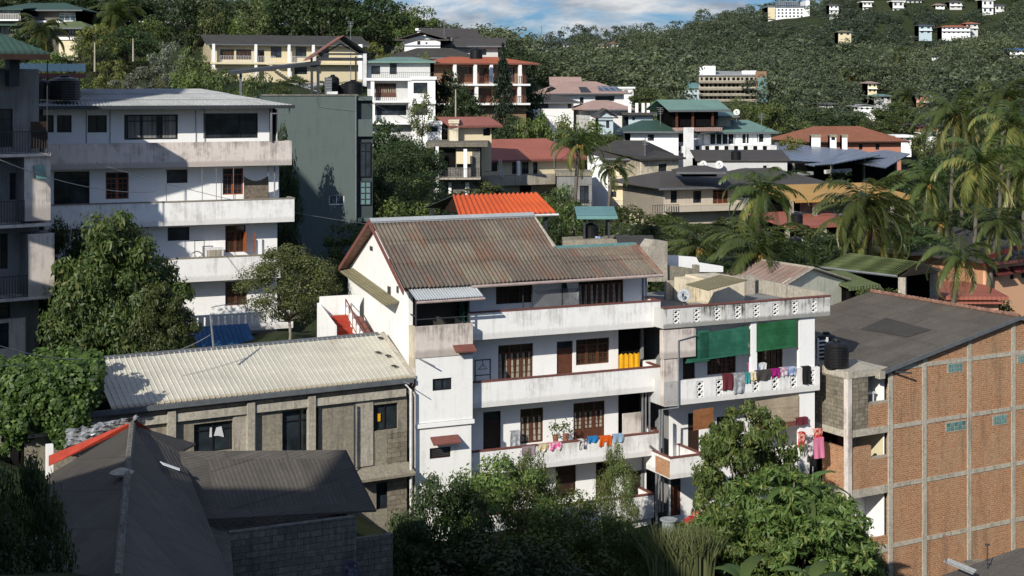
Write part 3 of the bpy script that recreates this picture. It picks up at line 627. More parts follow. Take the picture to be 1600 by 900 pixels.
# ================================================================ NEAR BUILDINGS
# ---- white apartment house in the centre
def build_center():
    f=Fr(735,67,1033,71,-23.5,'apartment_house','white four storey house with long curved balconies under a rusty corrugated roof','house')
    uR=f.u(1030); vw=1.35; uL=-.1; WU1=f.u(1011,vw)
    lv=[(-10.15,-11.37),(-13.31,-14.46),(-16.46,-17.52),(-19.4,-20.5)]
    for i,(a,b) in enumerate(lv):
        f.parapet(f.u(735) if i else -.1, f.u(1032) if i<3 else f.u(1022),a,b,0,vw,'white_parapet',cap='red_trim')
    ub=[f.u(1011,vw),f.u(966,vw),f.u(966,vw),f.u(1010,vw)]
    tops=[-9.0,-11.40,-14.49,-17.55]; bots=[-11.2,-14.3,-17.34,-20.4]
    wins=[[('wooddk',775,444,831,474),('woodc',904,433,974,478)],
          [('woodc',778.5,538,833,594),('door',870,533,895,590),('wood',900,529,952,569)],
          [('doord',755,643,782.5,706),('woodc',813,638,849,692),('woodc',896,628,945,690)],
          [('doord',868,728,900,776),('wood',931,722,956,776),('wooddk',985,735,1008,790)]]
    for i in range(4):
        f.facade(0,0,bots[i],tops[i],vw,'clean_white',wins[i],u0=-.1,u1=ub[i])
    # mesh screen posts and dark strip on the top floor
    m=MB()
    for px in (817,831,878,1009): 
        u=f.u(px,.2); m.box(u-.02,u+.02,.16,.2,-10.1,-8.85)
    f.part('balcony_post',m,'steel_dark')
    m=MB(); nn=60; u0=f.u(833,.18); u1=f.u(905,.18)
    for i in range(nn): 
        a=u0+(u1-u0)*i/nn; m.tube([(a,.18,-10.08),(min(a+.9,u1),.18,-9.3)],.006,3,False); m.tube([(a,.18,-9.3),(min(a+.9,u1),.18,-10.08)],.006,3,False)
    f.part('mesh_screen',m,'grey_metal')
    m=MB(); u0=f.u(878,vw-.1); m.poly([(u0,vw-.1,-10.2),(u0+.42,vw-.1,-10.2),(u0+.2,vw-.1,-8.9),(u0,vw-.1,-8.9)]); f.part('curtain',m,'curtain_teal')
    # body behind
    m=MB(); m.box(-2.85,f.u(1028,0)-.05,vw+.2,9.0,-23.5,-9.2); m.box(-.12,-.02,.13,vw,-21,-9.2) ; f.part('body',m,'dark_inside')
    m=MB(); m.box(-2.0,f.u(1028)-.2,.3,vw-.02,-23.5,-20.52); f.part('foundation_wall',m,'clean_white')
    # left gable wall (seen in light)
    m=MB(); e=-8.75; rz=-6.3
    m.prism([(-2.9,0.2,-16),(-2.9,9.1,-16),(-2.9,9.1,-9.0),(-2.9,4.38,rz-.1),(-2.9,.2,-8.9)],(.2,0,0)); o=f.part('gable_wall',m,'white_paint')
    m=MB()
    for (a,b,c,d) in ((2.6,3.0,-9.9,-9.1),(1.5,1.75,-9.25,-8.95),(5.2,5.6,-7.7,-7.5)): m.box(-2.93,-2.88,a,b,c,d)
    f.part('vent',m,'mid_inside',o)
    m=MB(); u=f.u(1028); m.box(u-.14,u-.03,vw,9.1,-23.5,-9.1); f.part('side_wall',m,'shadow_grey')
    # alcoves right: backs and low walls
    m=MB(); m.box(ub[1]-.1,ub[1],vw+.21,3.6,-17.3,-11.4); m.box(f.u(1003,1.3),f.u(1028,1.3)-.15,1.2,1.32,-14.3,-13.2); f.part('alcove_wall',m,'white_paint')
    m=MB(); m.box(f.u(973,.9),f.u(1001,.9),.85,.95,-17.3,-15.6); f.part('alcove_wall',m,'old_parapet')
    m=MB()
    for px in (1004,1009,1015): m.tube([(f.u(px,.4),.4,-17.3),(f.u(px,.4),.4,-14.5)],.05,6)
    m.tube([(f.u(1026,-.12),-.12,-22),(f.u(1026,-.12),-.12,-17.3),(f.u(1015,-.12),-.12,-17.0)],.07,8)
    f.part('drain_pipe',m,'grey_metal')
    # roof
    RR=4.73; vE=-.35; vR=4.38; zE=-8.8; zR=-6.15
    def rp(u,t): return (u,vE+(vR-vE)*t,zE+(zR-zE)*t)
    m=MB(); m.corr(rp(-3.29,0),rp(5.1,0),rp(5.1,1),rp(-3.29,1),pitch=.20,amp=.042,rows=3,jit=.05); m.corr(rp(5.1,0),rp(9.72,0),rp(9.5,.47),rp(5.1,.47),pitch=.20,amp=.042,rows=2,jit=.05)
    o=f.part('roof',m,'roof_weathered')
    m=MB(); m.slab([(-3.29,2*vR-vE,zE),(5.1,2*vR-vE,zE),(5.1,vR,zR-.06),(-3.29,vR,zR-.06)],.03); m.slab([(5.1,vE+.47*4.73*2+.2,zE+.1),(9.6,vE+.47*4.73*2+.2,zE+.1),(9.5,vE+.47*4.73,-7.62),(5.1,vE+.47*4.73,-7.62)],.03); f.part('rear_roof',m,'roof_grey')
    m=MB(); m.slab([(-3.25,vE+.05,zE-.1),(9.65,vE+.05,zE-.1),(9.5,vE+2.2,zE+1.1),(-3.25,vE+2.2,zE+1.1)],.04); f.part('soffit',m,'wood_dark')
    m=MB(); c=Vector(rp(-3.3,1)); m.slab([(-3.34,vR-.28,zR-.09),(5.15,vR-.28,zR-.09),(5.15,vR,zR+.1),(-3.34,vR,zR+.1)],.03); m.slab([(-3.34,vR,zR+.1),(5.15,vR,zR+.1),(5.15,vR+.28,zR-.09),(-3.34,vR+.28,zR-.09)],.03); f.part('ridge_cap',m,'roof_silver',o)
    m=MB(); m.tube([(-.1,vE-.07,zE-.08),(9.75,vE-.07,zE-.06)],.075,8); f.part('gutter',m,'gutter_pink',o)
    m=MB(); p=[Vector(rp(-3.36,t)) for t in (0,1)]; q=Vector((-3.36,2*vR-vE,zE))
    m.prism([(-3.4,vE-.1,zE-.05),(-3.4,vR,zR+.03),(-3.4,vR,zR-.2),(-3.4,vE-.1,zE-.26)],(.05,0,0)); m.prism([(-3.4,vR,zR+.03),(-3.4,2*vR-vE,zE-.05),(-3.4,2*vR-vE,zE-.3),(-3.4,vR,zR-.2)],(.05,0,0)); f.part('bargeboard',m,'red_trim',o)
    m=MB(); m.slab([(-3.33,vR,zR-.14),(-2.9,vR,zR-.14),(-2.9,2*vR-vE,zE-.12),(-3.33,2*vR-vE,zE-.12)],.04); f.part('gable_soffit',m,'terracotta',o)
    m=MB(); a=rp(9.74,0); b=rp(9.52,.47); m.tube([a,b],.07,6); f.part('verge_tile',m,'terracotta',o)
    m=MB(); m.tube([rp(5.13,.47),rp(5.13,.62),rp(5.13,.98)],[.1,.07,.05],6); f.part('cement_flashing',m,'concrete_light',o)
    m=MB(); m.box(5.2,9.5,vE+2.13,vE+2.4,-7.66,-7.5); f.part('ridge_cap',m,'roof_teal',o)
    # stair tower
    T0=-2.85; T1=-.12; vf=-.55
    z1=f.z(690,557,vf)
    m=MB(); 
    f.facade(0,0,-24,-14.98,vf+.03,'white_paint',[('louv',671.5,699,704.5,716)],name='tower_wall',u0=T0,u1=T1-.05)
    f.facade(0,0,-14.78,z1,vf,'white_paint',[('dark',676,591,706,610)],name='tower_wall',u0=T0+.02,u1=T1)
    m.box(T0-.001,T0+.12,vf+.04,1.9,-24,z1-.01); m.box(T1-.12,T1-.06,vf+.04,1.3,-24,z1-.01); m.box(T0+.13,T1-.13,.5,1.2,-24,z1-.1); f.part('tower_side_wall',m,'old_parapet')
    m=MB(); m.box(T0-.02,T1+.06,vf-.08,vf+.03,-14.98,-14.80); f.part('ledge',m,'clean_white')
    m=MB(); m.box(T0-.02,T1-.0,vf-.04,vf+.1,z1+.01,f.z(690,508,vf)); o=f.part('tower_parapet',m,'old_parapet')
    m=MB(); zt=f.z(690,508,vf)-.02; m.box(T0-.04,T0+.1,vf+.11,1.95,z1-.4,zt); m.box(T1-.13,T1-.02,vf+.11,1.3,z1,zt); m.box(T0+.1,T1-.14,vf+.12,1.9,z1+.05,z1+.2); f.part('tower_parapet',m,'cream_grimy')
    # canopies
    for (x0,x1,y0,y1) in ((707,739,543,552),(672,715,687,697)):
        a=f.u(x0,vf); b=f.u(x1,vf); z0=f.z(x0,y0,vf); m=MB(); m.slab([(a,vf-.45,z0-.12),(b,vf-.45,z0-.12),(b,vf-.02,z0+.12),(a,vf-.02,z0+.12)],.06); f.part('canopy',m,'red_trim')
    # awning over tower terrace
    a=f.u(651,-1.0); ax=f.z(651,470,-1.0); m=MB()
    pA=f.P(651,471,-1.15); pB=f.P(757,456.5,-1.15); pB=(pB[0],-1.15,pA[2]); 
    pC=(pB[0]-.1,.42,pA[2]+.72); pD=(pA[0]-.1,.42,pA[2]+.72)
    m.corr(pA,pB,pC,pD,pitch=.13,amp=.018,rows=1,prof='sin'); o=f.part('awning',m,'roof_silver')
    m=MB(); m.tube([(pA[0],-1.2,pA[2]-.05),(pB[0],-1.2,pB[2]-.05)],.06,8); f.part('gutter',m,'gutter_pink',o)
    m=MB()
    for u,v,zz in ((T0+.06,vf+.1,pA[2]+.1),(T0+.06,1.2,pA[2]+.8),(T1-.15,vf+.1,pA[2]+.1),(T0+.06,.4,pA[2]+.6)): m.box(u-.03,u+.03,v-.03,v+.03,zt,zz)
    m.box(T0+.03,T0+.07,vf+.1,1.2,zt+.45,zt+.5); m.box(T0+.03,T1-.12,vf+.08,vf+.12,zt+.3,zt+.34); m.tube([(T0+.06,vf+.1,pA[2]),(T0+.06,1.2,pA[2]+.75)],.03,4)
    f.part('awning_frame',m,'steel_dark',o)
    m=MB(); m.box(T0+.15,1.6,1.36,1.42,-11.4,-8.9); f.part('terrace_wall',m,'mid_inside')
    m=MB(); u=T1-.3; m.poly([(u,vf+.2,zt+.05),(u+.02,.4,zt+.05),(u+.02,.4,-9.0),(u,vf+.2,-9.35)]); f.part('curtain',m,'curtain_teal')
    # drain and conduit on tower
    m=MB(); u=T0-.12; m.tube([(u,vf+.1,-24),(u,vf+.1,-13.6),(u-.2,vf+.1,-13.3)],.06,8); m.tube([(T0+.15,vf-.02,z1),(T0+.8,vf-.35,z1-.35)],.03,6); f.part('drain_pipe',m,'grey_metal')
    # side ramp canopy, stair, rail at the left gable
    m=MB(); m.slab([(-3.6,1.4,-9.7),(-2.92,1.4,-9.6),(-2.92,8.2,-8.85),(-3.6,8.2,-8.95)],.06); f.part('side_canopy',m,'roof_tan')
    m=MB(); m.prism([(-5.3,6.4,-16),(-5.3,6.4,-10.2),(-5.3,3.6,-10.9),(-5.3,3.6,-16)],(.12,0,0)); m.box(-5.18,-3.2,6.3,6.42,-16,-9.9); m.prism([(-4.0,6.3,-16),(-4.0,6.3,-10.3),(-4.0,1.0,-12.3),(-4.0,1.0,-16)],(.1,0,0)); f.part('stair_wall',m,'white_paint')
    m=MB()
    for i in range(9): m.box(-5.1,-4.02,5.9-.33*i-.33,5.9-.33*i,-16,-10.75-.24*i)
    f.part('stair',m,'bright_red')
    m=MB(); 
    for i in range(9): v=6.0-.55*i; z=-10.9-.22*i; m.box(-4.02,-3.98,v-.02,v+.02,z,z+.85)
    m.tube([(-4,6.0,-10.05),(-4,1.6,-11.8)],.035,5); m.tube([(-4,6.0,-10.75),(-4,1.6,-12.5)],.03,5); m.prism([(-3.98,6.0,-10.9),(-3.98,1.4,-12.7),(-3.98,1.4,-14),(-3.98,6,-13)],(.8,0,0)); f.part('stair_railing',m,'red_trim')
    # things on the balconies
    def pot(px,py,v,lab,h=.3,r=.16):
        p=f.P(px,py,v); q=f.sub('flower_pot',lab,'pot',p); m=MB(); m.lathe((0,0,q.zb),[(r*.7,0),(r,h),(r*.9,h),(r*.85,h-.04)],10); q.part('pot_body',m,'clay_pot')
        rng=np.random.default_rng(int(px)); n=90; P=rng.normal(size=(n,3))*[.16,.16,.2]+[0,0,h+.28]; N=rng.normal(size=(n,3)); N/=np.linalg.norm(N,axis=1,keepdims=True)
        V=leaves(P,N,.16,rng,2.5); me=npmesh('plant',V,np.arange(len(V)).reshape(-1,4),['leaf_green'],attr=np.repeat(rng.random((n,3)),4,0)); o=bpy.data.objects.new('plant',me); link(o,q.root)
    pot(868,690,.4,'small clay flower pot on the laundry balcony beside the right french windows'); pot(884,688,.4,'flower pot next to the french windows just above the striped shorts')
    for i,(px,lab) in enumerate(((972,'tall clay pot with fern at the left of the yellow sheet'),(986,'clay pot with leafy plant above the yellow sheet'))): pot(px,536 if i else 530,1.9,lab,.35,.2)
    m=MB(); nx=14
    for i in range(nx):
        for sgn in (0,):
            a=f.u(966.5,.95)+ (f.u(1000,.95)-f.u(966.5,.95))*i/nx; b=f.u(966.5,.95)+(f.u(1000,.95)-f.u(966.5,.95))*(i+1)/nx; d0=.02*math.sin(i*1.9); d1=.02*math.sin(i*1.9+1.9)
            m.poly([(a,.95+d0,-14.2),(b,.95+d1,-14.2),(b,.95+d1,-12.75+.05*math.sin(i*2.2)),(a,.95+d0,-12.75+.05*math.sin(i*2.2-2.2))])
    f.thing('cloth_sheet',m,'yellow_plastic','bright yellow plastic sheet hung in the alcove at the right end of the middle balcony','sheet')
    # table-like rack at left end of mid balcony
    m=MB(); u=f.u(742,.5); 
    for a in (u,u+.75): m.box(a-.02,a+.02,.45,.5,-14.3,-12.35)
    m.box(u,u+.75,.45,.5,-12.4,-12.36); m.box(u,u+.75,.45,.5,-13.1,-13.06); m.tube([(u+.38,.47,-12.4),(u+.38,.47,-12.6),(u+.15,.47,-12.8),(u+.6,.47,-12.8),(u+.38,.47,-12.6)],.02,4)
    f.thing('clothes_rack',m,'black_metal','black metal clothes rack at the left end of the middle balcony','rack')
    return f
CEN=build_center()
def cloth(f,px0,y0,px1,y1,v,mat,label,cat='laundry',group=None,name='hanging_cloth',ragged=.0,pants=False):
    u0=f.u(px0,v);u1=f.u(px1,v);z1=f.z((px0+px1)/2,y0,v);z0=f.z((px0+px1)/2,y1,v); m=MB(); n=10; rr=random.Random(int(px0*7+y0)); ph=rr.random()*6; k=6
    g=[[None]*(n+1) for _ in range(k+1)]
    for j in range(k+1):
        for i in range(n+1):
            t=i/n; s=j/k; zb=z0+ragged*(z1-z0)*abs(math.sin(t*5+ph)); g[j][i]=(u0+(u1-u0)*(t+.04*math.sin(s*4+ph)), v-.03-.035*math.sin(t*11+ph)*s-.01, z1+(zb-z1)*s)
    for j in range(k):
        for i in range(n):
            if pants and j>=3 and 4<=i<=5: continue
            m.poly([g[j][i],g[j][i+1],g[j+1][i+1],g[j+1][i]])
    # folded over the top edge
    m.poly([g[0][0],g[0][n],(u1,v+.16,z1+.02),(u0,v+.16,z1+.02)])
    return f.thing(name,m,mat,label,cat,group)
clothmat('cl_maroon',(.14,.03,.04)); clothmat('cl_grey',(.42,.43,.45),(.25,.26,.28)); clothmat('cl_teal',(.05,.28,.29)); clothmat('cl_black',(.02,.02,.02)); clothmat('cl_dark',(.07,.065,.06)); clothmat('cl_magenta',(.35,.02,.18)); clothmat('cl_floral',(.62,.58,.60),(.45,.2,.3)); clothmat('cl_blue',(.18,.26,.45),(.5,.55,.65)); clothmat('cl_white',(.7,.7,.72)); clothmat('cl_pink',(.75,.12,.32),(.8,.55,.6)); clothmat('cl_orange',(.75,.13,.02)); clothmat('cl_bluebright',(.03,.22,.5)); clothmat('cl_lightblue',(.30,.42,.55)); clothmat('cl_mauve',(.35,.27,.30)); clothmat('cl_yellowish',(.6,.5,.25),(.7,.62,.5)); clothmat('cl_pinkhot',(.70,.22,.35)); clothmat('cl_check',(.65,.62,.62),(.12,.1,.1)); clothmat('cl_red',(.45,.02,.03),(.7,.4,.3))
L=CEN; G='laundry on the centre house'
cloth(L,797,674,812,700,.95,'cl_grey','pale grey towel hanging from a line inside the lowest railed balcony',group=G)
cloth(L,815,697,835,711,-.02,'cl_mauve','mauve cloth drying at the left of the balcony laundry row',group=G)
cloth(L,841,694,856,706,-.02,'cl_yellowish','yellow flowered cloth on the balcony left of the hot pink clothes',group=G,ragged=.3)
cloth(L,857,692,877,704,-.02,'cl_pink','hot pink patterned clothes drying on the centre house balcony',group=G,ragged=.3)
cloth(L,904,687,916,702,-.02,'cl_check','black and white checked shorts hanging over the balcony',group=G,pants=True)
cloth(L,918,683,934,691,-.02,'cl_bluebright','bright blue cloth folded over the balcony between shorts and orange shorts',group=G)
cloth(L,936,682,955,697,-.02,'cl_orange','bright orange shorts hanging over the balcony',group=G,pants=True)
cloth(L,957,679,974,691,-.02,'cl_lightblue','light blue towel hanging right of the orange shorts',group=G)
# orange roof behind
def build_orange():
    f=Fr(720,77,872,79,-12.0,'orange_shed','open shed with bright orange ribbed roof behind the rusty roof','shed')
    z0=f.z(872,334); z1=f.z(840,301,3.4); uR=f.u(872); uR2=f.u(840,3.4); uL2=f.u(707,3.4); uL=uL2+ (uR-uR2)-.6
    m=MB(); m.corr((uL,0,z0),(uR,0,z0),(uR2,3.4,z1),(uL2,3.4,z1),pitch=.3,amp=.06,rows=1); o=f.part('roof',m,'roof_orange')
    m=MB(); m.slab([(uL2,3.45,z1-.03),(uR2,3.45,z1-.03),(uR2+.2,6.6,z0),(uL2-.6,6.6,z0)],.05); f.part('rear_roof',m,'steel_dark',o)
    m=MB(); m.tube([(uL,-.06,z0-.04),(uR,-.06,z0-.04)],.07,6); f.part('gutter',m,'white_metal',o)
    m=MB()
    for u in (uL+.5,uR-.6):
        for v in (.3,6.0): m.box(u-.08,u+.08,v-.08,v+.08,-12,z0)
    f.part('post',m,'steel_dark'); m=MB(); m.prism([(uL2+.3,.2,z0-.1),(uL2+.05,3.4,z1-.1),(uL2+.3,6.4,z0-.1)],(.06,0,0)); f.part('gable_end',m,'wood_dark')
build_orange()
# ---- house with green blinds
def build_D():
    f=Fr(1036,70,1297,74.2,-24.5,'balcony_house','white house with green roller blinds and pierced lattice balconies','house')
    vw=1.5; uE=f.u(1297); u0=.02
    def lat(ztop,zbot,pxs,a,b,cap,th=.14,name='balcony'):
        holes=[]; zc0=zbot+.22*(ztop-zbot); zc1=ztop-.12*(ztop-zbot)
        for p in pxs: c=f.u(p); holes.append((c-.19,c+.19,zc0,zc1))
        o=f.wall(a,b,zbot,ztop,0,'mold_parapet' if cap else 'white_parapet',holes,th,name)
        m=MB(); m.box(a,b,th,th+.004,zbot,ztop) if False else None
        # back skin with the same holes
        us=sorted({a,b,*[h[0] for h in holes],*[h[1] for h in holes]})
        for i in range(len(us)-1):
            c=(us[i]+us[i+1])/2; hh=[h for h in holes if h[0]<c<h[1]]
            if hh: m.poly([(us[i],th,zbot),(us[i+1],th,zbot),(us[i+1],th,zc0),(us[i],th,zc0)]); m.poly([(us[i],th,zc1),(us[i+1],th,zc1),(us[i+1],th,ztop),(us[i],th,ztop)])
            else: m.poly([(us[i],th,zbot),(us[i+1],th,zbot),(us[i+1],th,ztop),(us[i],th,ztop)])
        m.poly([(a,0,ztop),(b,0,ztop),(b,th,ztop),(a,th,ztop)]); m.poly([(a,0,zbot),(b,0,zbot),(b,th,zbot),(a,th,zbot)]); m.box(b-.01,b,0,vw,zbot,ztop); m.box(a,a+.01,.001,vw,zbot,ztop)
        m.box(a+.05,b-.15,th+.01,vw,zbot+.004,zbot+.2); f.part('balcony_inside',m,'grey_white',o)
        for h in holes:
            m=MB(); n=5; hh=h[3]-h[2]; w=h[1]-h[0]
            for k in range(3):
                zA=h[2]+hh*k/3; zB=h[2]+hh*(k+1)/3; zM=(zA+zB)/2; c=(h[0]+h[1])/2
                for (p,q) in (((h[0],zM),(c,zB)),((c,zB),(h[1],zM)),((h[0],zM),(c,zA)),((c,zA),(h[1],zM))):
                    dx=q[0]-p[0]; dz=q[1]-p[1]; l=math.hypot(dx,dz); nx=-dz/l*.028; nz=dx/l*.028
                    m.prism([(p[0]-nx,.03,p[1]-nz),(q[0]-nx,.03,q[1]-nz),(q[0]+nx,.03,q[1]+nz),(p[0]+nx,.03,p[1]+nz)],(0,.07,0))
            f.part('lattice',m,'clean_white',o)
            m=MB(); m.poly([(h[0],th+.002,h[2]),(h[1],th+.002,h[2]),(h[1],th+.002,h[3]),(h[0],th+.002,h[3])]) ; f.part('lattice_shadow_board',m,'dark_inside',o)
        if cap: m=MB(); m.box(a-.03,b+.03,-.04,th+.04,ztop+.003,ztop+.07); f.part('coping',m,cap,o)
        return o
    zt=-344*70/F0; zt=-10.38; zb=-11.33
    lat(zt,zb,(1057,1089,1121,1153,1182,1212,1242,1272),u0,uE,'red_trim',name='roof_parapet')
    zt2=-13.85; zb2=-15.02; u2=f.u(1281)
    lat(zt2,zb2,(1094,1124,1157,1181,1211,1240,1268),f.u(1038),u2,None)
    # walls
    f.facade(0,0,-14.85,-11.36,vw,'clean_white',[('wood',1105,548,1150,584),('wood',1178,536,1223,582),('doord',1067,548,1086,598)],u0=f.u(1050,vw),u1=f.u(1272,vw))
    f.facade(0,0,-24.5,-15.05,vw,'clean_white',[('doord',1075,645,1093,716),('wooddk',1184,622,1246,664),('wooddk',1120,650,1150,712),('door',1048,748,1064,806)],u0=f.u(1045,vw),u1=f.u(1272,vw))
    m=MB(); m.box(f.u(1248,.2),f.u(1272,.2),.15,.35,-24.5,-15.05); m.box(f.u(1248,.2),f.u(1272,.2),.15,.35,-14.8,-11.36); m.box(f.u(1173,.2),f.u(1182,.2),.15,.33,-14.8,-11.36); f.part('column',m,'clean_white')
    m=MB(); m.box(f.u(1036),f.u(1086),-.06,.3,-12.75,-11.42); f.part('boxed_beam',m,'old_parapet'); m=MB(); m.box(f.u(1037),f.u(1060),.0,.3,-15.0,-12.77); f.part('corner_wall',m,'old_parapet')
    m=MB(); m.box(f.u(1048,1.7),f.u(1270,1.7),vw+.2,8.5,-24.5,-10.9); f.part('body',m,'shadow_grey')
    m=MB(); m.box(f.u(1048,0)+.05,uE-.02,.15,9,-11.3,-11.1); f.part('roof_deck',m,'roof_deck')
    # blinds
    def blind(pts,mat,lab):
        m=MB(); P=[f.P(x,y,.08) for x,y in pts]; m.poly(P); m.tube([P[0],P[1]],.035,6); o=f.part('roller_blind',m,mat); o['label']=lab
    blind([(1071,567),(1108,563),(1108,515),(1090,517)],'blind_green','short green blind slanting at the left')
    m=MB(); blind([(1094,562.5),(1170,552),(1170,509),(1094,521)],'blind_green','wide faded green roller blind'); blind([(1182,549),(1245,541),(1245,498),(1182,506)],'blind_green_bright','bright green roller blind')
    m=MB(); P=[f.P(x,y,.08) for x,y in ((1083,673),(1115,668),(1115,636),(1083,641))]; m.poly(P); f.part('roller_blind',m,'blind_brown')['label']='brown slatted wooden blind'
    m=MB(); P=[f.P(x,y,.08) for x,y in ((1180,663),(1248,658),(1248,617),(1180,627))]; m.poly(P); m.tube([P[0],P[1]],.03,5); f.part('roller_blind',m,'blind_beige')['label']='wide beige bamboo blind'
    m=MB(); m.box(f.u(1184),f.u(1246),-.05,.3,f.z(1215,668),f.z(1215,661)); f.part('window_sill',m,'red_trim')
    # small lower balcony
    a=f.u(1047,-.7); b=f.u(1100,-.7); f.parapet(a,b,f.z(1070,714,-.7),f.z(1070,746,-.7),-.7,vw,'white_parapet',cap='red_trim')
    m=MB(); m.box(a-.02,a-.001,-.68,.6,f.z(1070,744,-.7),f.z(1070,718,-.7)); f.part('brick_infill',m,'brick')
    m=MB(); m.tube([f.P(1060,637,-.1),f.P(1060,532,-.1),f.P(1088,524,-.1)],.035,6); m.tube([f.P(1060,637,-.1),f.P(1035,640,-.1),f.P(1034,700,-.1)],.05,6); m.tube([f.P(1031,640,.3),f.P(1031,800,.3)],.06,6); m.tube([f.P(1036,645,.5),f.P(1036,800,.5)],.05,6); f.part('drain_pipe',m,'grey_metal')
    # roof terrace: rear parapets, tank shed
    m=MB(); m.box(f.u(1041,5.5),f.u(1180,5.5),5.5,5.7,-11.1,-9.9); m.box(f.u(1297)-.2,f.u(1297),.2,7.5,-11.1,-10.2); m.box(f.u(1161,7.4),uE,7.3,7.5,-11.1,f.z(1200,440,7.4)); o=f.part('terrace_wall',m,'concrete_light')
    m=MB(); m.box(f.u(1073,4.2),f.u(1130,4.2),4.2,5.4,-11.1,-9.7); m.box(f.u(1117,2.6),f.u(1165,2.6),2.7,5.4,-11.1,-9.6); f.part('terrace_shed',m,'cream_grimy')
    m=MB(); pts=[f.pv(1072,444,-9.55),f.pv(1106,453,-9.62),f.pv(1168,437,-9.3),f.pv(1125,429,-9.2)]; m.slab(pts,.05); f.part('shed_roof',m,'roof_tan')
    return f
DH=build_D()
L=DH; G='laundry on the lattice balcony'
cloth(L,1128,585,1145,609,-.03,'cl_maroon','square maroon towel over the lattice balcony',group=G)
cloth(L,1146,584,1163,614,-.03,'cl_grey','long grey patterned cloth beside the maroon towel',group=G)
cloth(L,1164,583,1172,598,-.03,'cl_teal','small teal cloth right of the grey one',group=G)
cloth(L,1172,582,1181,601,-.03,'cl_yellowish','narrow cream flowered cloth between the teal and dark cloths',group=G,ragged=.4)
cloth(L,1181,579,1204,594,-.03,'cl_dark','wide dark grey cloth over the lattice balcony',group=G)
cloth(L,1204,577,1218,593,-.03,'cl_magenta','magenta cloth tapering to a point',group=G,ragged=.5)
cloth(L,1219,575,1229,591,-.03,'cl_floral','pale pink flowered cloth right of the magenta one',group=G,ragged=.3)
cloth(L,1229,574,1243,586,-.03,'cl_blue','blue and white cloth near the right end of the lattice balcony',group=G)
cloth(L,1253,573,1266,600,-.03,'cl_black','long black cloth at the right end of the lattice balcony',group=G)
cloth(L,1169,568,1183,583,.35,'cl_pinkhot','pink clothes piled on the rail above the cream cloth',group=G,ragged=.2)
cloth(L,1172,573,1186,583,.3,'cl_blue','blue bundled clothes in the pile on the rail',group=G)
cloth(L,1184,568,1197,582,.35,'cl_white','white shirt in the pile on the rail',group=G)
cloth(L,1243,653,1262,664,-.03,'cl_maroon','dark red cloth on a stick at the right pillar',group='laundry at the right pillar')
G='laundry at the right pillar'
cloth(L,1246,676,1258,698,-.2,'cl_red','red and white cloth hanging low beside the banana leaves',group=G); cloth(L,1255,682,1272,716,-.2,'cl_check','long checked cloth left of the pink towel',group=G,ragged=.2); cloth(L,1271,684,1287,716,-.25,'cl_pinkhot','large pink towel hanging at the right pillar',group=G); cloth(L,1270,671,1284,688,-.2,'cl_red','dark red garment above the pink towel',group=G); cloth(L,1264,715,1275,742,-.2,'cl_black','black trousers below the checked cloth',group=G,pants=True)
def dish(name_mat,px,py,fr,v,rad,label,text=None,pole=1.0,tcol='white_metal',face=(-.15,-.9,.35),flip=False):
    p=fr.P(px,py,v); w=fr.W(p)
    r=bpy.data.objects.new('satellite_dish',None); link(r); r.location=(w.x,w.y,w.z-pole); tag(r,label,'satellite dish')
    d=Vector(face).normalized(); q=d.to_track_quat('Z','Y')
    m=MB(); prof=[(0.001,0),(rad*.5,.04*rad/.4),(rad,.16*rad/.4),(rad*1.02,.15*rad/.4),(rad*.5,.02),(0.002,-.02)]; m.lathe((0,0,0),prof,24); m.smooth=True
    o=bpy.data.objects.new('reflector',m.mesh('reflector',name_mat)); link(o,r); o.location=(0,0,pole); o.rotation_mode='QUATERNION'; o.rotation_quaternion=q
    m=MB(); m.tube([(0,.05,0),(0,.05,pole*.75),(0,.02,pole)],.03,6); o2=bpy.data.objects.new('mast',m.mesh('mast','grey_metal')); link(o2,r)
    m=MB(); e=d*rad*1.3; m.tube([(0,0,pole-rad*.95),(e.x,e.y,pole+e.z-rad*.5),(e.x,e.y,pole+e.z-.05)],.018,4); m.box(e.x-.05,e.x+.05,e.y-.07,e.y+.03,pole+e.z-.08,pole+e.z+.05); o3=bpy.data.objects.new('receiver_arm',m.mesh('receiver_arm','steel_dark')); link(o3,r)
    if text:
        cu=bpy.data.curves.new('lettering','FONT'); cu.body=text; cu.size=rad*.52; cu.extrude=.003; cu.align_x='CENTER'; cu.align_y='CENTER'
        t=bpy.data.objects.new('t',cu); link(t); me=bpy.data.meshes.new_from_object(t.evaluated_get(bpy.context.evaluated_depsgraph_get())); bpy.data.objects.remove(t)
        t=bpy.data.objects.new('lettering',me); me.materials.append(M[tcol]); link(t,o); t.location=(0,0,.10*rad/.4); t.rotation_euler=(0,0,math.radians(180 if flip else 0))
        m=MB(); m.tube([(rad*.35,rad*.42,.10*rad/.4),(rad*.5,rad*.28,.10*rad/.4),(rad*.42,rad*.12,.10*rad/.4)] if not flip else [(rad*.3,rad*.55,.12*rad/.4),(rad*.45,rad*.42,.12*rad/.4),(rad*.3,rad*.3,.12*rad/.4)],.025,4); oo=bpy.data.objects.new('emblem',m.mesh('emblem',tcol)); link(oo,o)
    return r
dish('dish_grey',1069,462,DH,1.0,.31,'grey satellite dish with white lettering on the roof terrace above the lattice parapet','Dialog',1.1,face=(-.25,-.9,.25))
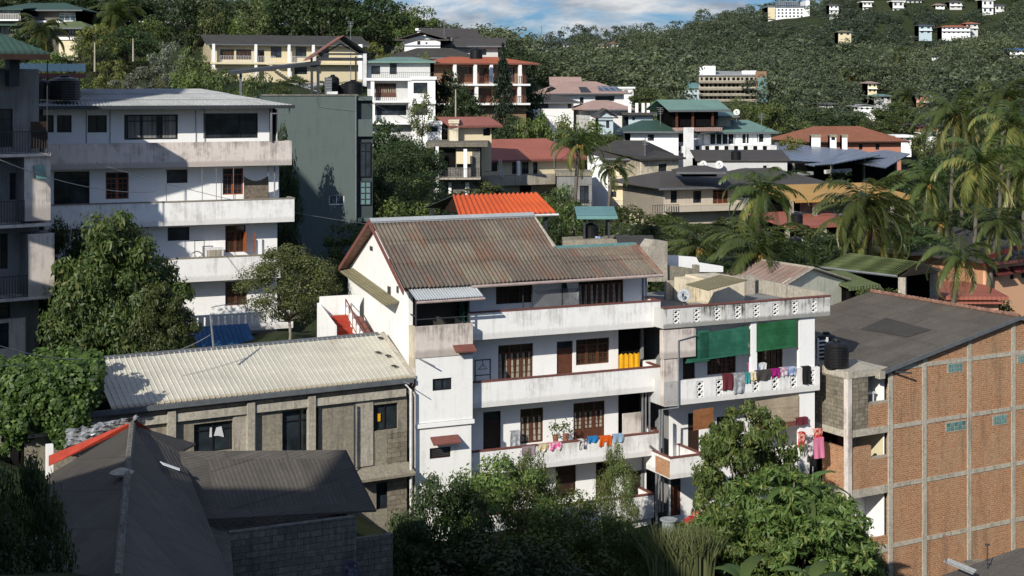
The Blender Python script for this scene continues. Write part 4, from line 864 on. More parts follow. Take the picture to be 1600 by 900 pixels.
# rear terrace objects
def simple(name,label,cat,mat,build,fr,group=None):
    m=MB(); build(m); return fr.thing(name,m,mat,label,cat,group)
simple('concrete_block','weathered concrete block standing at the right end of the rusty roof','wall','concrete_light',lambda m:(m.prism([f_(1014,432,DH,6),f_(1014,388,DH,6),f_(1022,376,DH,6),f_(1043,376,DH,6),f_(1043,432,DH,6)],(0,.8,0))),DH) if False else None
def poly_wall(fr,pts,v,t,name,label,cat,mat,group=None):
    m=MB(); P=[fr.P(x,y,v) for x,y in pts]; m.prism(P,(0,t,0)); return fr.thing(name,m,mat,label,cat,group)
poly_wall(DH,[(1013,440),(1013,386),(1021,375),(1043,377),(1043,440)],6.2,.9,'concrete_pier','tall weathered concrete pier at the right end of the rusty roof','pier','concrete_light')
poly_wall(DH,[(1043,425),(1043,400),(1060,400),(1088,402),(1092,410),(1130,416),(1130,425)],7.2,.3,'boundary_wall','wavy topped white wall behind the roof terrace','wall','clean_white')
poly_wall(DH,[(1043,445),(1043,414),(1085,420),(1085,414),(1093,414),(1093,428),(1122,432),(1122,450)],6.4,.25,'parapet_wall','stained concrete parapet below the wavy white wall','wall','concrete')
# ---- brick building
def build_brick():
    f=Fr(1391,75,1582,79.4,-28.5,'brick_building','tall unplastered brick building with grey concrete frame and dark sheet roof','building')
    z=lambda px,y:f.z(px,y); uC=f.u(1325); uA=0; ur=f.u(1588); uEnd=2*ur-f.u(1372)
    zs=[-14.05,-17.0,-20.0,-23.03,-26.0]; ze=-14.18; zr=-12.2
    def roofz(u): 
        a=f.u(1372); return ze+(zr-ze)*(u-a)/(ur-a) if u<ur else zr-(zr-ze)*(u-ur)/(ur-a)
    m=MB(); m.prism([(0,.0,-28.5),(uEnd-.5,.0,-28.5),(uEnd-.5,0,roofz(uEnd-.5)-.2),(ur,0,zr-.15),(0,0,roofz(0)-.2)],(0,.25,0)); f.part('brick_wall',m,'brick')
    m=MB(); k=0
    for zz in zs: m.box(-.03,uEnd-.5,-.035,.05,zz-.22,zz)
    f.part('concrete_beam',m,'beam_concrete')
    m=MB()
    for px in (1391,1444,1514,1583): u=f.u(px); m.box(u-.14,u+.14,-.05,.05,-28.5,min(roofz(u)-.25, -12.2))
    for du in (2.9,6.2): m.box(ur+du-.14,ur+du+.14,-.05,.05,-28.5,roofz(ur+du)-.25)
    f.part('concrete_column',m,'beam_concrete')
    for (x0,y0,x1,y1) in ((1481,568,1503,580),(1590,555,1600,566),(1478,659,1508,672),(1552,649,1572,662)):
        a,b,c,d=f.rect(x0,y0,x1,y1); m=MB(); m.box(a-.06,b+.06,-.02,.03,c-.06,d+.06); o=f.part('glass_block_window',m,'concrete_light'); n=5
        for i in range(n):
            for j in range(2): g=MB(); aa=a+(b-a)*i/n+.02; g.box(aa,aa+(b-a)/n-.05,-.045,-.015,c+(d-c)*j/2+.02,c+(d-c)*(j+1)/2-.02); f.part('glass_block',g,'glass_teal' if (i+j)%2 else 'teal_glass',o)
    # roof
    m=MB(); a=f.u(1372); V1=11.2
    m.slab([(a,-.25,ze),(a,V1,ze),(ur,V1,zr),(ur,-.25,zr)][::-1],.05) 
    o=f.part('roof',m,'roof_asphalt')
    m=MB(); m.slab([(ur,-.25,zr),(ur,V1,zr),(uEnd,V1,ze),(uEnd,-.25,ze)],.05); f.part('roof_far_slope',m,'roof_asphalt',o)
    m=MB()
    for i in range(36): v=-.2+i*.31; m.tube([(ur,v,zr+.05),(ur,v+.36,zr+.09)],[.10,.13],7)
    f.part('ridge_tile',m,'terracotta',o)
    m=MB(); m.prism([(a,-.3,ze+.03),(ur,-.3,zr+.05),(ur,-.3,zr-.15),(a,-.3,ze-.18)],(0,.04,0)); m.prism([(ur,-.3,zr+.05),(uEnd,-.3,ze+.03),(uEnd,-.3,ze-.18),(ur,-.3,zr-.15)],(0,.04,0)); f.part('verge_board',m,'gutter_grey',o)
    m=MB(); m.tube([(a-.05,-.3,ze-.05),(a-.05,V1,ze-.05)],.08,6); m.box(a-.2,a+.15,-.35,.0,ze-.35,ze+.02); f.part('gutter',m,'concrete_light',o)
    m=MB(); uu=a+5.2; p=lambda u,v:(u,v,roofz(u)+.03); m.poly([p(a+4.6,2.6),p(a+6.1,2.4),p(a+6.6,6.3),p(a+4.4,6.0)]); f.part('roof_patch',m,'roof_grey',o)
    # projecting left wing with open balconies (front plane 0, side face going back)
    Vb=6.0
    fl=[(-14.05,-14.4),(-17.0,-17.35),(-20.0,-20.4),(-23.03,-23.4)]
    m=MB()
    for zt,zb in fl: m.box(uC,-.04,-.02,Vb,zb,zt)
    f.part('slab_band',m,'beam_concrete')
    m=MB(); m.box(uC-.05,uC+.22,-.06,.25,-28.5,-14.42); m.box(uC-.04,uC+.2,Vb-.3,Vb,-28.5,-14.42); f.part('corner_column',m,'old_parapet')
    u2=f.u(1357)
    m=MB(); m.box(uC+.3,u2,.02,.2,-17.0,-14.41); m.box(uC-.01,uC+.18,.31,2.9,-17.0,-14.41); f.part('block_infill',m,'concrete_block')
    m=MB(); m.box(uC-.02,uC+.1,2.95,Vb-.35,-17.0,-14.41); f.part('block_infill',m,'concrete_block')
    m=MB(); m.box(u2,-.16,.02,.2,-17.0,-15.85); m.box(uC+.3,u2+.2,.02,.2,-20.0,-17.9); m.box(uC,uC+.18,.31,1.9,-20.0,-17.9); m.box(u2+.2,-.16,.03,.2,-20.0,-18.6); m.box(u2-.3,-.16,.02,.2,-24,-22.6); f.part('brick_parapet',m,'brick')
    m=MB(); m.box(u2,-.14,.04,.24,-15.85,-15.75); m.box(u2+.2,-.14,.04,.24,-18.6,-18.52); f.part('ledge',m,'concrete_light')
    m=MB(); m.box(-.2,-.16,.25,Vb,-28,-14.41); m.box(u2-1,-.2,1.6,1.7,-22.9,-20.42); f.part('inner_wall',m,'clean_white'); m=MB(); m.box(-.24,-.21,.3,2.2,-19.9,-17.4); f.part('inner_wall',m,'yellow_wall')
    m=MB(); m.box(uC+.4,-.3,2.6,2.7,-28,-14.41); f.part('inner_partition',m,'dark_inside'); m=MB(); m.box(uC+1.6,uC+2.2,2.5,2.59,-19.9,-17.9); f.part('window',m,'wood_brown')
    # white bench/table frame in top opening
    m=MB(); m.box(u2+.1,u2+1.0,.5,.9,-15.45,-15.35); m.box(u2+.15,u2+.2,.5,.9,-16.9,-15.4); m.box(u2+.8,u2+.85,.5,.9,-16.9,-15.4); f.thing('bench',m,'white_metal','white frame bench in the top opening of the brick building','bench')
    m=MB(); m.tube([(-.0,-.05,-14.3),(.9,-.6,-14.35)],.05,6); f.part('spout',m,'steel_dark')
    # body
    m=MB(); m.box(uC+.3,uEnd-.6,2.75,10.9,-28.5,-14.5); m.box(.1,uEnd-.6,.26,2.7,-28.5,-14.5); f.part('body',m,'concrete_block')
    return f
BR=build_brick()
def tank(fr,p,r,h,label,mat='black_plastic',group=None):
    q=fr.sub('water_tank',label,'water tank',p,group); z=q.zb; m=MB()
    pr=[(r*.95,0),(r,.05)]; k=7
    for i in range(k): t=.06+ (h*.72)*i/k; pr+=[(r,t),(r,t+h*.06),(r*.96,t+h*.075),(r*.96,t+h*.09)]
    pr+=[(r,h*.8),(r*.8,h*.9),(r*.35,h*.97)]; m.lathe((0,0,z),pr,20); m.smooth=False; q.part('tank_body',m,mat)
    m=MB(); m.lathe((0,0,z),[(r*.33,h*.96),(r*.35,h),(r*.3,h*1.04),(.02,h*1.05)],14); q.part('lid',m,mat); return q
tank(BR,BR.Pz(1307,1.2,-14.02),.62,1.35,'black plastic water tank on the corner slab of the brick building')
tank(BR,BR.Pz(1291,3.4,-14.02),.55,1.3,'second black tank half hidden behind the corner tank of the brick building')
m=MB(); u=BR.u(1286,2.2)
for i in range(5): m.box(u-.3,u+.3,2.2,2.26,-13.7+i*.2,-13.62+i*.2)
m.box(u-.34,u-.28,2.18,2.28,-14.03,-12.7); m.box(u+.28,u+.34,2.18,2.28,-14.03,-12.7); BR.thing('metal_rack',m,'white_metal','small white slatted rack left of the corner water tank','rack')
# ---- left white apartment block
def build_B():
    f=Fr(80,76,460,80.9,-15.5,'apartment_building','long white balcony building in the left with pale corrugated roof','building')
    vw=1.15; uE=f.u(460); u0=-.3
    lv=[(-2.80,-4.12,f.u(456)),(-5.97,-7.22,uE),(-9.0,-10.25,f.u(438))]
    for i,(a,b,ue) in enumerate(lv): f.parapet(u0,ue,a,b,0,vw,'old_parapet' if i==0 else 'white_parapet',cap=None if i==0 else 'concrete')
    w=[[('dark',58,180,84,207),('dark',89,180,112,207),('dark',137,180,167,207),('curt',194,179,278,218),('dark',318,177,403,216)],
       [('dark',84,268,140,326),('woodor',165,269,201,311),('louv',260,265,293,286),('woodor',348,263,380,304)],
       [('louv',262,355,296,376),('wood',352,352,384,394)],
       [('louv',263,443,297,463),('wood',352,440,386,477)]]
    tz=[-1.0,-4.14,-7.24,-10.27]; bz=[-4.0,-7.1,-10.1,-15.5]; ue=[f.u(421,vw),f.u(436,vw),f.u(433,vw),f.u(433,vw)]
    for i in range(4): f.facade(0,0,bz[i],tz[i],vw,'clean_white',w[i],u0=u0,u1=ue[i])
    m=MB(); m.box(u0,f.u(432,vw)-.02,vw+.19,6,-15.5,-1.0); f.part('body',m,'dark_inside'); m=MB(); u=f.u(433,vw); m.box(u-.015,u+.02,vw+.02,6,-15.5,-1.1); f.part('side_wall',m,'grey_white')
    # ground railing with slots
    a=f.u(300,-.4); b=f.u(458,-.4); m=MB(); n=15
    zt=f.z(380,489,-.4); zb=f.z(380,507,-.4)
    m.box(a,b,-.4,-.3,zt-.12,zt); m.box(a,b,-.4,-.3,zb-.35,zb)
    for i in range(n): x=a+(b-a)*i/n; m.box(x,x+(b-a)/n*.72,-.4,-.3,zb+.001,zt-.121)
    m.box(a,b,-.299,.9,zb-.35,zb-.2); f.part('balustrade',m,'white_parapet')
    # roof
    A=f.Pz(40,-.3,-.88); B_=(f.u(458,-.3),-.3,-.88); C=f.P(312,139.5,6.0); Dd=f.P(60,126,8.0); 
    C=(C[0],6.0,-.88+.145*6.3); Dd=(Dd[0],6.0,-.88+.145*6.3)
    m=MB(); m.corr(A,B_,C,Dd,pitch=.2,amp=.03,rows=3); o=f.part('roof',m,'roof_asbestos')
    m=MB(); m.slab([B_,(B_[0]-.3,6.4,-.8),(C[0]+.1,6.0,C[2])],.05); m.slab([(A[0],-.25,-.95),(B_[0]-.05,-.25,-.95),(B_[0]-.2,1.2,-.78),(A[0],1.2,-.78)],.04); f.part('roof_hip',m,'roof_grey',o)
    m=MB(); m.box(A[0],B_[0]+.05,-.42,-.28,-1.02,-.84); m.box(B_[0]-.02,B_[0]+.1,-.28,6.2,-1.02,-.84); f.part('gutter',m,'steel_dark',o)
    m=MB(); m.tube([(f.u(424,-.1),-.1,-1.0),(f.u(424,-.1),-.1,-2.8)],.06,6); m.tube([(f.u(429,.5),.5,-4.2),(f.u(429,.5),.5,-6)],.04,6); m.tube([(f.u(419,.5),.5,-4.2),(f.u(419,.5),.5,-6)],.03,6); m.tube([(f.u(452,-.1),-.1,-1.0),(f.u(452,-.1),-.1,-1.3),(f.u(424,-.1),-.1,-1.3)],.05,6)
    for px in (135,172,306,320): m.tube([(f.u(px,vw-.05),vw-.05,-1.1),(f.u(px,vw-.05),vw-.05,-4)],.02,4)
    f.part('drain_pipe',m,'grey_metal')
    m=MB()
    for px in (260,316,338,365): m.tube([(f.u(px,.1),.1,-5.95),(f.u(px,.1),.1,-4.2)],.018,4)
    f.part('balcony_post',m,'grey_metal')
    m=MB(); m.box(f.u(382,vw-.4),f.u(384,vw-.4),vw-.65,vw,f.z(383,393,vw-.4),f.z(383,362,vw-.4)); m.box(f.u(396,vw-.5),f.u(398,vw-.5),vw-.55,vw-.5,f.z(383,395,vw-.4),f.z(383,364,vw-.4)); f.part('shutter',m,'wood_orange')
    return f
BL=build_B()
m=MB(); 
a=BL.u(381,.35); b=BL.u(419,.35); zt=BL.z(400,275,.35); n=12
for i in range(n):
    t0=i/n; t1=(i+1)/n; s0=-.45*math.sin(math.pi*t0); s1=-.45*math.sin(math.pi*t1); x0=a+(b-a)*t0; x1=a+(b-a)*t1
    m.poly([(x0,.35,zt-.75-s0*.3),(x1,.35,zt-.75-s1*.3),(x1,.35,zt+s1*.6),(x0,.35,zt+s0*.6)])
BL.thing('cloth_sheet',m,'cl_black','black cloth sagging between posts on the second balcony of the left building','cloth')
m=MB(); m.box(BL.u(381,.3),BL.u(419,.3),.25,.33,-6.0,-5.2); BL.thing('net_screen',m,'net_brown','brown net screen below the sagging black cloth','screen')
q=BL.sub('air_conditioner','white air conditioner box standing beside the open window on the third balcony','air conditioner',BL.Pz(334,.75,-9.9)); m=MB(); m.box(-.5,.5,-.15,.2,q.zb,q.zb+1.35); q.part('casing',m,'white_metal'); m=MB(); m.box(-.4,.4,-.17,-.151,q.zb+.5,q.zb+1.25); q.part('front_panel',m,'curtain_cream'); m=MB(); m.box(-.42,.42,-.17,-.151,q.zb+.05,q.zb+.42); q.part('lower_panel',m,'glass_grey')
m=MB(); c=BL.Pz(307,.6,-9.05)
for k in range(16): 
    t0=k*math.pi/8; t1=t0+math.pi/8; m.tube([(c[0]+.36*math.cos(t0),.6,c[2]+.36*math.sin(t0)),(c[0]+.36*math.cos(t1),.6,c[2]+.36*math.sin(t1))],.03,4,False)
for k in range(4): m.tube([(c[0],.6,c[2]),(c[0]+.36*math.cos(k*1.57+.4),.6,c[2]+.36*math.sin(k*1.57+.4))],.015,4)
BL.thing('wheel_frame',m,'grey_metal','round wire wheel standing on the third balcony','wheel')
m=MB(); a=BL.u(304,.7); m.box(a,a+.03,.68,.72,-9.0,-8.1); m.box(a+.5,a+.53,.68,.72,-9.0,-8.1); m.box(a,a+.53,.68,.72,-8.13,-8.1); BL.thing('wire_stand',m,'black_metal','small black square frame behind the round wire wheel','frame')
# roof stuff at upper left
tank(BL,BL.Pz(101,.9,-.55),.78,1.25,'wide black water tank at the left end of the pale roof')
tank(BL,BL.Pz(62,1.4,-.5),.5,1.1,'smaller black tank left of the wide tank on the pale roof')
m=MB(); BLc=BL.sub('roof_shelter','open roof shelter with teal ribbed sheets on thin posts behind the tanks','shelter',BL.Pz(85,3.2,-.4)); q=BLc
zA=BL.z(85,113,2.8)
a=BL.u(28,3.2)-BL.u(85,3.2); b=BL.u(138,3.2)-BL.u(85,3.2)
m.corr((a,-.6,zA),(b-.2,-.6,zA),(b+.1,2.2,zA+.5),(a,2.2,zA+.5),pitch=.38,amp=.06,rows=1,prof='rib'); q.part('roof',m,'roof_teal')
m=MB(); m.box(a,b-.2,-.68,-.61,zA-.3,zA-.05); q.part('fascia',m,'red_trim'); m=MB()
for x in (a+.3,a+1.9,b-.5):
    for y in (-.5,1.8): m.box(x-.03,x+.03,y-.03,y+.03,q.zb-.3,zA-.05)
q.part('post',m,'steel_dark')
# ---- grey green block
def build_H():
    f=Fr(425,98,558,99.3,-15.5,'plain_block','tall plain grey green block with blank front wall and roof tanks','building')
    zt=f.z(500,150); uE=f.u(558)
    f.facade(0,0,-15.5,zt,0,'green_grey',[('white',514,305,538,320)],u0=-.6,u1=uE)
    m=MB(); m.box(-.6,uE-.02,.2,9,-15.5,zt-.05); f.part('body',m,'green_grey')
    m=MB(); m.box(-.7,uE+.06,-.05,.2,zt+.002,zt+.12); f.part('coping',m,'concrete_dark')
    m=MB()
    m.box(uE,uE+1.1,.4,7,-15.5,f.z(558,150,2)); f.part('side_wing',m,'dark_grey_green')  # darker copy of the front tone, with this side's shade in the colour
    uw=uE+.02
    for (y0,y1) in ((207,213),(150,157),(340,346)):
        m=MB(); z0=f.z(570,y1,.3); m.box(uE,f.u(582,.2),.1,3,z0,z0+.25); m.box(uE,f.u(582,.2),.1,.16,z0+.25,z0+1.15) if y0==207 else None; f.part('balcony',m,'green_grey')
    a,b,c,d=f.rect(562,283,579,320,.38); f.window('teal',a,b,c,d,.28,.1); a,b,c,d=f.rect(562,222,579,276,.38); f.window('dark',a,b,c,d,.28,.1)
    m=MB(); m.tube([(f.u(556),-.05,-14.4),(f.u(556),-.05,zt)],.04,5); m.tube([(f.u(495),-.03,zt),(f.u(497),-.03,zt-.7),(f.u(510),-.03,zt-.8),(f.u(555),-.03,zt-1.0)],.02,4); f.part('drain_pipe',m,'grey_metal')
    # rooftop frame
    q=f.sub('roof_frame','steel gable frame with half laid roof standing on the grey green block','roof frame',f.Pz(520,1.5,zt)); U=lambda px:f.u(px,1.5)-f.u(520,1.5); Z=lambda px,py:f.z(px,py,1.5)
    m=MB()
    for px,r in ((487,.07),(497,.09),(556,.05)): m.box(U(px)-r,U(px)+r,-.08,.08,zt,Z(px,88))
    m.box(U(487),U(497),-.05,.05,Z(490,105),Z(490,100)); m.box(U(497),U(573),-.05,.05,Z(530,86),Z(530,83)); m.box(U(497),U(573),-.05,.05,Z(530,95),Z(530,90))
    ap=(U(536),0,Z(536,56)); m.tube([(U(483),0,Z(483,92)),ap,(U(575),0,Z(575,84))],.07,5); m.tube([(U(483),3,Z(483,92)),(ap[0],3,ap[2]),(U(575),3,Z(575,84))],.07,5); m.tube([(U(500),0,Z(500,88)),(ap[0],1.5,ap[2]-.5),(U(560),0,Z(560,84))],.05,5)
    q.part('steel_frame',m,'steel_dark')
    m=MB(); m.slab([(U(481),-.3,Z(481,93)),(ap[0],-.3,ap[2]+.03),(ap[0],3.4,ap[2]+.03),(U(481),3.4,Z(481,93))],.04); q.part('roof_sheet',m,'roof_salmon'); m=MB(); m.slab([(ap[0],-.3,ap[2]+.03),(U(577),-.3,Z(577,83)),(U(577),3.4,Z(577,83)),(ap[0],3.4,ap[2]+.03)],.04); q.part('roof_sheet',m,'steel_dark')
    m=MB(); m.box(U(567),U(572.5),-.1,.12,Z(570,135),Z(570,84)); q.part('white_post',m,'white_metal')
    q=f.sub('pergola','dark steel pergola beam with sloping roof sheet reaching left from the roof frame','pergola',f.Pz(440,1.8,-13)); U=lambda px:f.u(px,1.8)-f.u(440,1.8); Z=lambda px,py:f.z(px,py,1.8)
    m=MB(); m.slab([(U(360),-.5,Z(360,112)),(U(500),-.5,Z(500,96)),(U(500),2.6,Z(500,94)),(U(360),2.6,Z(360,109))],.22); q.part('roof_sheet',m,'steel_dark'); m=MB()
    m.box(U(374),U(378),-.1,.1,-13,Z(376,110)); m.box(U(486),U(489),-.1,.1,zt,Z(487,98)); q.part('post',m,'gutter_grey')
    tank(f,(f.u(552,.9),.9,zt+.1),.62,.95,'ribbed black water tank at the front edge of the grey green roof'); tank(f,(f.u(520,2.4),2.4,zt+.1),.45,1.3,'tall black tank behind the white cooler unit on the grey green roof'); tank(f,(f.u(537,2.6),2.6,zt+.1),.5,.7,'low black tank between the two other tanks on the grey green roof')
    q=f.sub('cooling_unit','grey louvred cooling unit on the grey green roof','cooling unit',f.Pz(513,1.2,zt)); m=MB(); m.box(-.22,.22,-.2,.3,q.zb,q.zb+1.25); q.part('casing',m,'gutter_grey'); m=MB()
    for i in range(6): m.box(-.2,.2,-.23,-.201,q.zb+.15+i*.18,q.zb+.25+i*.18)
    q.part('louvre',m,'grey_metal')
    m=MB(); u=f.u(519,.6); m.box(u-.35,u+.35,.4,.8,zt+.121,zt+.3); f.thing('white_box',m,'white_metal','small white box lying in front of the cooling unit','box')
    return f
HH=build_H()
# ---- cream roofed workshop
def build_I():
    f=Fr(180,58.8,643,65.2,-22.5,'workshop_building','concrete workshop with long cream ribbed sloping roof','building')
    ze=-12.69; zr=-11.26; uL=-.15; uR=f.u(643)
    m=MB(); m.corr((uL,0,ze),(uR,0,ze),(uR,3.45,zr),(uL,3.45,zr),pitch=.235,amp=.03,rows=1,seg=10,prof='rib',lift=.0); o=f.part('roof',m,'roof_cream')
    m=MB(); m.slab([(uL-.1,3.33,zr-.02),(uR,3.33,zr-.02),(uR,3.63,zr+.06),(uL-.1,3.63,zr+.06)],.05); m.box(uL-.1,uR,3.63,3.7,zr-1.0,zr+.05); f.part('ridge_cap',m,'gutter_grey',o)
    m=MB(); m.box(uL-3.5,uR+.05,-.16,-.03,ze-.2,ze-.0); f.part('gutter',m,'gutter_grey',o)
    m=MB(); m.slab([(uR+.0,-.02,ze+.0),(uR+.22,-.02,ze+.06),(uR+.22,3.4,zr+.1),(uR,3.4,zr+.04)],.12); f.part('verge_flashing',m,'concrete_light',o)
    m=MB()
    for (px,py) in ((594,530),(591,553),(606,558),(616,574)): 
        t=(638-0); 
        P=None
        # point on the roof plane
        for k in range(200):
            v=3.45*k/200; zz=ze+(zr-ze)*v/3.45; u=f.u(px,v); 
            if wz(py,f.A.y+f.n.y*v+f.d.y*u)<=zz: P=(u,v,zz+.05); break
        if P: m.box(P[0]-.09,P[0]+.09,P[1]-.16,P[1]+.16,P[2],P[2]+.04)
    f.part('roof_patch',m,'roof_grey',o)
    vw=.25; w=[('dark',303,660,364,706),('dark',441,640,498,706),('dark',583,631,622,672),('dark',588,752,632,794)]
    f.facade(0,0,-22.5,ze-.25,vw,'concrete',w,u0=uL-3.3,u1=f.u(636,vw),reveal=.22)
    m=MB(); u=lambda px:f.u(px,.05)
    for px in (268,392,487): m.box(u(px)-.16,u(px)+.16,-.02,.24,-22.5,ze-.35)
    f.part('concrete_column',m,'concrete_light')
    zb=f.z(500,622,.1); m=MB(); m.box(uL-3.2,f.u(634,.1),.06,.24,zb-.32,zb); f.part('concrete_beam',m,'beam_concrete')
    m=MB(); m.poly([(uL-3.2,.2,zb+.02),(f.u(635,.2),.2,zb+.02),(f.u(635,.2),.2,ze-.3),(uL-3.2,.2,ze-.3)]); m.poly([(f.u(605,.22),.235,-22),(f.u(636,.22),.235,-22),(f.u(636,.22),.235,f.z(620,676,.2)),(f.u(605,.22),.235,f.z(620,676,.2))]); f.part('block_panel',m,'concrete_block')
    m=MB(); p=f.u(549,0); q=f.u(642,0); zl=f.z(600,735,-.2); m.prism([(p,-.5,zl-.2),(p,.24,zl+.12),(p,.24,zl-.12),(p,-.5,zl-.32)],(q-p,0,0)); f.part('canopy_slab',m,'concrete')
    m=MB(); m.box(f.u(364,.2),f.u(400,.2),.16,.245,-20,zb-.33); m.box(f.u(555,.2),f.u(583,.2),.19,.246,f.z(560,730,.2),zb-.33); f.part('plaster_panel',m,'concrete_light')
    m=MB(); m.tube([(f.u(554,.0),.0,zb-.4),(f.u(554,.0),.0,-18)],.045,6); f.part('downpipe',m,'steel_dark'); m=MB(); m.tube([(f.u(632,-.05),-.05,ze-.2),(f.u(642,-.25),-.25,ze-.5),(f.u(642,-.25),-.25,-22)],.065,8); f.part('downpipe',m,'white_pvc')
    m=MB(); m.box(uL-3.3,f.u(635,.5),.5,3.6,-22.5,ze-.4); f.part('body',m,'dark_inside')
    m=MB(); m.poly([f.P(x,y,vw+.12) for x,y in ((327,683),(328,668),(331,668),(331,683))]); m.poly([f.P(x,y,vw+.12) for x,y in ((334,681),(338,668),(346,666),(350,683),(342,681))]); f.part('lit_cloth',m,'cl_white')
    m=MB(); m.box(f.u(592,vw),f.u(596,vw),vw+.1,vw+.12,f.z(594,659,vw),f.z(594,647,vw)); f.part('window_sticker',m,'yellow_plastic')
    return f
WK=build_I()
# ---- blue roof lean-to, boundary behind the workshop
m=MB(); f=BL; a=f.u(300,-3.5); b=f.u(400,-3.5); z0=f.z(350,543,-3.5); z1=f.z(350,509,-2.2)
q=f.sub('lean_to_shed','small shed with bright blue ribbed roof below the white balustrade','shed',(a,-3.5,z0-3)); m.corr((0,0,z0),(b-a,0,z0),(b-a-.15,1.3,z0+.95),(0,1.3,z0+.95),pitch=.25,amp=.03,rows=1,prof='rib'); q.part('roof',m,'roof_blue'); m=MB(); m.box(.1,b-a-.2,.25,1.25,z0-3,z0-.1); q.part('shed_wall',m,'dark_grey_green')
m=MB(); m.box(BL.u(425,-1.5),BL.u(434,-1.5),-1.6,-1.4,BL.z(430,532,-1.5),BL.z(430,523,-1.5)); m.box(BL.u(429,-1.5),BL.u(430,-1.5),-1.55,-1.5,BL.z(430,560,-1.5),BL.z(430,531,-1.5)); BL.thing('meter_box',m,'green_net','small green box on a post behind the cream roof','box')
def pole_at(px,ybot,ytop,D,r,label,mat='concrete_light',arm=False,name='utility_pole',lean=0):
    X=wx(px,D); z0=wz(ybot,D); z1=wz(ytop,D); m=MB(); m.tube([(X,D,z0),(X+lean,D,z1)],[r,r*.7],7)
    if arm: m.box(X-.6+lean,X+.6+lean,D-.05,D+.05,z1-.5,z1-.38)
    return world_thing(name,m,mat,label,'pole')
pole_at(334,545,491,62,.05,'thin grey pole at the top edge of the cream roof holding wires','grey_metal',lean=-.15)
# ---- foreground dark roofs
def build_J():
    f=Fr(306,46,588,48.5,-24,'foreground_house','foreground house with worn dark grey sheet roofs and block walls','house')
    P=lambda px,py,z: f.pv(px,py,z)
    rz=-11.7
    A=P(207,664,rz); B=P(183,905,rz); zE=-13.3
    # far-right verge & valley
    C=P(306,693,-12.9); Dv=P(320,706,-13.0); 
    m=MB()
    e1=P(359,835,-13.85); e2=P(366,912,-13.85)
    V=P(282,706,-12.6); Wc=P(300,812,-13.85)
    m.slab([A,C,V,Wc,e1,e2,B],.06); 
    lf=P(76,742,-13.1); lf2=P(60,905,-13.1); m.slab([B,lf2,lf,A],.06); o=f.part('roof',m,'roof_fore')
    m=MB(); 
    m.tube([(A[0],A[1],A[2]+.05),(B[0],B[1],B[2]+.05)],.11,6); f.part('ridge_cap',m,'concrete_dark',o)
    m=MB(); 
    for s in (-.13,.13):
        pts=[]; 
        for k in range(25): t=k/24; pts.append((A[0]+(B[0]-A[0])*t+s*.6+.02*math.sin(k*2.3),A[1]+(B[1]-A[1])*t+s,A[2]+.06+.012*math.sin(k*1.7)))
        m.tube(pts,[.02+.015*abs(math.sin(k*1.3)) for k in range(25)],5)
    f.part('mortar_line',m,'concrete_light',o)
    # wing roof
    T0=P(280,705,-12.45); T1=P(541,703,-12.45); B1=P(588,797,-13.9); B0=P(300,812,-13.9)
    T1=(T1[0],T1[1],-12.45)
    m=MB(); m.slab([B1,T1,T0,B0],.06); o2=f.part('wing_roof',m,'roof_fore')
    m=MB(); q=[P(250,724,-12.3),P(281,735,-12.6),P(281,738,-12.6),P(255,729,-12.35)]; m.slab([(a,b,c+.07) for a,b,c in q],.02); f.part('broken_tile',m,'clean_white',o)
    m=MB(); k=P(190,742,rz); m.lathe((k[0],k[1],k[2]),[(.05,.1),(.35,.02),(.38,.08),(.12,.2)],8); f.part('mortar_patch',m,'concrete_light',o)
    # walls
    w=[P(362,836,-14.0),P(556,806,-14.0)]
    m=MB(); m.box(w[0][0],w[1][0],w[0][1]+.3,w[0][1]+.5,-24,-14.0); m.box(w[1][0]-.2,w[1][0],w[0][1]+.5,w[0][1]+5,-24,-14); m.box(w[0][0]-7,w[1][0]-.2,w[0][1]+.6,w[0][1]+5,-24,-14.4); f.part('block_wall',m,'concrete_dark')
    m=MB(); m.box(w[1][0],f.u(628,1.5),2.4,2.6,-24,-15.4); f.part('low_wall',m,'concrete_dark')
    # red flashing boards
    m=MB(); a=P(76,712,-12.9); b=P(212,656,-11.55); c=P(258,686,-12.5)
    a2=P(76,728,-13.15); b2=P(212,664,-11.75); c2=P(262,690,-12.7)
    m.prism([a,b,b2,a2],(0,-.06,0)); m.prism([b,c,c2,b2],(0,-.06,0)); a3=P(150,700,-12.3); f.part('red_flashing',m,'bright_red',o)
    m=MB(); s=P(78,700,-12.75); m.box(s[0]-.12,s[0]+.12,s[1],s[1]+.25,-15,s[2]+.1); f.part('pier',m,'clean_white')
    return f
JH=build_J()
# silver crumpled tarp
def tarp():
    rng=random.Random(5); m=MB(); nx,ny=26,10; g=[]
    for j in range(ny+1):
        r=[]
        for i in range(nx+1):
            t=i/nx; s=j/ny; px=102+t*(214-102); yt=686-t*34-8*math.sin(t*3); yb=700-t*37+2; py=yt+(yb-yt)*s if False else (672-22*t)+(28-14*t)*s
            z=-12.3+1.0*t-.5*s; D=-z/(py-HY)*F0; r.append((wx(px,D)+rng.uniform(-.04,.04),D+rng.uniform(-.2,.2),z+rng.uniform(-.05,.05)))
        g.append(r)
    for j in range(ny):
        for i in range(nx): m.poly([g[j][i],g[j][i+1],g[j+1][i+1]]); m.poly([g[j][i],g[j+1][i+1],g[j+1][i]])
    world_thing('tarpaulin',m,'tarp_silver','crumpled silver foil tarpaulin behind the red flashing of the dark roof','tarpaulin')
tarp()
dish('dish_dark',550,889,JH,-.6,.32,'dark satellite dish in shade at the bottom edge beside the block wall','Dialog',1.2,tcol='grey_metal',face=(-.3,-.9,.2),flip=False)  # dish and lettering tones darkened to hold the shade here
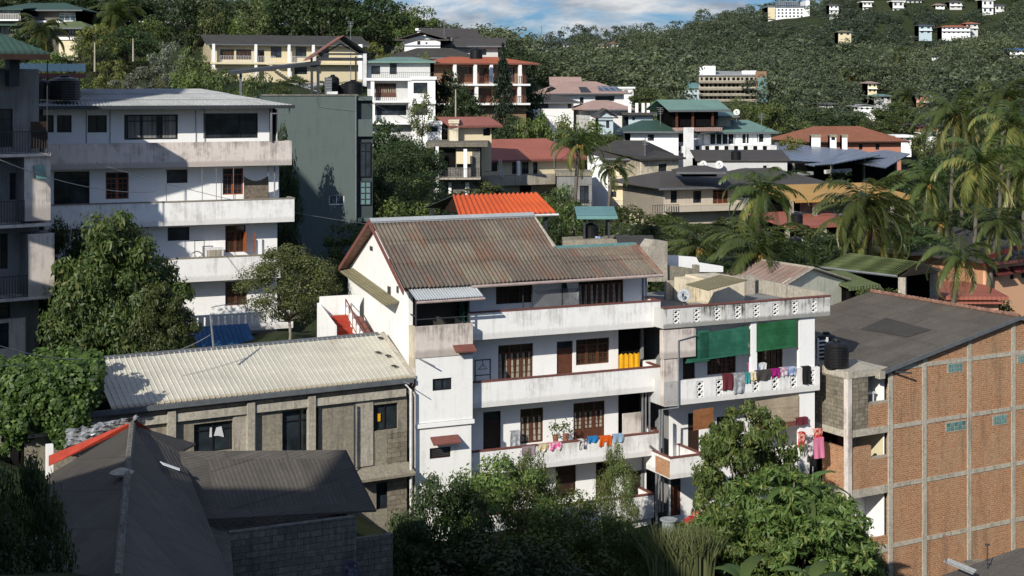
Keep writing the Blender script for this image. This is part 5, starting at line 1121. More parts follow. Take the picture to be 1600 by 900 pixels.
# ---- far left shaded building
def build_A():
    f=Fr(-70,68.5,78,71,-20,'corner_building','shaded grey building at the left edge with barred balconies and dark green roof','building')
    uE=f.u(78); u0=-1
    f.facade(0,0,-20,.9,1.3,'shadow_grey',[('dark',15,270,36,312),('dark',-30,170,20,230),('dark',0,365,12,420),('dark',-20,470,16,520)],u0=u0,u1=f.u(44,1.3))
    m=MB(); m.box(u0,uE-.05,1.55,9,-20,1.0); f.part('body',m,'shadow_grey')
    # projecting bay at right
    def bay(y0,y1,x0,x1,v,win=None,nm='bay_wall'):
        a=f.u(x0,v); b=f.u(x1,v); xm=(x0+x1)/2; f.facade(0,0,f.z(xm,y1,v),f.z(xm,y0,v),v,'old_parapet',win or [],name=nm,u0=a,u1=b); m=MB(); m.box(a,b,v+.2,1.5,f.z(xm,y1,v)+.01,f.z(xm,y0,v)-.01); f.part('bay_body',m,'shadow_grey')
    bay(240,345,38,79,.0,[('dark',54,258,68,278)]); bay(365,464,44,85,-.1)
    bay(500,600,-60,40,.9,[('dark',-5,475+30,14,545)])
    m=MB()
    for y in (240,350,464):
        z=f.z(40,y,-.1); m.box(u0,f.u(79,-.1),-.15,1.3,z-.16,z)
    f.part('slab_band',m,'old_parapet')
    for y0,y1,x1 in ((205,240,74),(313,350,38),(430,464,46)): f.railing(u0,f.u(x1,-.05),-.05,f.z(40,y1,-.1),f.z(40,y0,-.1),mat='steel_dark')
    m=MB(); a,b,c,d=f.rect(55,258,72,278,-.3); m.slab([(a,-.45,c),(b,-.45,c),(b,-.02,d),(a,-.02,d)],.03); f.part('awning_window',m,'glass_teal')
    m=MB(); a,b,c,d=f.rect(48,190,73,232,-.0); m.box(a,b,-.0,.03,c,d); f.part('bamboo_screen',m,'wood_dark')
    # green roof
    m=MB(); A=f.P(-90,82,-1.2); B=f.P(78,82,-1.2); m.slab([A,B,(B[0]-2.6,2.0,A[2]+1.5),(A[0],2.0,A[2]+1.5)],.12); m.slab([B,(B[0],5.5,A[2]),(B[0]-2.6,2.0,A[2]+1.5)],.1); m.slab([(A[0],2.0,A[2]+1.5),(B[0]-2.6,2,A[2]+1.5),(B[0],5.5,A[2]),(A[0],5.5,A[2])],.1); f.part('roof',m,'roof_darkgreen')
    m=MB(); m.box(A[0],B[0],-1.25,-1.13,A[2]-.28,A[2]-.02); f.part('fascia',m,'wood_dark')
    m=MB(); m.box(f.u(10,1),f.u(26,1),.5,1.2,f.z(10,135,1),f.z(10,88,1)); f.part('roof_pier',m,'steel_dark')
    m=MB()
    for px in (74,): m.tube([(f.u(px,-.2),-.2,f.z(px,240,-.2)),(f.u(px,-.2),-.2,A[2]-.1)],.03,5)
    f.part('post',m,'steel_dark')
build_A()
# uncalled: unseen block added to cast shade from the left
def left_shade_caster():
    f=Fr(-1100,46,-1050,47,-26,'neighbour_block','tall plain apartment block beyond the left edge, out of view','building')
neigh=[]
# small roof bottom right
def build_BRroof():
    f=Fr(1440,58,1640,60,-24,'low_roof_house','low house with flat dark roof at the bottom right corner','house')
    m=MB(); m.slab([f.pv(1440,910,-18.6),f.pv(1640,960,-18.6),f.pv(1640,852,-18.3),f.pv(1590,857,-18.3)],.08); f.part('roof',m,'roof_asphalt')
    m=MB(); m.slab([f.pv(1474,876,-18.2),f.pv(1520,896,-18.2),f.pv(1526,890,-18.1),f.pv(1482,872,-18.1)],.05); f.part('roof_sheet',m,'roof_asbestos')
    p=f.pv(1540,890,-18.6); q=f.pv(1640,930,-18.6); m=MB(); m.box(p[0]+1.2,q[0],p[1]+.6,p[1]+2,-24,-18.9); f.part('body',m,'concrete_block')
build_BRroof()
for (px,y0,y1,D,lab) in ((1478,895,838,57,'rusty antenna mast at the bottom right with cross bars'),(1543,900,851,57,'thin antenna mast right of the rusty one')):
    X=wx(px,D); z0=wz(y0,D); z1=wz(y1,D); m=MB(); m.tube([(X,D,z0),(X,D,z1)],.02,5); m.box(X-.09,X+.09,D-.03,D+.03,z1-.03,z1+.03); m.box(X-.07,X+.07,D-.03,D+.03,z1-.62,z1-.57); world_thing('antenna_mast',m,'terracotta' if px==1478 else 'steel_dark',lab,'antenna')
# red sacks, debris, round lid near the base
def sack(px,py,D,w,h,mat,lab,name='sack'):
    X=wx(px,D); z=wz(py,D); m=MB(); m.lathe((X,D,z),[(w*.35,0),(w*.5,h*.3),(w*.45,h*.7),(w*.2,h),(.02,h*1.02)],12); rr=random.Random(int(px)); m.v=[(a+rr.uniform(-.04,.04),b,c+rr.uniform(-.03,.03)) for a,b,c in m.v]; m.smooth=True; world_thing(name,m,mat,lab,name.replace('_',' '))
sack(1079,822,69,.62,.45,'rust_red','bright red bundle on the ground below the white house'); sack(1088,812,69.4,.5,.4,'cl_red','red patterned sack behind the red bundle')
X,D=wx(1045,66),66; z=wz(812,66); m=MB(); m.lathe((X,D,z-1.2),[(.28,0),(.31,1.15),(.40,1.18),(.40,1.23),(.33,1.24),(.02,1.21)],20); world_thing('water_drum',m,'dish_grey','round drum with grey rimmed lid beside the drain pipe','drum')
# ================================================================ MID AND FAR BUILDINGS
def house(name,label,px0,px1,D,ye,yb,wall,roof,rt='hip',rh=10,dD=0.0,dep=8,over=.6,wins=(),bands=(),cols=(),rails=(),group=None,cat='house',fasc=None,colm='clean_white',rinset=.35,extra=None,body=None,v0=0,ext=3):
    """ye: eave pixel row, yb: base pixel row at the middle of the facade; rh: roof rise in pixels; bands: (y, thickness px, reach m)"""
    xm=(px0+px1)/2; Dm=D+dD/2; ze=wz(ye,Dm); zb=wz(yb,Dm)-ext+3; f=Fr(px0,D,px1,D+dD,zb-3,name,label,cat,group); L=f.L; pm=Dm/F0
    f.facade(0,0,zb-3,ze,v0,wall,[w for w in wins],u0=0,u1=L,reveal=.2)
    m=MB(); m.box(0,L,v0+.21,dep,zb-3,ze-.01); m.poly([(0,v0,zb-3),(0,dep,zb-3),(0,dep,ze),(0,v0,ze)]); m.poly([(L,v0,zb-3),(L,dep,zb-3),(L,dep,ze),(L,v0,ze)]); f.part('side_walls',m,body or wall)
    h=rh*pm; a,b,c,d=-over,L+over,v0-over,dep+over; mid=(c+d)/2; t=.1; m=MB(); q=ze+.02
    if rt=='hip':
        i=min((d-c)/2*.9,(b-a)*rinset); m.slab([(a,c,q),(b,c,q),(b-i,mid,q+h),(a+i,mid,q+h)],t); m.slab([(b,c,q),(b,d,q),(b-i,mid,q+h)],t); m.slab([(a,d,q),(a,c,q),(a+i,mid,q+h)],t); m.slab([(b,d,q),(a,d,q),(a+i,mid,q+h),(b-i,mid,q+h)],t)
    elif rt=='gx':
        m.slab([(a,c,q),(b,c,q),(b,mid,q+h),(a,mid,q+h)],t); m.slab([(b,d,q),(a,d,q),(a,mid,q+h),(b,mid,q+h)],t)
    elif rt=='gy':
        mm=(a+b)/2; m.slab([(a,d,q),(a,c,q),(mm,c,q+h),(mm,d,q+h)],t); m.slab([(b,c,q),(b,d,q),(mm,d,q+h),(mm,c,q+h)],t)
    elif rt=='shed': m.slab([(a,c,q),(b,c,q),(b,d,q+h),(a,d,q+h)],t)
    elif rt=='flat': m.box(a,b,c,d,q,q+max(.15,h))
    ro=f.part('roof',m,roof)
    if rt=='gy': m=MB(); m.prism([(0,v0+.02,ze-.02),(L,v0+.02,ze-.02),(L/2,v0+.02,ze+h*L/(L+2*over)-.12)],(0,.2,0)); f.part('gable',m,wall)
    if rt=='gx': m=MB(); m.prism([(.02,v0+.05,ze-.02),(.02,dep-.05,ze-.02),(.02,mid,ze+h-.25)],(.15,0,0)); m.prism([(L-.17,v0+.05,ze-.02),(L-.17,dep-.05,ze-.02),(L-.17,mid,ze+h-.25)],(.15,0,0)); f.part('gable',m,wall)
    m=MB(); m.box(a,b,c-.04,c-.001,q-t-.12,q-.01); f.part('fascia',m,fasc or ('gutter_grey' if rt in('hip','gx') else roof),ro)
    for (y,tp,re,*mt) in bands:
        z=wz(y,Dm); m=MB(); m.box(-.1,L+.1,v0-re,v0+.0,z-tp*pm,z); f.part('balcony',m,mt[0] if mt else 'clean_white')
    for (px,y0,y1,re,wd) in cols:
        u=f.u(px,v0-re); m=MB(); m.box(u-wd/2,u+wd/2,v0-re,v0-re+wd,wz(y1,Dm),wz(y0,Dm)); f.part('column',m,colm)
    for (x0,x1,y0,y1,re,*mt) in rails: f.railing(f.u(x0,v0-re),f.u(x1,v0-re),v0-re,wz(y1,Dm),wz(y0,Dm),mt[0] if mt else 'black_metal',step=.25,r=.02)
    return f
# yellow long house on the hill
h=house('long_house','long cream two storey house with dark roof on the hillside',330,566,226,70,128,'yellow_wall','roof_grey','gx',16,dD=8,dep=9,over=1,
 wins=[('wood',344,77,366,93),('wood',369,77,393,93),('doord',402,78,413,97),('dark',423,73,440,90),('dark',462,73,479,90),('dark',498,74,514,90),('dark',460,104,480,116)],
 bands=[(98,3,1.3,'cream_paint')],cols=[(334,70,108,1.2,.4),(400,70,120,1.2,.4),(452,70,120,1.2,.4),(490,70,105,1.2,.4)],rails=[(344,396,88,98,1.25,'white_metal'),(404,430,88,98,1.25,'white_metal'),(455,500,88,98,1.25,'white_metal')])
m=MB(); 
for i in range(10): a=h.u(417+i*3.5,-1.6); m.box(a,a+.4,-2.2,-1.4,wz(99+i*2.3,228)-.25,wz(99+i*2.3,228))
h.part('stair',m,'cream_paint')
house('lean_to','small shed with pale gabled roof below the cream house',442,495,215,146,156,'wood_dark','roof_asbestos','gx',16,dep=5,over=.6)
# green roof white house
house('terraced_house','white three storey house with pale green hip roof and planted balconies',574,672,192,96,192,'grey_white','roof_green','hip',8,dep=9,over=.8,
 wins=[('dark',580,103,594,116),('dark',609,98,620,116),('woodc',584,130,619,152),('dark',643,130,670,147),('dark',586,164,635,180),('dark',645,165,672,180)],
 bands=[(122,4,1.6),(157,3,1.6),(190,4,1.6)],cols=[(582,126,157,1.4,.45),(640,126,157,1.4,.45),(583,160,190,1.4,.45),(641,160,190,1.4,.45),(563,70,124,2,.5)],rails=[(580,680,113,122,1.5),(585,620,148,157,1.5)],fasc='roof_green')
house('balcony_wing','white balcony wing joined to the right of the terraced house',643,680,189,122,192,'clean_white','clean_white','flat',2,dep=5,over=.2,wins=[('dark',646,129,668,146),('dark',646,162,668,180)],bands=[(157,5,.5)])
house('lower_block','small white block with dark opening under the terraced house',645,690,186,192,222,'clean_white','clean_white','flat',2,dep=5,over=.1,wins=[('dark',667,197,684,206)])
# white gabled houses on the knoll
house('white_villa','white villa with steep grey roof and tall narrow window on the knoll',685,755,232,72,92,'clean_white','roof_brown','gx',30,dD=3,dep=12,over=1,wins=[('dark',697,58,705,79),('dark',750,74,760,86)])
house('white_annex','white annex with grey gabled roof left of the steep roofed villa',632,688,226,62,86,'clean_white','roof_brown','gy',12,dep=8,over=1.4,wins=[('dark',652,64,657,70),('dark',665,66,668,69)])
house('low_wing','low dark roofed wing beneath the white villa',612,740,220,90,98,'grey_white','roof_grey','hip',16,dep=8,over=1)
house('chimney_box','small white square tower behind the white annex',652,672,238,46,70,'clean_white','clean_white','flat',1,dep=4,over=.3,cat='tower')
house('verandah_house','grey roofed house with verandah at the right of the villa',742,778,226,72,92,'grey_white','roof_brown','gx',14,dep=8,over=1.2,wins=[('dark',750,77,760,86)])
# orange roof house
house('orange_roof_house','three storey house with orange tiled roof and white columned balconies',678,822,214,99,190,'brick_dark','roof_tile_orange','hip',11,dD=4,dep=8,over=1.6,
 wins=[('wood',716,105,741,128),('wood',750,106,770,128),('dark',792,106,804,128),('wood',748,138,768,160),('wood',793,140,806,160),('dark',715,140,740,160)],
 bands=[(131,3,1.8),(161,3,1.8)],cols=[(711,100,131,1.6,.45),(743,100,131,1.6,.45),(768,100,131,1.6,.45),(813,100,131,1.6,.45),(745,133,161,1.6,.45),(812,133,161,1.6,.45)],rails=[(746,768,119,130,1.7,'red_trim'),(796,822,119,130,1.7,'red_trim'),(796,822,150,160,1.7,'red_trim')],fasc='red_trim',body='dark_inside')
# cream cottage with red roof, dark frame building
house('cream_cottage','small cream block with flat salmon roof above the dark frame building',712,768,158,196,224,'yellow_wall','roof_salmon','shed',12,dD=1,dep=4,over=1.0,wins=[('dark',755,198,766,212)],fasc='red_trim')
house('cream_side_block','plain cream block left of the salmon roofed cottage',702,716,157,190,224,'cream_grimy','cream_grimy','flat',1,dep=4,over=.1)
f=house('frame_building','open concrete frame building with dark rooms and a railed balcony',678,750,152,226,330,'concrete_dark','roof_deck','flat',3,dep=8,over=.8,body='dark_inside',
 wins=[('hole',684,232,712,262),('hole',714,236,736,262),('dark',690,290,700,308)],bands=[(276,3,1.8,'concrete_light')],cols=[(727,232,276,1.7,.35),(683,228,300,1.7,.3),(703,285,330,.3,.3),(730,285,330,.3,.4)],rails=[(676,748,262,276,1.7)])
m=MB(); a,b,c,d=f.rect(713,237,738,256,-.1); m.box(a,b,-.12,-.02,c,d); f.part('board',m,'yellow_wall')
h=house('salmon_roof_house','yellow house with wide salmon hip roof and pierced concrete balcony',752,905,166,249,330,'yellow_wall','roof_salmon','hip',30,dD=6,dep=9,over=1.0,
 wins=[('dark',757,254,777,268),('dark',800,253,810,272),('dark',815,253,826,272),('dark',833,253,840,272),('dark',760,292,780,306),('dark',812,290,830,300)],
 bands=[(272,15,1.8,'concrete_light'),(300,3,.4,'concrete')],cols=[(811,250,272,1.6,.3),(786,290,330,.3,.4)],fasc='red_trim',rinset=.2)
m=MB(); 
for px in (780,783): m.tube([(h.u(px,-1.9),-1.9,wz(248,168)),(h.u(px+3,-1.9),-1.9,wz(275,168))],.07,5)
h.part('pipe',m,'white_pvc')
house('grey_flat_block','grey concrete flats under the salmon roofed house',870,925,163,272,345,'shadow_grey','concrete','flat',1,dep=6,over=.1,wins=[('dark',906,290,920,318),('hole',904,326,922,345)],bands=[(322,4,.6,'concrete')],rails=[(906,924,312,322,.55)])
# dark roofed cream building
h=house('cream_flats','three storey cream flats with dark grey hip roof and stained balconies',925,1000,172,247,345,'yellow_wall','roof_grey','hip',25,dD=-2,dep=12,over=.8,body='cream_grimy',
 wins=[('dark',968,258,984,274),('dark',986,257,997,266),('door',1004-8,256,999,272),('dark',975,298,987,311),('dark',955,299,963,308),('door',994,297,999,312),('dark',966,342,981,357)],
 bands=[(275,14,1.0,'cream_grimy'),(313,14,1.0,'cream_grimy')],rinset=.25)
house('cream_flats_wing','stained concrete right wing of the cream flats with one window per floor',1002,1060,168,247,345,'cream_grimy','roof_grey','shed',14,dD=3,dep=8,over=.6,wins=[('dark',1029,256,1042,273),('dark',1029,300,1034,312),('woodc',1015,340,1026,358)],bands=[(330,3,.3,'white_parapet')])
m=MB(); m.prism([h.P(918,342,-1.2),h.P(950,342,-1.2),h.P(950,270,-1.2),h.P(935,245,-1.2),h.P(918,241,-1.2)],(0,.3,0)); h.part('white_gable_wall',m,'white_paint')
h=house('yellow_lower_house','pale yellow lower house with red shutters below the cream flats',985,1062,150,337,385,'yellow_wall','concrete','flat',1,dep=5,over=.1,wins=[('red',1040,338,1059,356),('woodc',1016,342,1025,358)],cols=[(991,333,385,.4,.9)],colm='cream_paint')
house('grey_roof_bungalow','beige two storey house with wide brown hip roof, balcony and orange door',1038,1160,147,291,360,'beige_paint','roof_brown','hip',20,dD=3,dep=10,over=1.2,
 wins=[('dark',1048,298,1058,317),('dark',1083,298,1096,317),('woodor',1114,296,1138,318)],bands=[(320,8,1.5,'beige_paint')],rails=[(1020,1060,316,328,1.6)],rinset=.3)
house('brown_roof_annex','long low house with brown hip roof right of the bungalow',1150,1300,160,293,345,'shadow_grey','roof_brown','hip',26,dD=4,dep=12,over=1.0,wins=[('dark',1250,298,1290,310)],rinset=.35)
house('vent_lantern','small raised roof lantern on the brown bungalow roof',1068,1120,146,268,276,'dark_inside','roof_brown','hip',8,dep=3,over=.8,ext=0,cat='roof lantern')
# green roofed white building
h=house('green_roof_house','white house with green hip roofs and long pierced white balustrade',1005,1205,190,207,300,'clean_white','roof_green','hip',18,dD=3,dep=10,over=.8,
 wins=[('door',1037,208,1049,224),('dark',1060,208,1070,222),('dark',1108,209,1149,225),('dark',1160,208,1170,224),('dark',1183,208,1193,222),('dark',1085,250,1108,260),('dark',1118,250,1140,265)],
 bands=[(227,11,1.8,'white_parapet'),(258,4,.8,'clean_white')],rinset=.12)
for i in range(11):
    px=1042+i*15; a,b,c,d=h.rect(px,228,px+6,236,-1.82); m=MB(); m.box(a,b,-1.84,-1.801,c,d); h.part('balustrade_hole',m,'dark_inside')
for i in range(13): px=1090+i*9.5; u=h.u(px,-.1); m=MB(); m.box(u-.06,u+.06,-.14,-.02,wz(226,192),wz(207,192)); h.part('window_mullion',m,'white_metal')
house('green_roof_wing','low wing with dull green roof at the left of the green roofed house',985,1060,188,205,222,'clean_white','roof_darkgreen','hip',16,dep=9,over=1,wins=[('dark',1012,210,1022,220)])
h=house('roof_pavilion','open roof pavilion with steep green gabled roof and brown posts',1052,1122,188,172,197,'dark_inside','roof_green','gx',16,dD=2,dep=5,over=1.2,cols=[(1058,174,200,.5,.25),(1083,174,222,.5,.25),(1114,174,197,.5,.25)],colm='wood_brown',bands=[(199,6,1.0,'roof_pink')],rinset=.1,ext=0,cat='pavilion')
house('green_roof_loft','upper loft with dull green roof behind the pavilion',1042,1142,194,181,200,'beige_paint','roof_green','hip',8,dep=6,over=1,rinset=.1)
m=MB(); m.box(h.u(1070,-1.9),h.u(1084,-1.9),-1.9,-1.5,wz(262,187),wz(199,187)); h.thing('chimney_shaft',m,'white_parapet','stained white vertical shaft in front of the green roofed house','shaft')
dish('dish_white',1151,176,h,2,.42,'white satellite dish on the green roofed house',None,2.0); 
hh=house('grey_low_roof','long low grey roofed strip under the pierced balustrade',1090,1230,176,249,262,'grey_white','roof_brown','shed',12,dep=5,over=.3)
dish('dish_white',1099,257,hh,-1,.42,'left white dish above the brown bungalow roof',None,1.5); dish('dish_white',1124,258,hh,-1,.48,'right white dish above the brown bungalow roof',None,1.5)
# solar roof
def solar():
    f=Fr(1215,175,1420,196,-16,'solar_building','long dark hall covered by rows of solar panels','hall')
    for k,(pts,lab) in enumerate(((((1205,246),(1272,259),(1345,236),(1211,222)),'left bank'),(((1272,258),(1300,256),(1375,242),(1330,231)),'middle bank'),(((1302,248),(1384,262),(1422,240),(1382,234)),'right bank'))):
        z0=wz(pts[1][1],178); P=[]
        for (x,y),dz in zip(pts,(0.35,0,1.0,1.2)): P.append(f.pv(x,y,z0+dz*.6))
        m=MB(); m.slab(P,.12); f.part('solar_panel_bank',m,'solar_cells')
    m=MB(); m.box(f.u(1212),f.u(1415),1.5,10,-16,wz(256,180)); f.part('body',m,'dark_inside')
    m=MB()
    for px in (1240,1300,1350,1400): u=f.u(px,.6); m.box(u-.12,u+.12,.5,.75,-16,wz(254,180))
    f.part('post',m,'concrete')
    m=MB(); m.box(f.u(1290,.3),f.u(1330,.3),.2,.6,wz(275,178),wz(269,178)); m.box(f.u(1225,.3),f.u(1270,.3),.2,.6,wz(275,178),wz(270,178)); f.part('ledge',m,'grey_white')
solar()
house('terracotta_building','wide brick coloured building with terracotta hip roof and roof vents',1262,1408,232,221,246,'salmon_wall','roof_terracotta','hip',22,dD=3,dep=14,over=1,wins=[('dark',1342,225,1348,234),('dark',1368,225,1374,234)],rinset=.28,fasc='wood_dark')
for i,(px,w_) in enumerate(((1268,14),(1297,10),(1316,8))):
    house('roof_vent','small %s vent block in front of the terracotta roof'%(('wide white','dark fronted','pale narrow')[i]),px,px+w_,222,212,222,'clean_white','concrete','flat',1,dep=1.5,over=.1,cat='vent',wins=[('dark',px+2,214,px+w_-2,219)] if i==1 else ())
house('yellow_roof_pavilion','open terrace with mustard yellow roof on concrete posts',1250,1400,142,309,350,'concrete_dark','roof_yellow','shed',14,dD=4,dep=6,over=1.5,cols=[(1238,308,350,1,.3),(1275,308,350,1,.35),(1396,305,340,1,.3)],colm='concrete_light',body='dark_inside',fasc='roof_yellow')
house('red_roof_lean_to','low building with orange red roof sheets under the yellow roof',1232,1330,136,351,372,'dark_inside','roof_salmon','shed',13,dD=3,dep=5,over=.8,cols=[(1232,350,385,.6,.3),(1290,350,372,.6,.25)],colm='cream_grimy',bands=[(368,8,.6,'cream_grimy')])
# pink roof cluster
h=house('pink_roof_house','white house with broad pinkish tile hip roof and solar panels',870,975,282,146,168,'clean_white','roof_pink','hip',19,dD=4,dep=12,over=1.2,wins=[('dark',930,150,960,158),('dark',906,152,912,164)],rinset=.3)
house('pink_roof_loft','small upper storey with pink roof above the broad pink roof',868,900,292,133,142,'clean_white','roof_pink','gx',13,dep=7,over=1.2)
zE=wz(146,284); sl=19*284/F0/7.2
for pts in (((936,143),(972,143),(963,136),(934,136)),((908,145),(924,145),(916,137),(904,137))):
    m=MB(); m.slab([h.onslope(x,y,zE,-1.2,sl,.15) for x,y in pts],.08); h.part('solar_panel',m,'solar_cells' if pts[0][0]>930 else 'steel_dark')
house('brown_roof_villa','white house with low brown hip roof left of the pink roofs',830,896,262,160,176,'clean_white','roof_brown','hip',13,dD=2,dep=9,over=1.2,wins=[('dark',838,161,857,169),('dark',887,162,893,169)])
house('pink_hip_house','white house with small pink hip roof below the broad pink roof',922,982,258,171,200,'clean_white','roof_pink','hip',14,dD=2,dep=9,over=1.2,wins=[('dark',972,181,981,199)])
house('gabled_house','small pale blue gabled house with dark roof edge',935,958,246,183,205,'pale_blue','roof_brown','gy',13,dep=9,over=.8,wins=[('dark',947,188,952,200)])
house('flat_roof_house','pale blue flat roofed house with roof posts right of the pink hip roof',982,1020,256,178,200,'pale_blue','roof_brown','flat',2,dep=7,over=1.2,wins=[('dark',988,183,992,188)],cols=[(984,162,176,0,.5),(995,161,176,0,.5),(1005,161,176,0,.5),(1013,161,176,0,.5)])
house('white_box_house','small flat white box house behind the solar roofs',967,990,310,137,150,'clean_white','clean_white','flat',1,dep=6,over=.3,wins=[('dark',975,141,981,145)])
# concrete block building under construction
h=house('concrete_hotel','long unfinished concrete building with six rows of openings and scaffold netting',1092,1185,420,117,165,'concrete_light','roof_asbestos','shed',7,dD=-2,dep=16,over=.5,bands=[(127,3,1.5,'concrete'),(138,3,1.5,'concrete'),(147,3,1.5,'concrete'),(156,3,1.5,'concrete')],cat='building')
for r,y in enumerate((121,131,141,150,159)):
    for i in range(13):
        px=1095+i*7; a,b,c,d=h.rect(px,y,px+(4.5 if (i+r)%3 else 3),y+4.5,0); m=MB(); m.box(a,b,-.05,.02,c,d); h.part('window_opening',m,'dark_inside')
m=MB(); m.box(h.u(1092),h.u(1118),.5,10,wz(117,420),wz(103,420)); h.part('stair_tower',m,'clean_white'); m=MB(); m.box(h.u(1181,-1),h.u(1198,-1),-1,9,wz(165,410),wz(111,410)); h.part('end_block',m,'brick_dark'); m=MB(); m.box(h.u(1184,-1.6),h.u(1199,-1.6),-1.6,-1.3,wz(160,408),wz(121,408)); h.part('scaffold_net',m,'teal_glass'); m=MB(); m.box(h.u(1160),h.u(1182),2,10,wz(117,415),wz(110,415)); h.part('roof_block',m,'clean_white')
house('pale_blue_block','pale blue block with light blue roof left of the unfinished concrete building',1068,1093,424,137,158,'pale_blue','roof_teal','shed',8,dep=10,over=.6,wins=[('dark',1072,141,1075,144),('dark',1079,141,1082,144),('dark',1086,141,1089,144),('dark',1072,148,1075,151),('dark',1079,148,1082,151),('dark',1086,148,1089,151)],cat='building')
# white hotel on the ridge
h=house('hill_hotel','large white and yellow hotel block standing on the wooded ridge',1200,1258,840,11,34,'clean_white','solar_cells','flat',2,dep=20,over=.5,cat='building')
for r,y in enumerate((14,19,24)):
    for i in range(9): px=1203+i*6; a,b,c,d=h.rect(px,y,px+2.6,y+2.2,0); m=MB(); m.box(a,b,-.4,.02,c,d); h.part('window',m,'glass_grey')
m=MB(); m.box(h.u(1258,0),h.u(1264,0),-2,14,wz(34,840),wz(1,840)); h.part('tower',m,'clean_white'); m=MB(); m.box(h.u(1200,-1),h.u(1211,-1),-1,-.4,wz(30,840),wz(12,840)); h.part('yellow_bay',m,'yellow_wall'); m=MB(); m.box(h.u(1217,-.5),h.u(1248,-.5),0,10,wz(8,840),wz(2,840)); h.part('solar_array',m,'solar_cells')
HG='small houses scattered on the far hillside'
far=[(1296,1310,8,22,'clean_white','roof_brown','white house with brown roof right of the hill hotel',780),(1348,1362,3,17,'clean_white','clean_white','tall white house near the top edge left of the white terraces',780),(1395,1412,2,22,'clean_white','clean_white','white three storey house at the top of the hill',770),(1412,1440,0,8,'clean_white','roof_brown','long white terrace at the very top edge',780),(1462,1476,8,13,'clean_white','roof_pink','low white house between the white terrace and the white cluster',770),(1484,1503,3,14,'clean_white','roof_brown','white house beside a dark roof near the top right',770),(1535,1552,0,22,'clean_white','clean_white','tall white stepped house at the top right',760),(1555,1569,8,28,'clean_white','roof_brown','narrow white house right of the stepped house',760),
(1472,1516,42,54,'clean_white','roof_tile_orange','long white house with bright orange roof on the hill',700),(1510,1528,37,50,'clean_white','roof_tile_orange','white upper block with red roof joined above the long orange roof',705),(1436,1456,40,54,'pale_blue','steel_dark','pale house with dark blue roof left of the orange roof',700),(1310,1330,50,57,'yellow_wall','roof_tan','low yellow wall house in the middle of the far wood',690),(1456,1466,87,94,'clean_white','roof_brown','tiny white house below the orange roofed house',600),(1578,1604,78,92,'clean_white','roof_blue','white house with blue roof at the right edge',560),
(830,848,72,86,'clean_white','clean_white','white stepped house at the left end of the far ridge',860),(850,862,77,84,'cream_paint','roof_brown','cream house right of the white stepped house on the ridge',860),(880,894,69,76,'clean_white','roof_brown','white house with low roof in the ridge wood',870),(933,950,71,78,'cream_paint','roof_pink','cream house left of the pinkish one on the far ridge',860),(950,966,68,76,'clean_white','roof_salmon','house with reddish roof on the far ridge',865),(802,807,70,78,'clean_white','clean_white','tiny white house at the left edge of the ridge',865),
(1356,1370,130,146,'cream_paint','roof_pink','cream two storey house above the green roofed shed',470),(1366,1392,150,158,'grey_white','roof_green','low shed with green roof in the valley',455),(1334,1368,166,174,'clean_white','roof_asbestos','white gabled house on the lawn',430),(1432,1450,148,170,'salmon_wall','roof_brown','pinkish stacked house at the right of the valley',440),(1448,1470,152,172,'beige_paint','roof_brown','beige stacked house behind the palm in the valley',445),(1430,1466,196,216,'salmon_wall','roof_pink','pink flat roofed house right of the terracotta building',330),(1440,1464,208,216,'clean_white','clean_white','white block in front of the pink flat roofed house',325),(1360,1395,194,205,'cream_paint','roof_brown','long low cream house behind the terracotta roof',380),(1404,1424,213,222,'clean_white','clean_white','small white box at the right end of the terracotta roof',300),(1280,1305,162,168,'grey_white','roof_brown','low brown roofed house among valley trees',440)]
for (x0,x1,ye,yb,wl,rf,lab,D) in far:
    if wl=='clean_white' and D>600 and (x0+int(D))%3: wl='far_white'
    w_=x1-x0; n=max(2,int(w_/7)); ws=[]; hgt=yb-ye; nr=1 if hgt<10 else 2
    for r in range(nr):
        for i in range(n):
            xx=x0+w_*(i+.28)/n; y=ye+hgt*(r+.25)/nr; ws.append(('dark',xx,y,xx+w_/n*.42,y+hgt/nr*.4))
    house('hillside_house',lab,x0,x1,D,ye,yb,wl,rf,'flat' if rf=='clean_white' else ('gy' if x0==1334 else 'hip'),3 if rf!='clean_white' else .8,dep=8,over=.9,wins=ws,bands=[(ye+hgt*.5,1.0,1.0)] if nr==2 else (),group=HG)
# upper left houses
h=house('hill_villa','grey stone villa with green roof, glazed porch and white railing at the top left',0,118,232,16,60,'stone','roof_darkgreen','hip',14,dep=10,over=1.5,wins=[('dark',34,14,60,26),('white',92,21,118,33)],bands=[(33,3,1.6)],rails=[(0,32,22,32,1.5,'white_metal')],rinset=.3)
house('villa_wing','lower wing with mossy roof and small window under the stone villa',84,128,222,44,60,'stone','roof_moss','hip',12,dep=6,over=1.5,wins=[('dark',106,46,116,54)])
house('stone_villa_wing','left wing of the stone villa with thin flat green roof',-30,32,226,14,60,'stone','roof_darkgreen','shed',5,dep=5,over=.6,wins=[('white',4,15,30,22),('dark',0,40,14,56)],bands=[(31,2,1.2),(38,3,1.8,'roof_darkgreen')],rails=[(-10,32,22,31,1.15,'white_metal')])
house('white_wall_house','small white walled house corner below the villa',92,122,214,60,70,'cream_paint','clean_white','flat',1,dep=3,over=.2)
house('hilltop_hall','long dark roofed hall with white wall among the trees near the top',200,292,300,26,40,'clean_white','roof_grey','gx',14,dep=9,over=1,wins=[('dark',235,28,241,40),('dark',252,29,258,40),('dark',268,29,274,40)])
house('hilltop_house','pale house hidden by trees right of the long hall',424,452,300,26,38,'clean_white','roof_brown','gx',4,dep=7,over=1,wins=[('dark',430,30,436,36)])
house('hilltop_hut','dark roofed house between trees at the top edge',370,412,310,18,28,'grey_white','roof_grey','gx',7,dep=7,over=1)
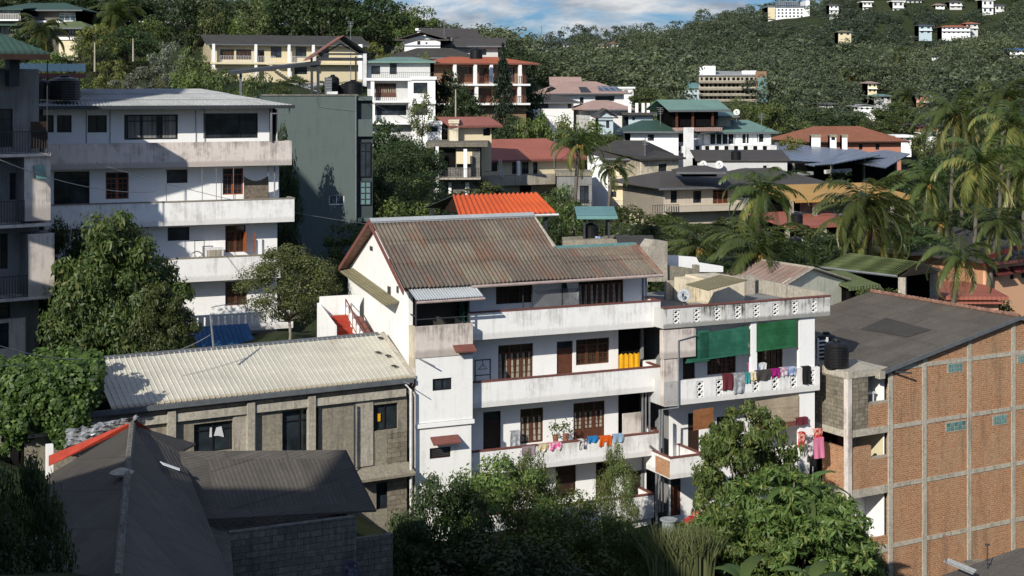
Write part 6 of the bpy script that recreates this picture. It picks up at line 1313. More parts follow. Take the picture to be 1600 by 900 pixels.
# right side buildings
h=house('striped_roof_house','pale stained house with rusty striped roof behind the roof terrace',1190,1323,84,452,500,'lime_wall','roof_striped','gx',1,dD=7,dep=5,over=.0)
for o in list(h.root.children):
    if o.name.startswith(('roof','fascia','gable')):
        for c in list(o.children): bpy.data.objects.remove(c)
for o in list(h.root.children):
    if o.name.startswith(('roof','fascia','gable','side_walls','wall')): bpy.data.objects.remove(o)
A=h.P(1218,449,0); B=h.P(1324,452,0); R=h.P(1266,420,0); 
def pz(px,py,z): return h.pv(px,py,z)
zr=R[2]; zl=h.z(1218,450,0)
m=MB(); m.prism([(h.u(1190),0,-17),(h.u(1323),0,-17),(h.u(1323),0,h.z(1322,440)),(R[0],0,zr),(h.u(1208),0,h.z(1208,454))],(0,.25,0)); h.part('gable_wall',m,'lime_wall')
q=h.pv(1172,404,zr+.05); q2=h.pv(1122,430,zl); l0=(h.u(1207),-.2,h.z(1207,455)); r0=(R[0],-.2,zr+.06)
m=MB(); m.corr((q2[0],q2[1],l0[2]),l0,r0,q,pitch=.3,amp=.035,rows=1,prof='rib'); o=h.part('roof',m,'roof_striped')
m=MB(); m.tube([r0,q],.09,5); m.tube([l0,r0],.07,5); m.tube([r0,(h.u(1325),-.15,h.z(1324,437))],.08,5); h.part('verge',m,'concrete_light',o)
m=MB(); m.slab([r0,(h.u(1325),-.15,h.z(1324,438)),(h.u(1325)+q[0]-r0[0],q[1],h.z(1324,438)),q],.05); h.part('rear_roof',m,'roof_grey',o)
m=MB(); m.box(h.u(1195),h.u(1322),.3,q[1]-.3,-17,h.z(1322,445)); h.part('body',m,'lime_wall')
h=house('green_tile_shed','open shed with mossy green tiled roof and grey concrete end frame',1300,1418,92,428,500,'dark_inside','roof_moss','gx',1,dD=-2,dep=5,over=0)
for o in list(h.root.children):
    for c in list(o.children): bpy.data.objects.remove(c)
    bpy.data.objects.remove(o)
zE=h.z(1401,431,0); A=h.pv(1281,416,zE); B=h.pv(1402,430,zE); zR=zE+1.05; C=h.pv(1438,409,zR); Dp=h.pv(1327,395,zR)
m=MB(); m.corr(A,B,C,Dp,pitch=.22,amp=.03,rows=5,lift=.03); o=h.part('roof',m,'roof_moss')
B2=h.pv(1468,421,zE); m=MB(); m.slab([B,B2,(C[0],C[1],C[2])],.1) if False else m.prism([(B[0],B[1],B[2]-.15),(B2[0],B2[1],B2[2]-.15),(C[0],C[1],C[2]-.03)],(0,.3,0)); h.part('gable_end',m,'concrete_light')
m=MB(); m.slab([(C[0],C[1],C[2]),(Dp[0],Dp[1],Dp[2]),(A[0]+ (B2[0]-B[0]),A[1]+B2[1]-B[1],zE),B2],.06); h.part('rear_roof',m,'roof_moss',o)
m=MB(); m.box(B[0]+.05,B[0]+.5,B[1]+.0,B[1]+.4,-18,B[2]-.12); h.part('column',m,'concrete_light'); m=MB(); m.box(B2[0]-.6,B2[0]-.15,B2[1],B2[1]+.4,-18,B2[2]-.12); h.part('column',m,'concrete_light'); m=MB(); m.box(A[0]+.3,B2[0]-.8,A[1]+2.5,A[1]+2.8,-18,zE-.3); h.part('rear_wall',m,'dark_inside'); m=MB(); m.tube([(A[0],A[1]-.05,A[2]-.06),(B[0],B[1]-.05,B[2]-.06)],.08,6); h.part('gutter',m,'grey_metal',o); m=MB(); m.box(A[0]+.6,A[0]+.75,A[1]+.2,A[1]+.35,-18,zE-.1); h.part('column',m,'steel_dark')
h=house('small_green_shed','low shed with small green roof and dark awning between the shed and striped roof',1326,1362,90,446,500,'dark_inside','roof_moss','shed',14,dD=1,dep=2.6,over=.35)
m=MB(); m.slab([h.pv(1322,456,-12.6),h.pv(1385,458,-12.6),h.pv(1374,444,-12.1),h.pv(1320,443,-12.1)],.05); h.part('awning',m,'steel_dark')
h=house('peach_house','peach walled house with maroon roof edge and small awnings at the right edge',1540,1700,100,398,480,'peach_paint','roof_grey','gy',8,dD=7,dep=10,over=1.0,wins=[('dark',1578,416,1585,436),('dark',1596,414,1606,434),('woodc',1552,422,1566,432)],fasc='red_trim',rinset=.3)
for (x0,x1,y) in ((1546,1570,421),(1576,1594,417),(1594,1612,416)):
    a=h.u(x0,-.02); b=h.u(x1,-.02); z=h.z((x0+x1)/2,y); m=MB(); m.slab([(a,-.8,z-.25),(b,-.8,z-.25),(b,-.02,z+.05),(a,-.02,z+.05)],.06); h.part('awning',m,'roof_maroon')
m=MB(); p=[h.P(1535,402,-1.05),h.P(1589,384,-1.05),h.P(1640,384,-1.05),h.P(1640,390,-1.05),h.P(1590,390,-1.05),h.P(1537,409,-1.05)]; m.prism(p,(0,.1,0)); h.part('bargeboard',m,'roof_maroon')
house('maroon_roof_house','dark house with maroon roof behind the curved palm',1415,1540,118,383,420,'shadow_grey','roof_maroon','hip',20,dD=3,dep=8,over=1,wins=[('dark',1425,388,1450,400)],fasc='roof_maroon')
house('grey_gable_house','small house with grey roof and maroon gable edge above the peach house',1520,1552,112,378,400,'clean_white','roof_grey','gy',10,dep=6,over=1.2,fasc='roof_maroon')
house('peach_annex','low peach wall with red roof strips left of the peach house',1440,1560,96,462,490,'peach_paint','roof_salmon','shed',5,dep=5,over=.5,bands=[(470,3,.6,'roof_salmon')])
h=house('teal_canopy','small teal canopy roof on thin posts above a black tank',910,955,100,337,395,'shadow_grey','roof_teal','shed',8,dep=3,over=.4,cat='canopy')
for o in list(h.root.children):
    if o.name.startswith(('wall','side_walls')): bpy.data.objects.remove(o)
m=MB()
for px in (913,951):
    for v in (0,2.8): u=h.u(px,v); m.box(u-.06,u+.06,v-.06,v+.06,wz(400,100),wz(337,100))
h.part('post',m,'steel_dark')
tank(h,h.Pz(923,.8,wz(377,100)),.55,1.15,'black tank under the small teal canopy'); 
m=MB(); m.box(h.u(930,.2),h.u(938,.2),.1,.4,wz(377,100),wz(370,100)); h.thing('blue_box',m,'cl_blue','small blue and white box beside the tank under the teal canopy','box')
poly_wall(h,[(880,400),(880,376),(985,372),(990,400)],-.5,2.5,'roof_slab','flat teal edged roof strip between the rusty roof and the teal canopy','roof','concrete')
house('dark_gable_roof','small dark roofed hut behind the right end of the rusty roof',978,1012,93,383,410,'shadow_grey','roof_grey','gx',10,dep=4,over=.5,cat='hut')
# unseen blocks added only to cast shade on this side of the valley
def blocker(x0,x1,y0,y1,zt,zb,label):
    f=Fr.__new__(Fr); f.A=Vector((x0,y0)); f.d=Vector((1,0)); f.n=Vector((0,1)); f.L=x1-x0; f.ang=0; f.zb=zb; f.Mx=Matrix.Translation((x0,y0,zb)); f.root=bpy.data.objects.new('apartment_block',None); link(f.root); f.root.location=(x0,y0,zb); tag(f.root,label,'building')
    L=x1-x0; hs=[]; z=zt-2.2
    while z>zb+2: hs+= [(L*k/5+.6,L*k/5+1.9,z,z+1.2) for k in range(5)]; z-=3.1
    f.wall(0,L,zb,zt,0,'grey_white',hs); 
    for q in hs[:25]: f.window('dark',*q,0)
    m=MB(); m.box(0,L,.2,y1-y0,zb,zt); f.part('body',m,'grey_white'); m=MB(); m.box(-.4,L+.4,-.4,y1-y0+.4,zt+.01,zt+.3); f.part('roof',m,'concrete')
blocker(-52,-35.6,50,58.5,20.0,-22,'tall grey apartment block beyond the left edge of the view')
blocker(-34,-28.2,60,63,4.5,-22,'slim grey block beyond the left edge beside the corner building')
blocker(-45,-17,12,25,1.3,-26,'lower grey apartment block beyond the lower left edge of the view')
blocker(-32,-26,-12,0,20.5,-26,'narrow tall apartment block behind and left of the viewpoint')
# ================================================================ VEGETATION
tree_proto('mango','leaf_mango',seed=2,nclump=150,per=330,leaf=.032,rc=.095,aspect=3.0,zr=(.10,1.0),droop=.5,shape=lambda t:1.05 if t<.5 else 1.05-(t-.5)*.75,r0=.018)
tree_proto('dense','leaf_green',seed=3,nclump=75,per=330,leaf=.026,rc=.11,aspect=2.4,zr=(.08,1.0),r0=.02)
tree_proto('airy','leaf_olive','bark_pale',seed=4,nclump=75,per=300,leaf=.022,rc=.11,aspect=2.2,zr=(.22,1.0),r0=.014,limbs=14)
tree_proto('airygreen','leaf_green','bark',seed=15,nclump=100,per=240,leaf=.023,rc=.095,aspect=2.3,zr=(.12,1.0),r0=.012,limbs=18)
tree_proto('airydark','leaf_dark','bark',seed=14,nclump=110,per=260,leaf=.024,rc=.10,aspect=2.2,zr=(.15,1.0),r0=.014,limbs=18)
tree_proto('plumeria','leaf_green','bark_pale',seed=5,nclump=330,per=120,leaf=.040,rc=.058,aspect=3.4,zr=(.03,1.0),r0=.02,flat=.6)
tree_proto('darkbush','leaf_dark',seed=6,nclump=90,per=300,leaf=.03,rc=.12,aspect=2.6,zr=(.03,1.0))
tree_proto('mid1','leaf_green',seed=7,nclump=42,per=130,leaf=.045,rc=.13,zr=(.12,1.0))
tree_proto('mid2','leaf_dark',seed=8,nclump=42,per=130,leaf=.045,rc=.13,zr=(.15,1.0))
tree_proto('mid3','leaf_olive',seed=9,nclump=34,per=100,leaf=.042,rc=.12,zr=(.22,1.0),limbs=14)
tree_proto('mid4','leaf_yellow',seed=10,nclump=38,per=110,leaf=.045,rc=.12,zr=(.1,1.0))
tree_proto('grey','leaf_grey',seed=11,nclump=34,per=120,leaf=.042,rc=.12,zr=(.12,1.0))
tree_proto('mid5','leaf_mango',seed=12,nclump=46,per=130,leaf=.043,rc=.12,zr=(.1,1.0))
def pine():
    rng=np.random.default_rng(5); V=[];A=[]
    for k in range(26):
        t=k/25; z=.1+.88*t; R=.5*(1-t)**.8+.02; nb=int(9+10*(1-t))
        for j in range(nb):
            az=rng.random()*6.28; L=R*(.75+.35*rng.random()); n=26
            s=np.linspace(.1,1,n)*L; P=np.stack([np.cos(az)*s,np.sin(az)*s,z+.03*np.sin(s/L*3)-.02*s/L],1); P=P+rng.normal(size=P.shape)*[.012,.012,.006]
            N=rng.normal(size=P.shape); N[:,2]+=1; N/=np.linalg.norm(N,axis=1,keepdims=True); v=leaves(P,N,.045,rng,2.5); V.append(v); A.append(np.repeat(rng.random((n,3))*.8,4,0))
    V=np.concatenate(V);A=np.concatenate(A); me=npmesh('crown',V,np.arange(len(V)).reshape(-1,4),['leaf_pine'],attr=A); tb=MB().tube([(0,0,-.05),(0,0,.5),(0,0,.98)],[.02,.012,.003],8); TREES['pine']=(me,tb.mesh('trunk','bark'),None)
pine()
# near trees
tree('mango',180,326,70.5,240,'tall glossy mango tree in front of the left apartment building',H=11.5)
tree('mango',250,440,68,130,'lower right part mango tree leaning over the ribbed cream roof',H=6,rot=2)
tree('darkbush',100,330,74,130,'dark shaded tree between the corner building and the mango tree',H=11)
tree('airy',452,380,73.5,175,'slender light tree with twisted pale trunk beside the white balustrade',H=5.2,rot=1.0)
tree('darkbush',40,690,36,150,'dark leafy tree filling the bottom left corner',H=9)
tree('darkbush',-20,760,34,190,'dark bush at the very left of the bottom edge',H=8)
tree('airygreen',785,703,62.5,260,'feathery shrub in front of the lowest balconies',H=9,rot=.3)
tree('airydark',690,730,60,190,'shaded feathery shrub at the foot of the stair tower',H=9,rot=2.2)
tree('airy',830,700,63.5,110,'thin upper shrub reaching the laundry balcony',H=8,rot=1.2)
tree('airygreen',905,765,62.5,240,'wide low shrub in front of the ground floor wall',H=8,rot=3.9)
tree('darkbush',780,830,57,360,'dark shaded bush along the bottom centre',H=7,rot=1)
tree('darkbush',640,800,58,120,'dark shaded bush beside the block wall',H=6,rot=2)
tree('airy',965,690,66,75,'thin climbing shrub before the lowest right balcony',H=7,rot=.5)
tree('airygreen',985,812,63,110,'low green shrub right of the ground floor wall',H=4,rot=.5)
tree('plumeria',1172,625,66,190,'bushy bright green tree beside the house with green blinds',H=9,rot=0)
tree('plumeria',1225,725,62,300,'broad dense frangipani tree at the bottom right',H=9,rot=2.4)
tree('plumeria',1135,790,60,230,'lower dense frangipani shrub at the bottom',H=8,rot=4)
tree('plumeria',1300,790,63,170,'dark green shrub against the brick building',H=8,rot=5)
tree('mid1',1360,858,66,70,'small creeper bush at the foot of the brick wall',H=4)
# vines: stuff-like hanging plant on the workshop's left end -> a plant of its own
def vines():
    rng=np.random.default_rng(8); V=[];A=[]; n=52000
    # overlapping clumps over the roof edge and hanging down in front of the wall
    nc=420; cx=rng.uniform(-50,148,nc); tt=rng.random(nc)
    top=574-14*np.exp(-((cx-100)/60)**2)+rng.normal(size=nc)*3; bot=672+rng.normal(size=nc)*10+14*np.sin(cx*.07); bot=np.where(cx>118,bot-(cx-118)*2.2,bot)
    cy=top+(bot-top)*tt; rf=tt<.22; cd=np.where(rf,60.3-tt/.22*2.6,57.6-.5*np.sin(tt*3.1))+rng.normal(size=nc)*.22; cr=rng.uniform(.28,.62,nc)*np.where(tt>.85,.7,1)
    C=np.stack([(cx-HX)/F0*cd,cd,-(cy-HY)/F0*cd],1); k=rng.integers(0,nc,n); d=rng.normal(size=(n,3)); d/=np.linalg.norm(d,axis=1,keepdims=True); d[:,1]=-np.abs(d[:,1])*.8
    P=C[k]+d*cr[k][:,None]*(.6+.4*rng.random((n,1)))*[1,.7,1.15]; px=HX+P[:,0]/P[:,1]*F0; py=HY-P[:,2]/P[:,1]*F0; roof=rf[k]
    N=d+np.where(roof[:,None],[0,-.2,.8],[0,-.4,.4])+rng.normal(size=(n,3))*.4; N/=np.linalg.norm(N,axis=1,keepdims=True)
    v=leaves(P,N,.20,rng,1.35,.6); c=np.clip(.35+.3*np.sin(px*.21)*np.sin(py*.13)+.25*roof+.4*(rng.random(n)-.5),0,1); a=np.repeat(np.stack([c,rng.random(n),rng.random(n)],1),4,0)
    org=v.mean(0); org[2]=v[:,2].min(); me=npmesh('climbing_plant',v-org,np.arange(len(v)).reshape(-1,4),['leaf_vine'],attr=a); o=bpy.data.objects.new('climbing_plant',me); link(o); o.location=org; tag(o,'thick curtain of green climbing plant hanging over the left end of the workshop','climbing plant')
    f=Fr(-60,58.5,150,60,-22); m=MB(); m.box(f.u(-40,.6),f.u(128,.6),.8,4,-22,-12.9); f.thing('outbuilding',m,'concrete_dark','block outbuilding wall under the climbing plant','outbuilding')
vines()
# reeds
def reeds():
    rng=np.random.default_rng(4); n=1500; px=rng.uniform(1022,1110,n); D=rng.uniform(57,63,n); X=(px-HX)/F0*D; z0=-(905-HY)/F0*D-.8; h=1.5+.9*rng.random(n)+.6
    dx=rng.normal(size=n)*.35; dy=rng.normal(size=n)*.3; w=.035; V=[]
    b=np.stack([X,D,z0],1); mid=b+np.stack([dx*.3,dy*.3,h*.6],1); tp=b+np.stack([dx*1.3,dy,h],1); s=np.array([w,0,0])
    V=np.concatenate([np.stack([b-s,b+s,mid+s,mid-s],1).reshape(-1,3),np.stack([mid-s,mid+s,tp+s*.1,tp-s*.1],1).reshape(-1,3)]); A=np.repeat(rng.random((2*n,3)),4,0)
    org=V.mean(0); me=npmesh('tall_grass',V-org,np.arange(len(V)).reshape(-1,4),['reed'],attr=A); o=bpy.data.objects.new('tall_grass',me); link(o); o.location=org; tag(o,'tall reedy grass growing beside the frangipani at the bottom','grass',kind='stuff')
reeds()
def banana(px,py,D,h,label,seed=1,nl=7):
    rng=np.random.default_rng(seed); X=wx(px,D); z=wz(py,D); r=bpy.data.objects.new('banana_plant',None); link(r); r.location=(X,D,z-h*.6); tag(r,label,'banana plant')
    m=MB(); m.tube([(0,0,-1.5),(0,0,h*.4),(0,0,h*.6)],[.14,.11,.07],8); o=bpy.data.objects.new('stem',m.mesh('stem','leaf_banana')); link(o,r)
    for i in range(nl):
        az=i*2.4+rng.random(); L=h*(.55+.25*rng.random()); el=1.25-.12*i; V=[];p=np.array([0,0,h*.55]); n=12; e=el; w0=.26
        pts=[]
        for k in range(n+1): pts.append(p.copy()); p=p+np.array([math.cos(az)*math.cos(e),math.sin(az)*math.cos(e),math.sin(e)])*L/n; e-=.14
        sd=np.array([-math.sin(az),math.cos(az),0]); F_=[]
        for k in range(n+1):
            ww=w0*math.sin(math.pi*(.08+.9*k/n))**.6; V+=[pts[k]-sd*ww+[0,0,-.06],pts[k],pts[k]+sd*ww+[0,0,-.06]]
        for k in range(n): a=k*3; F_+=[(a,a+1,a+4,a+3),(a+1,a+2,a+5,a+4)]
        c=rng.random(); me=npmesh('leaf',np.array(V),np.array(F_),['leaf_banana'],attr=np.full((len(V),3),c)); o=bpy.data.objects.new('leaf',me); link(o,r)
banana(1252,765,62,3.2,'banana plant with upright pale leaf beside the pink laundry',2,8); banana(1160,905,52,2.2,'young banana plant at the bottom edge before the frangipani',5,4); banana(1270,905,50,2.0,'small banana plant at the bottom edge below the broad frangipani',9,4)
# palms
palm_proto('palmA',1,wind=(.35,0)); palm_proto('palmB',2,nf=26,wind=(.6,.1),yellow=.1); palm_proto('palmC',3,nf=26,wind=(.4,0),yellow=.4,ll=1.1); palm_proto('palmD',4,nf=30,wind=(.3,0),yellow=.15,ll=1.1)
palm('palmA',905,222,112,.64,'coconut palm before the salmon roofed house',H=9)
palm('palmB',957,262,104,.42,'small slim palm before the cream flats',H=7,nuts=False,r=.12)
palm('palmB',1190,300,104,.85,'upper coconut palm before the brown roofs',H=10,rot=1)
palm('palmA',1184,392,92,.95,'coconut palm with low arching fronds behind the striped roof',H=7,rot=2)
palm('palmB',1090,385,98,.7,'palm half hidden left of the arching palm',H=7,rot=3.2)
palm('palmB',1352,318,96,.9,'wind blown coconut palm in front of the yellow roof',H=9,rot=.3)
palm('palmA',1362,345,97,.98,'lower crowned palm with drooping fronds above the green shed',H=8,rot=4)
palm('palmA',1448,285,118,.85,'coconut palm left of the yellowing palm',H=11,rot=2)
palm('palmC',1530,258,108,.95,'large palm with yellowing drooping fronds',H=11,rot=.8)
palm('palmD',1492,178,128,.95,'tall palm with wide crown above the yellowing palm',H=15,rot=2.5)
palm('palmB',1510,205,135,.8,'palm crown tucked behind the tall wide palm',H=12,rot=4.5)
palm('palmC',1580,195,118,.92,'yellow tinged palm at the right edge',H=13,rot=5.2)
palm('palmD',1605,262,112,.8,'palm partly cut by the right edge',H=9,rot=1.2)
palm('palmB',1570,150,126,.75,'high palm crown at the top right',H=14,rot=.2)
palm('palmA',1498,402,84,.62,'curved palm with hanging fronds before the maroon roof',H=6,rot=2.8)
palm('palmB',1560,350,100,.65,'low palm fronds left of the peach house',H=4,rot=5)
palm('palmA',1468,345,110,.6,'low palm in the dark undergrowth',H=4,rot=1.9)
for i,(px,py,D,s,lab) in enumerate(((1405,82,560,1.3,'lone far palm on the wooded hill left of a pair'),(1362,85,570,1.3,'far palm in the wooded hill with yellow crown'),(1414,150,430,1.4,'far palm near the valley houses'),(1328,118,500,1.2,'far palm at the middle of the wooded hill'),(62,48,200,1.1,'short palm below the stone villa'),(180,22,240,1.4,'feathery palm behind the yellow green tree'),(1100,118,600,1.4,'far palm above the unfinished concrete building'))):
    palm('palmD' if i%2 else 'palmA',px,py,D,s,lab,H=12 if D>300 else 5,rot=i,group='palms on the far hills',nuts=False)
tree('pine',786,70,200,60,'tall dark conifer in front of the orange roofed house','conifer_tree','tree')
# mid trees: key, px, ytop, D, width px, label
MT=[('mid2',600,185,135,110,'dark tree right of the grey green block'),('airydark',640,215,130,130,'airy dark tree behind the open frame building'),('mid3',660,262,118,130,'pale leaved shrub behind the rusty roof'),('mid2',590,262,112,70,'dark shrub at the right side of the grey green block'),
('mid1',640,300,100,120,'green bush just behind the rusty roof ridge'),('mid5',545,345,92,90,'dark green bush left of the rusty roof gable'),('mid5',880,287,108,85,'rounded mango tree right of the orange roof'),('mid2',860,330,104,60,'dark bush under the rounded mango tree'),
('mid2',700,110,196,90,'dark tree covering the left of the orange roofed house'),('mid3',660,140,182,50,'thin pale tree before the white balcony wing'),('mid2',725,135,186,80,'dark tree below the orange roof balconies'),('mid2',820,120,225,80,'tree at the right end of the orange roof'),
('mid1',830,165,180,70,'round green tree left of the bright green one'),('mid4',865,175,182,60,'yellow green tree beside the round one'),('mid1',905,168,186,95,'bright green round tree above the salmon roof'),('mid2',800,180,182,70,'dark tree between pine and the round green tree'),('mid5',955,205,192,60,'dark green tree left of the green roofed house'),('mid1',760,230,175,40,'small tree behind the salmon roof left end'),
('mid5',1012,136,300,75,'tree before the far wood above the flat roofed house'),('mid3',1030,150,290,60,'olive tree at the left of the pavilion'),('mid1',1195,152,270,85,'big round tree right of the pavilion'),('mid3',1155,150,300,60,'olive tree behind the white dish'),('mid4',1235,208,215,60,'yellow green bush left of the terracotta roof'),('mid3',1245,180,280,90,'olive tree behind the yellow green bush'),
('mid2',1300,180,300,80,'dark tree behind the terracotta roof'),('mid5',1400,158,330,90,'wide tree on the lawn in the valley'),('mid5',1360,185,310,70,'tree above the terracotta roof right part'),('mid3',1530,125,210,130,'tall olive tree behind the palms'),('mid3',1450,190,240,60,'olive tree left of the palms'),
('darkbush',1300,360,105,150,'dark bush above the green tiled shed'),('darkbush',1560,300,135,120,'dark undergrowth tree behind the yellowing palm'),('darkbush',1480,300,140,130,'dark undergrowth tree behind the palms'),('mid2',1440,330,125,90,'dark tree between the yellow roof and the palms'),('darkbush',1600,330,130,110,'dark tree behind the low right palm'),('mid1',1560,365,108,80,'leafy garden plants above the peach house'),('darkbush',1100,400,92,160,'dark bush before the yellow lower house'),('darkbush',1230,370,95,100,'dark bush behind the striped roof'),('darkbush',1005,345,112,70,'dark bush at the foot of the cream flats'),
('darkbush',1420,345,108,150,'dark undergrowth left of the maroon roof'),('darkbush',1530,330,122,150,'dark undergrowth between the two yellowing palms'),('darkbush',1590,370,112,120,'dark undergrowth above the peach house'),('darkbush',1470,235,150,140,'dark tree mass behind the left palms'),('darkbush',1570,220,150,150,'dark tree mass behind the right palms'),('mid5',1070,345,110,60,'shrub on the balcony of the beige house'),
# left hillside
('mid2',30,45,190,70,'dark tree below the stone villa at the left'),('mid4',150,30,205,80,'yellow green tree at the right of the stone villa'),('mid2',200,38,215,90,'dark tree right of the yellow green tree'),('mid1',230,20,240,80,'green tree before the hilltop hall left end'),('mid2',300,-20,250,100,'large tree over the hilltop hall'),('mid3',325,0,248,70,'olive tree right of the hilltop hall'),('grey',262,60,190,70,'grey flowering bush on the slope'),('grey',222,98,150,110,'white flowering shrub above the pale roof'),('mid3',300,72,180,70,'greyish leaved tree left of the cream house'),('mid1',110,100,140,60,'bush right of the roof shelter'),('mid4',175,88,160,60,'yellow green bush on the slope above the flowering shrub'),('mid1',300,100,150,90,'green bush above the middle of the pale roof'),('mid5',345,108,140,80,'dark green bush above the right part of the pale roof'),('mid5',400,112,128,80,'bush under the pergola beam'),('mid2',440,195,94,60,'dark shrub in the gap beside the grey green block'),('mid2',448,240,92,50,'dark creeper in the gap behind the left building'),('mid3',130,60,200,50,'olive tree below the villa wing'),('mid1',75,70,170,70,'bushy green tree before the white wall'),('mid3',250,120,130,50,'small olive bush by the roof edge'),('mid4',520,70,240,90,'yellow green scrub on the slope above the roof frame'),('mid4',570,60,245,90,'scrub right of the roof frame'),('grey',628,62,238,40,'rusty leaved bush left of the white annex'),('mid1',660,70,215,36,'pointed green tree before the white villa'),('mid4',600,80,225,50,'low scrub above the pale green roof'),
('mid2',455,-20,270,120,'large dark round tree at the top'),('mid2',520,-30,268,130,'biggest dark tree on the knoll'),('mid2',590,-15,265,120,'dark tree right of the biggest one'),('mid5',650,8,262,90,'rounded tree at the right end of the knoll'),('mid3',400,0,262,80,'light green tree before the hilltop house'),('mid1',350,20,252,90,'green tree left of the hilltop house'),('mid2',130,-15,280,110,'dark tree above the stone villa'),('mid2',190,-20,285,110,'dark tree at the top left of the slope')]
for i,(k,px,yt,D,w_,lab) in enumerate(MT): tree(k,px,yt,D,w_,lab)
# wooden posts on the slope
for (px,yb,yt,D,lab) in ((148,112,66,150,'leaning pale pole on the slope left of the other pole'),(208,96,60,155,'straight pale pole on the slope'),(712,186,140,180,'thin pale pole before the orange roofed house')): pole_at(px,yb,yt,D,.1,lab)
# far woods as masses
def wood(name,label,pts,variants,mats,kind='stuff'):
    Vs=[];Fs=[];As=[];off=0
    for (X,Y,Z,w_,h_,vi,rot,br) in pts:
        V,Fc,at=variants[vi]; c,s=math.cos(rot),math.sin(rot)
        v=np.empty_like(V); v[:,0]=(V[:,0]*c-V[:,1]*s)*w_+X; v[:,1]=(V[:,0]*s+V[:,1]*c)*w_+Y; v[:,2]=V[:,2]*h_+Z
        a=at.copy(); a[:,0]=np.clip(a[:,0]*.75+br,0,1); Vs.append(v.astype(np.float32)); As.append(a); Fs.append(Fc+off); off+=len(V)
    V=np.concatenate(Vs); me=npmesh(name,V,np.concatenate(Fs),mats,attr=np.concatenate(As)); o=bpy.data.objects.new(name,me); link(o); tag(o,label,'wood',kind=kind); return o
def scatter(rng,D0,D1,p0,p1,step,cond=None):
    out=[]; Y=D0
    while Y<D1:
        st=step*(1+.25*(Y-D0)/D0); X=wx(p0,Y)
        while X<wx(p1,Y):
            x=X+rng.uniform(-.45,.45)*st; y=Y+rng.uniform(-.45,.45)*st
            if cond is None or cond(HX+x/y*F0,y): out.append((x,y))
            X+=st
        Y+=st
    return out
def proto(seed,nclump,per,leaf,rc,zr=(.1,1.0)): return crown_arr(np.random.default_rng(seed),nclump=nclump,per=per,leaf=leaf,rc=rc,zr=zr)[:3]
HOUSES=[((x0+x1)/2,(x1-x0)/2+4,yb,D) for (x0,x1,ye,yb,wl,rf,lab,D) in far]+[(1232,36,30,840),(1140,62,165,420)]
ALLH=[((x0+x1)/2,(x1-x0)/2+3,ye,yb,D) for (x0,x1,ye,yb,wl,rf,lab,D) in far]+[(1232,36,3,34,840),(1140,62,104,163,412),(1080,14,130,156,424),(640,180,60,96,226),(440,120,60,100,226),(922,56,128,150,282)]
def clear(px,D):
    for (c,w_,ye,yb,Dh) in ALLH:
        if abs(px-c)<w_+2 and Dh-8<D<Dh+16: return False
    return True
def cap(x,y,z,w_,h_):
    px=HX+x/y*F0; hw=w_*.45/y*F0
    for (c,wh,ye,yb,Dh) in ALLH:
        if Dh-120<y<Dh and abs(px-c)<(wh*.75 if wh<25 else wh)+hw*.5:
            lim=yb-(.38 if wh<25 else .0)*(yb-ye); top=HY-(z+h_)/y*F0
            if top<lim: h_=min(h_,max(3.5 if wh<25 else 0,-(lim-HY)/F0*y-z))
    return h_
rng=np.random.default_rng(77)
varF=[proto(21,26,46,.058,.13),proto(22,30,40,.055,.12),proto(23,22,52,.06,.15,(.2,1)),proto(24,34,36,.054,.11)]
pts=scatter(rng,330,960,560,1850,9.3,lambda px,D: clear(px,D) and (px>760 or D>560) and not(px>1330 and px<1410 and 395<D<440))
P2=[]; X=np.array([p[0] for p in pts]); Y=np.array([p[1] for p in pts]); Z=ground(X,Y)
for x,y,z in zip(X,Y,Z):
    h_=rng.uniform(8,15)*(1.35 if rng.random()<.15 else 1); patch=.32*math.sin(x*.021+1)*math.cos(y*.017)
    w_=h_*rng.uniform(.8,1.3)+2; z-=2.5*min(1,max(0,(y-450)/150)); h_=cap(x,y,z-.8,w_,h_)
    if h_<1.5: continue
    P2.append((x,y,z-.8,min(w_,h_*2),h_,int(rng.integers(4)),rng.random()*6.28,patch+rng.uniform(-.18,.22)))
print('far trees',len(P2))
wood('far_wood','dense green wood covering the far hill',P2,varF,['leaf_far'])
varN=[proto(31,26,60,.07,.14),proto(32,30,56,.066,.13),proto(33,24,60,.075,.15)]
pts=scatter(rng,285,345,-200,720,8,lambda px,D: px<640 or D<305)+scatter(rng,200,330,760,1900,10,lambda px,D:(D>300 and not(860<px<1000)) )
X=np.array([p[0] for p in pts]); Y=np.array([p[1] for p in pts]); Z=ground(X,Y); P3=[]
for x,y,z in zip(X,Y,Z):
    w_=rng.uniform(7,11); h_=cap(x,y,z-.8,w_,rng.uniform(6,10))
    if h_<1.2: continue
    P3.append((x,y,z-.8,w_,h_,int(rng.integers(3)),rng.random()*6.28,rng.uniform(-.25,.2)))
wood('near_wood','wood along the hilltop and the valley edge behind the houses',P3,varN,['leaf_far_dark'])
# scrub on near slopes
pts=scatter(rng,92,240,-200,1900,5.0,lambda px,D: not(420<px<575 and D<112))+scatter(rng,66,92,1640,2000,4.0); X=np.array([p[0] for p in pts]); Y=np.array([p[1] for p in pts]); Z=ground(X,Y); P4=[]
for x,y,z in zip(X,Y,Z): P4.append((x,y,z-.8,rng.uniform(3,6),rng.uniform(1.5,3.2),int(rng.integers(3)),rng.random()*6.28,rng.uniform(-.1,.35)))
wood('slope_scrub','low green scrub covering the slopes between the houses',P4,varN,['leaf_mango'])
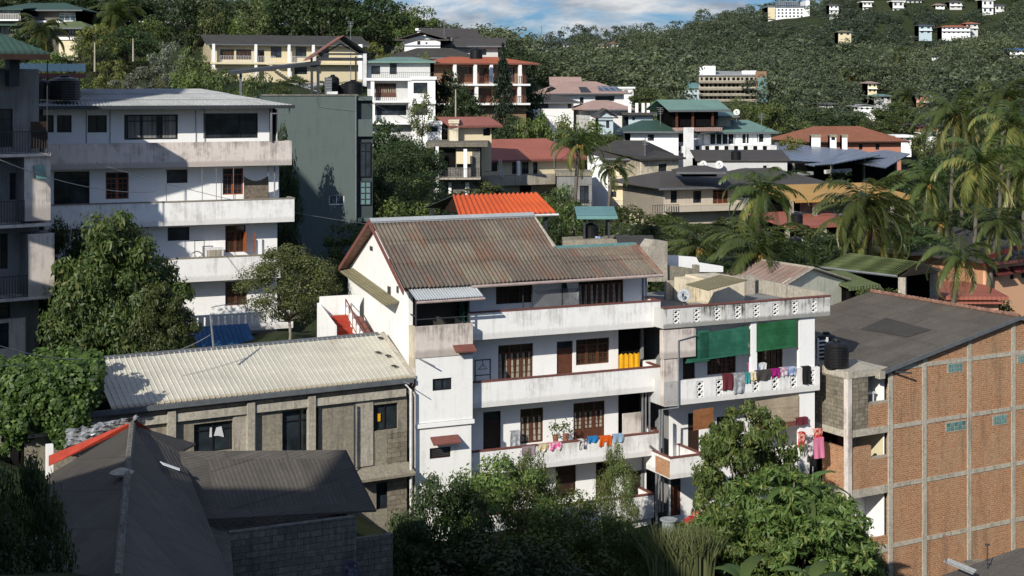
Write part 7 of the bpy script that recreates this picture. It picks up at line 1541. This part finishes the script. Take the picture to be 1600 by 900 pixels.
# cables
def cable(pts,r,lab,sag=.5):
    a=Vector((wx(pts[0][0],pts[0][2]),pts[0][2],wz(pts[0][1],pts[0][2]))); b=Vector((wx(pts[1][0],pts[1][2]),pts[1][2],wz(pts[1][1],pts[1][2]))); P=[]
    for i in range(17): t=i/16; q=a.lerp(b,t); q.z-=sag*4*t*(1-t); P.append(q)
    world_thing('cable',MB().tube(P,r,5),'grey_metal',lab,'cable',smooth=True)
cable(((-30,530,52),(152,561,59)),.022,'thick pale cable sagging from the left edge to the cream roof',.25); cable(((-30,566,50),(45,568,55)),.018,'short pale cable entering above the climbing plant',.1); cable(((332,521,62),(232,556,60)),.02,'pair of wires from the thin pole down to the cream roof',.2)
cable(((150,255,75),(700,362,88)),.015,'dark wire crossing before the grey green block',.6)

for (px,yb,yt,D,lab) in ((548,128,34,222,'thin aerial mast above the cream house roof'),(694,66,30,232,'thin aerial on the steep roofed villa'),(846,60,40,290,'far thin aerial above the pink loft'),(1032,205,168,190,'slim aerial at the left of the green roofs'),(1190,205,178,192,'slim aerial at the right of the green roofs'),(866,262,196,168,'aerial pole behind the salmon roof'),(1008,262,215,170,'aerial pole beside the cream flats roof')):
    X=wx(px,D); m=MB(); z1=wz(yt,D); m.tube([(X,D,wz(yb,D)),(X,D,z1)],.05,4)
    for k in range(4): m.box(X-.5+.08*k,X+.5-.08*k,D-.03,D+.03,z1-.25*k-.05,z1-.25*k)
    world_thing('roof_aerial',m,'grey_metal',lab,'aerial')
TK=Fr(700,232,760,232,0)
for (px,py,D,r,h,lab) in ((744,92,210,.9,1.6,'black water tank between the villa and the orange roof'),(1150,250,172,.6,1.2,'small black tank beside the white dishes'),(1245,352,134,.55,1.2,'black tank below the red roof sheets'),(1243,388,128,.5,1.0,'lower black tank left of the dark bush'),(862,148,285,.9,1.5,'dark tank by the pink roofs')):
    f=Fr(px,D,px+20,D,0); tank(f,(0,0,wz(py,D)),r,h,lab)

for a,b,sg,lab in (((560,150,98),(760,200,150),1.0,'wire from the grey green roof to the cream cottage'),((700,128,190),(1000,178,250),2.5,'long wire across the middle of the town'),((905,285,150),(1215,262,170),1.6,'wire above the brown bungalow roof'),((1030,560,70),(1045,410,90),.5,'wire rising from the balcony house to the terrace rear'),((330,480,70),(640,330,110),1.2,'wire over the gap left of the rusty roof'),((1240,330,130),(1470,300,150),1.2,'wire between the palms'),((640,600,64),(500,470,78),.7,'drooping wire from the stair tower to the slender tree'),((0,250,60),(240,300,75),.4,'dark wire before the corner building')): cable((a,b),.02,lab,sg)
# ================================================================ terrain mesh
def terrain():
    def ax(lo,hi,s,k):
        t=np.linspace(-1,1,k); return np.sinh(t*s)/np.sinh(s)
    xs=np.concatenate([-(np.geomspace(8,4000,110)[::-1]),[0],np.geomspace(8,4000,110)])
    xs=np.unique(np.concatenate([xs,np.arange(-60,61,2.5)])); ys=np.unique(np.concatenate([[-400,-150,-60,-20,0,10],np.arange(16,110,2.5),np.geomspace(110,5000,130)]))
    Xg,Yg=np.meshgrid(xs,ys); Z=ground(Xg,Yg); Z+=.25*np.sin(Xg*.4)*np.cos(Yg*.33)*np.clip(Yg/60,0,1)
    V=np.stack([Xg,Yg,Z],-1).reshape(-1,3); nx=len(xs); ny=len(ys)
    i=np.arange((ny-1)*nx).reshape(ny-1,nx)[:,:-1].ravel(); Fc=np.stack([i,i+1,i+1+nx,i+nx],1)
    n=NT('ground_soil'); a=n.noise(n.uv(src='Object'),.05,6,.7); b=n.noise(n.uv(src='Object'),.8,5,.7)
    c=n.mix(n.ramp(a,.4,.6),(.022,.034,.014),(.04,.05,.022)); c=n.mix(n.math('MULTIPLY',n.ramp(b,.55,.8),.6),c,(.07,.055,.035)); n.out(c,.95,0,.1)
    me=npmesh('ground',V,Fc,['ground_soil']); me.polygons.foreach_set('use_smooth',[True]*len(Fc)); o=bpy.data.objects.new('ground',me); link(o); tag(o,kind='structure')
terrain()
# ================================================================ camera, light, sky
cam=bpy.data.cameras.new('camera'); co=bpy.data.objects.new('camera',cam); link(co); co.location=(0,0,0); co.rotation_euler=(math.radians(90),0,0)
cam.sensor_width=36; cam.lens=F0/1600*36; cam.shift_y=-(450-HY)/1600; cam.clip_end=9000; cam.clip_start=.5; scene.camera=co
EL=math.radians(29); AZ=math.radians(27)   # sun behind the camera, to the left
sd=Vector((-math.sin(AZ)*math.cos(EL),-math.cos(AZ)*math.cos(EL),math.sin(EL)))
sun=bpy.data.lights.new('sun','SUN'); so=bpy.data.objects.new('sun',sun); link(so); sun.energy=5.0; sun.angle=math.radians(.5); sun.color=(1,.945,.84); so.rotation_euler=sd.to_track_quat('Z','Y').to_euler()
w=bpy.data.worlds.new('World'); scene.world=w; w.use_nodes=True; nt=w.node_tree; bg=nt.nodes['Background']
sky=nt.nodes.new('ShaderNodeTexSky'); sky.sky_type='NISHITA'; sky.sun_disc=False; sky.sun_elevation=EL; sky.sun_rotation=math.atan2(sd.x,sd.y)
def N(t,inp={},**k):
    x=nt.nodes.new(t)
    for a,v in k.items(): setattr(x,a,v)
    for kk,v in inp.items():
        if isinstance(v,bpy.types.NodeSocket): nt.links.new(v,x.inputs[kk])
        else: x.inputs[kk].default_value=v
    return x
tc=N('ShaderNodeTexCoord'); mp=N('ShaderNodeMapping',{'Vector':tc.outputs['Generated'],'Scale':(1,1,3.6),'Location':(.30,.2,.22)})
nz=N('ShaderNodeTexNoise',{'Vector':mp.outputs[0],'Scale':5.5,'Detail':8,'Roughness':.6,'Distortion':.3}); nz2=N('ShaderNodeTexNoise',{'Vector':mp.outputs[0],'Scale':14,'Detail':8,'Roughness':.6})
r=N('ShaderNodeValToRGB',{'Fac':nz.outputs['Fac']}); e=r.color_ramp.elements; e[0].position=.47; e[0].color=(0,0,0,1); e[1].position=.58; e[1].color=(1,1,1,1)
r2=N('ShaderNodeValToRGB',{'Fac':nz2.outputs['Fac']}); e=r2.color_ramp.elements; e[0].position=.38; e[0].color=(4.6,5.4,6.6,1); e[1].position=.66; e[1].color=(12.5,12.6,12.6,1)
mx=N('ShaderNodeMix',data_type='RGBA'); nt.links.new(r.outputs[0],mx.inputs[0]); sm=N('ShaderNodeMix',data_type='RGBA',blend_type='MULTIPLY'); sm.inputs[0].default_value=1; nt.links.new(sky.outputs[0],sm.inputs[6]); sm.inputs[7].default_value=(.48,.88,1.6,1); nt.links.new(sm.outputs[2],mx.inputs[6]); nt.links.new(r2.outputs[0],mx.inputs[7])
nt.links.new(mx.outputs[2],bg.inputs[0]); bg.inputs[1].default_value=.066
scene.view_settings.view_transform='Standard'; scene.view_settings.look='None'; scene.view_settings.exposure=0; scene.view_settings.gamma=1
scene.cycles.max_bounces=6; scene.cycles.diffuse_bounces=3; scene.cycles.glossy_bounces=2; scene.cycles.transparent_max_bounces=6
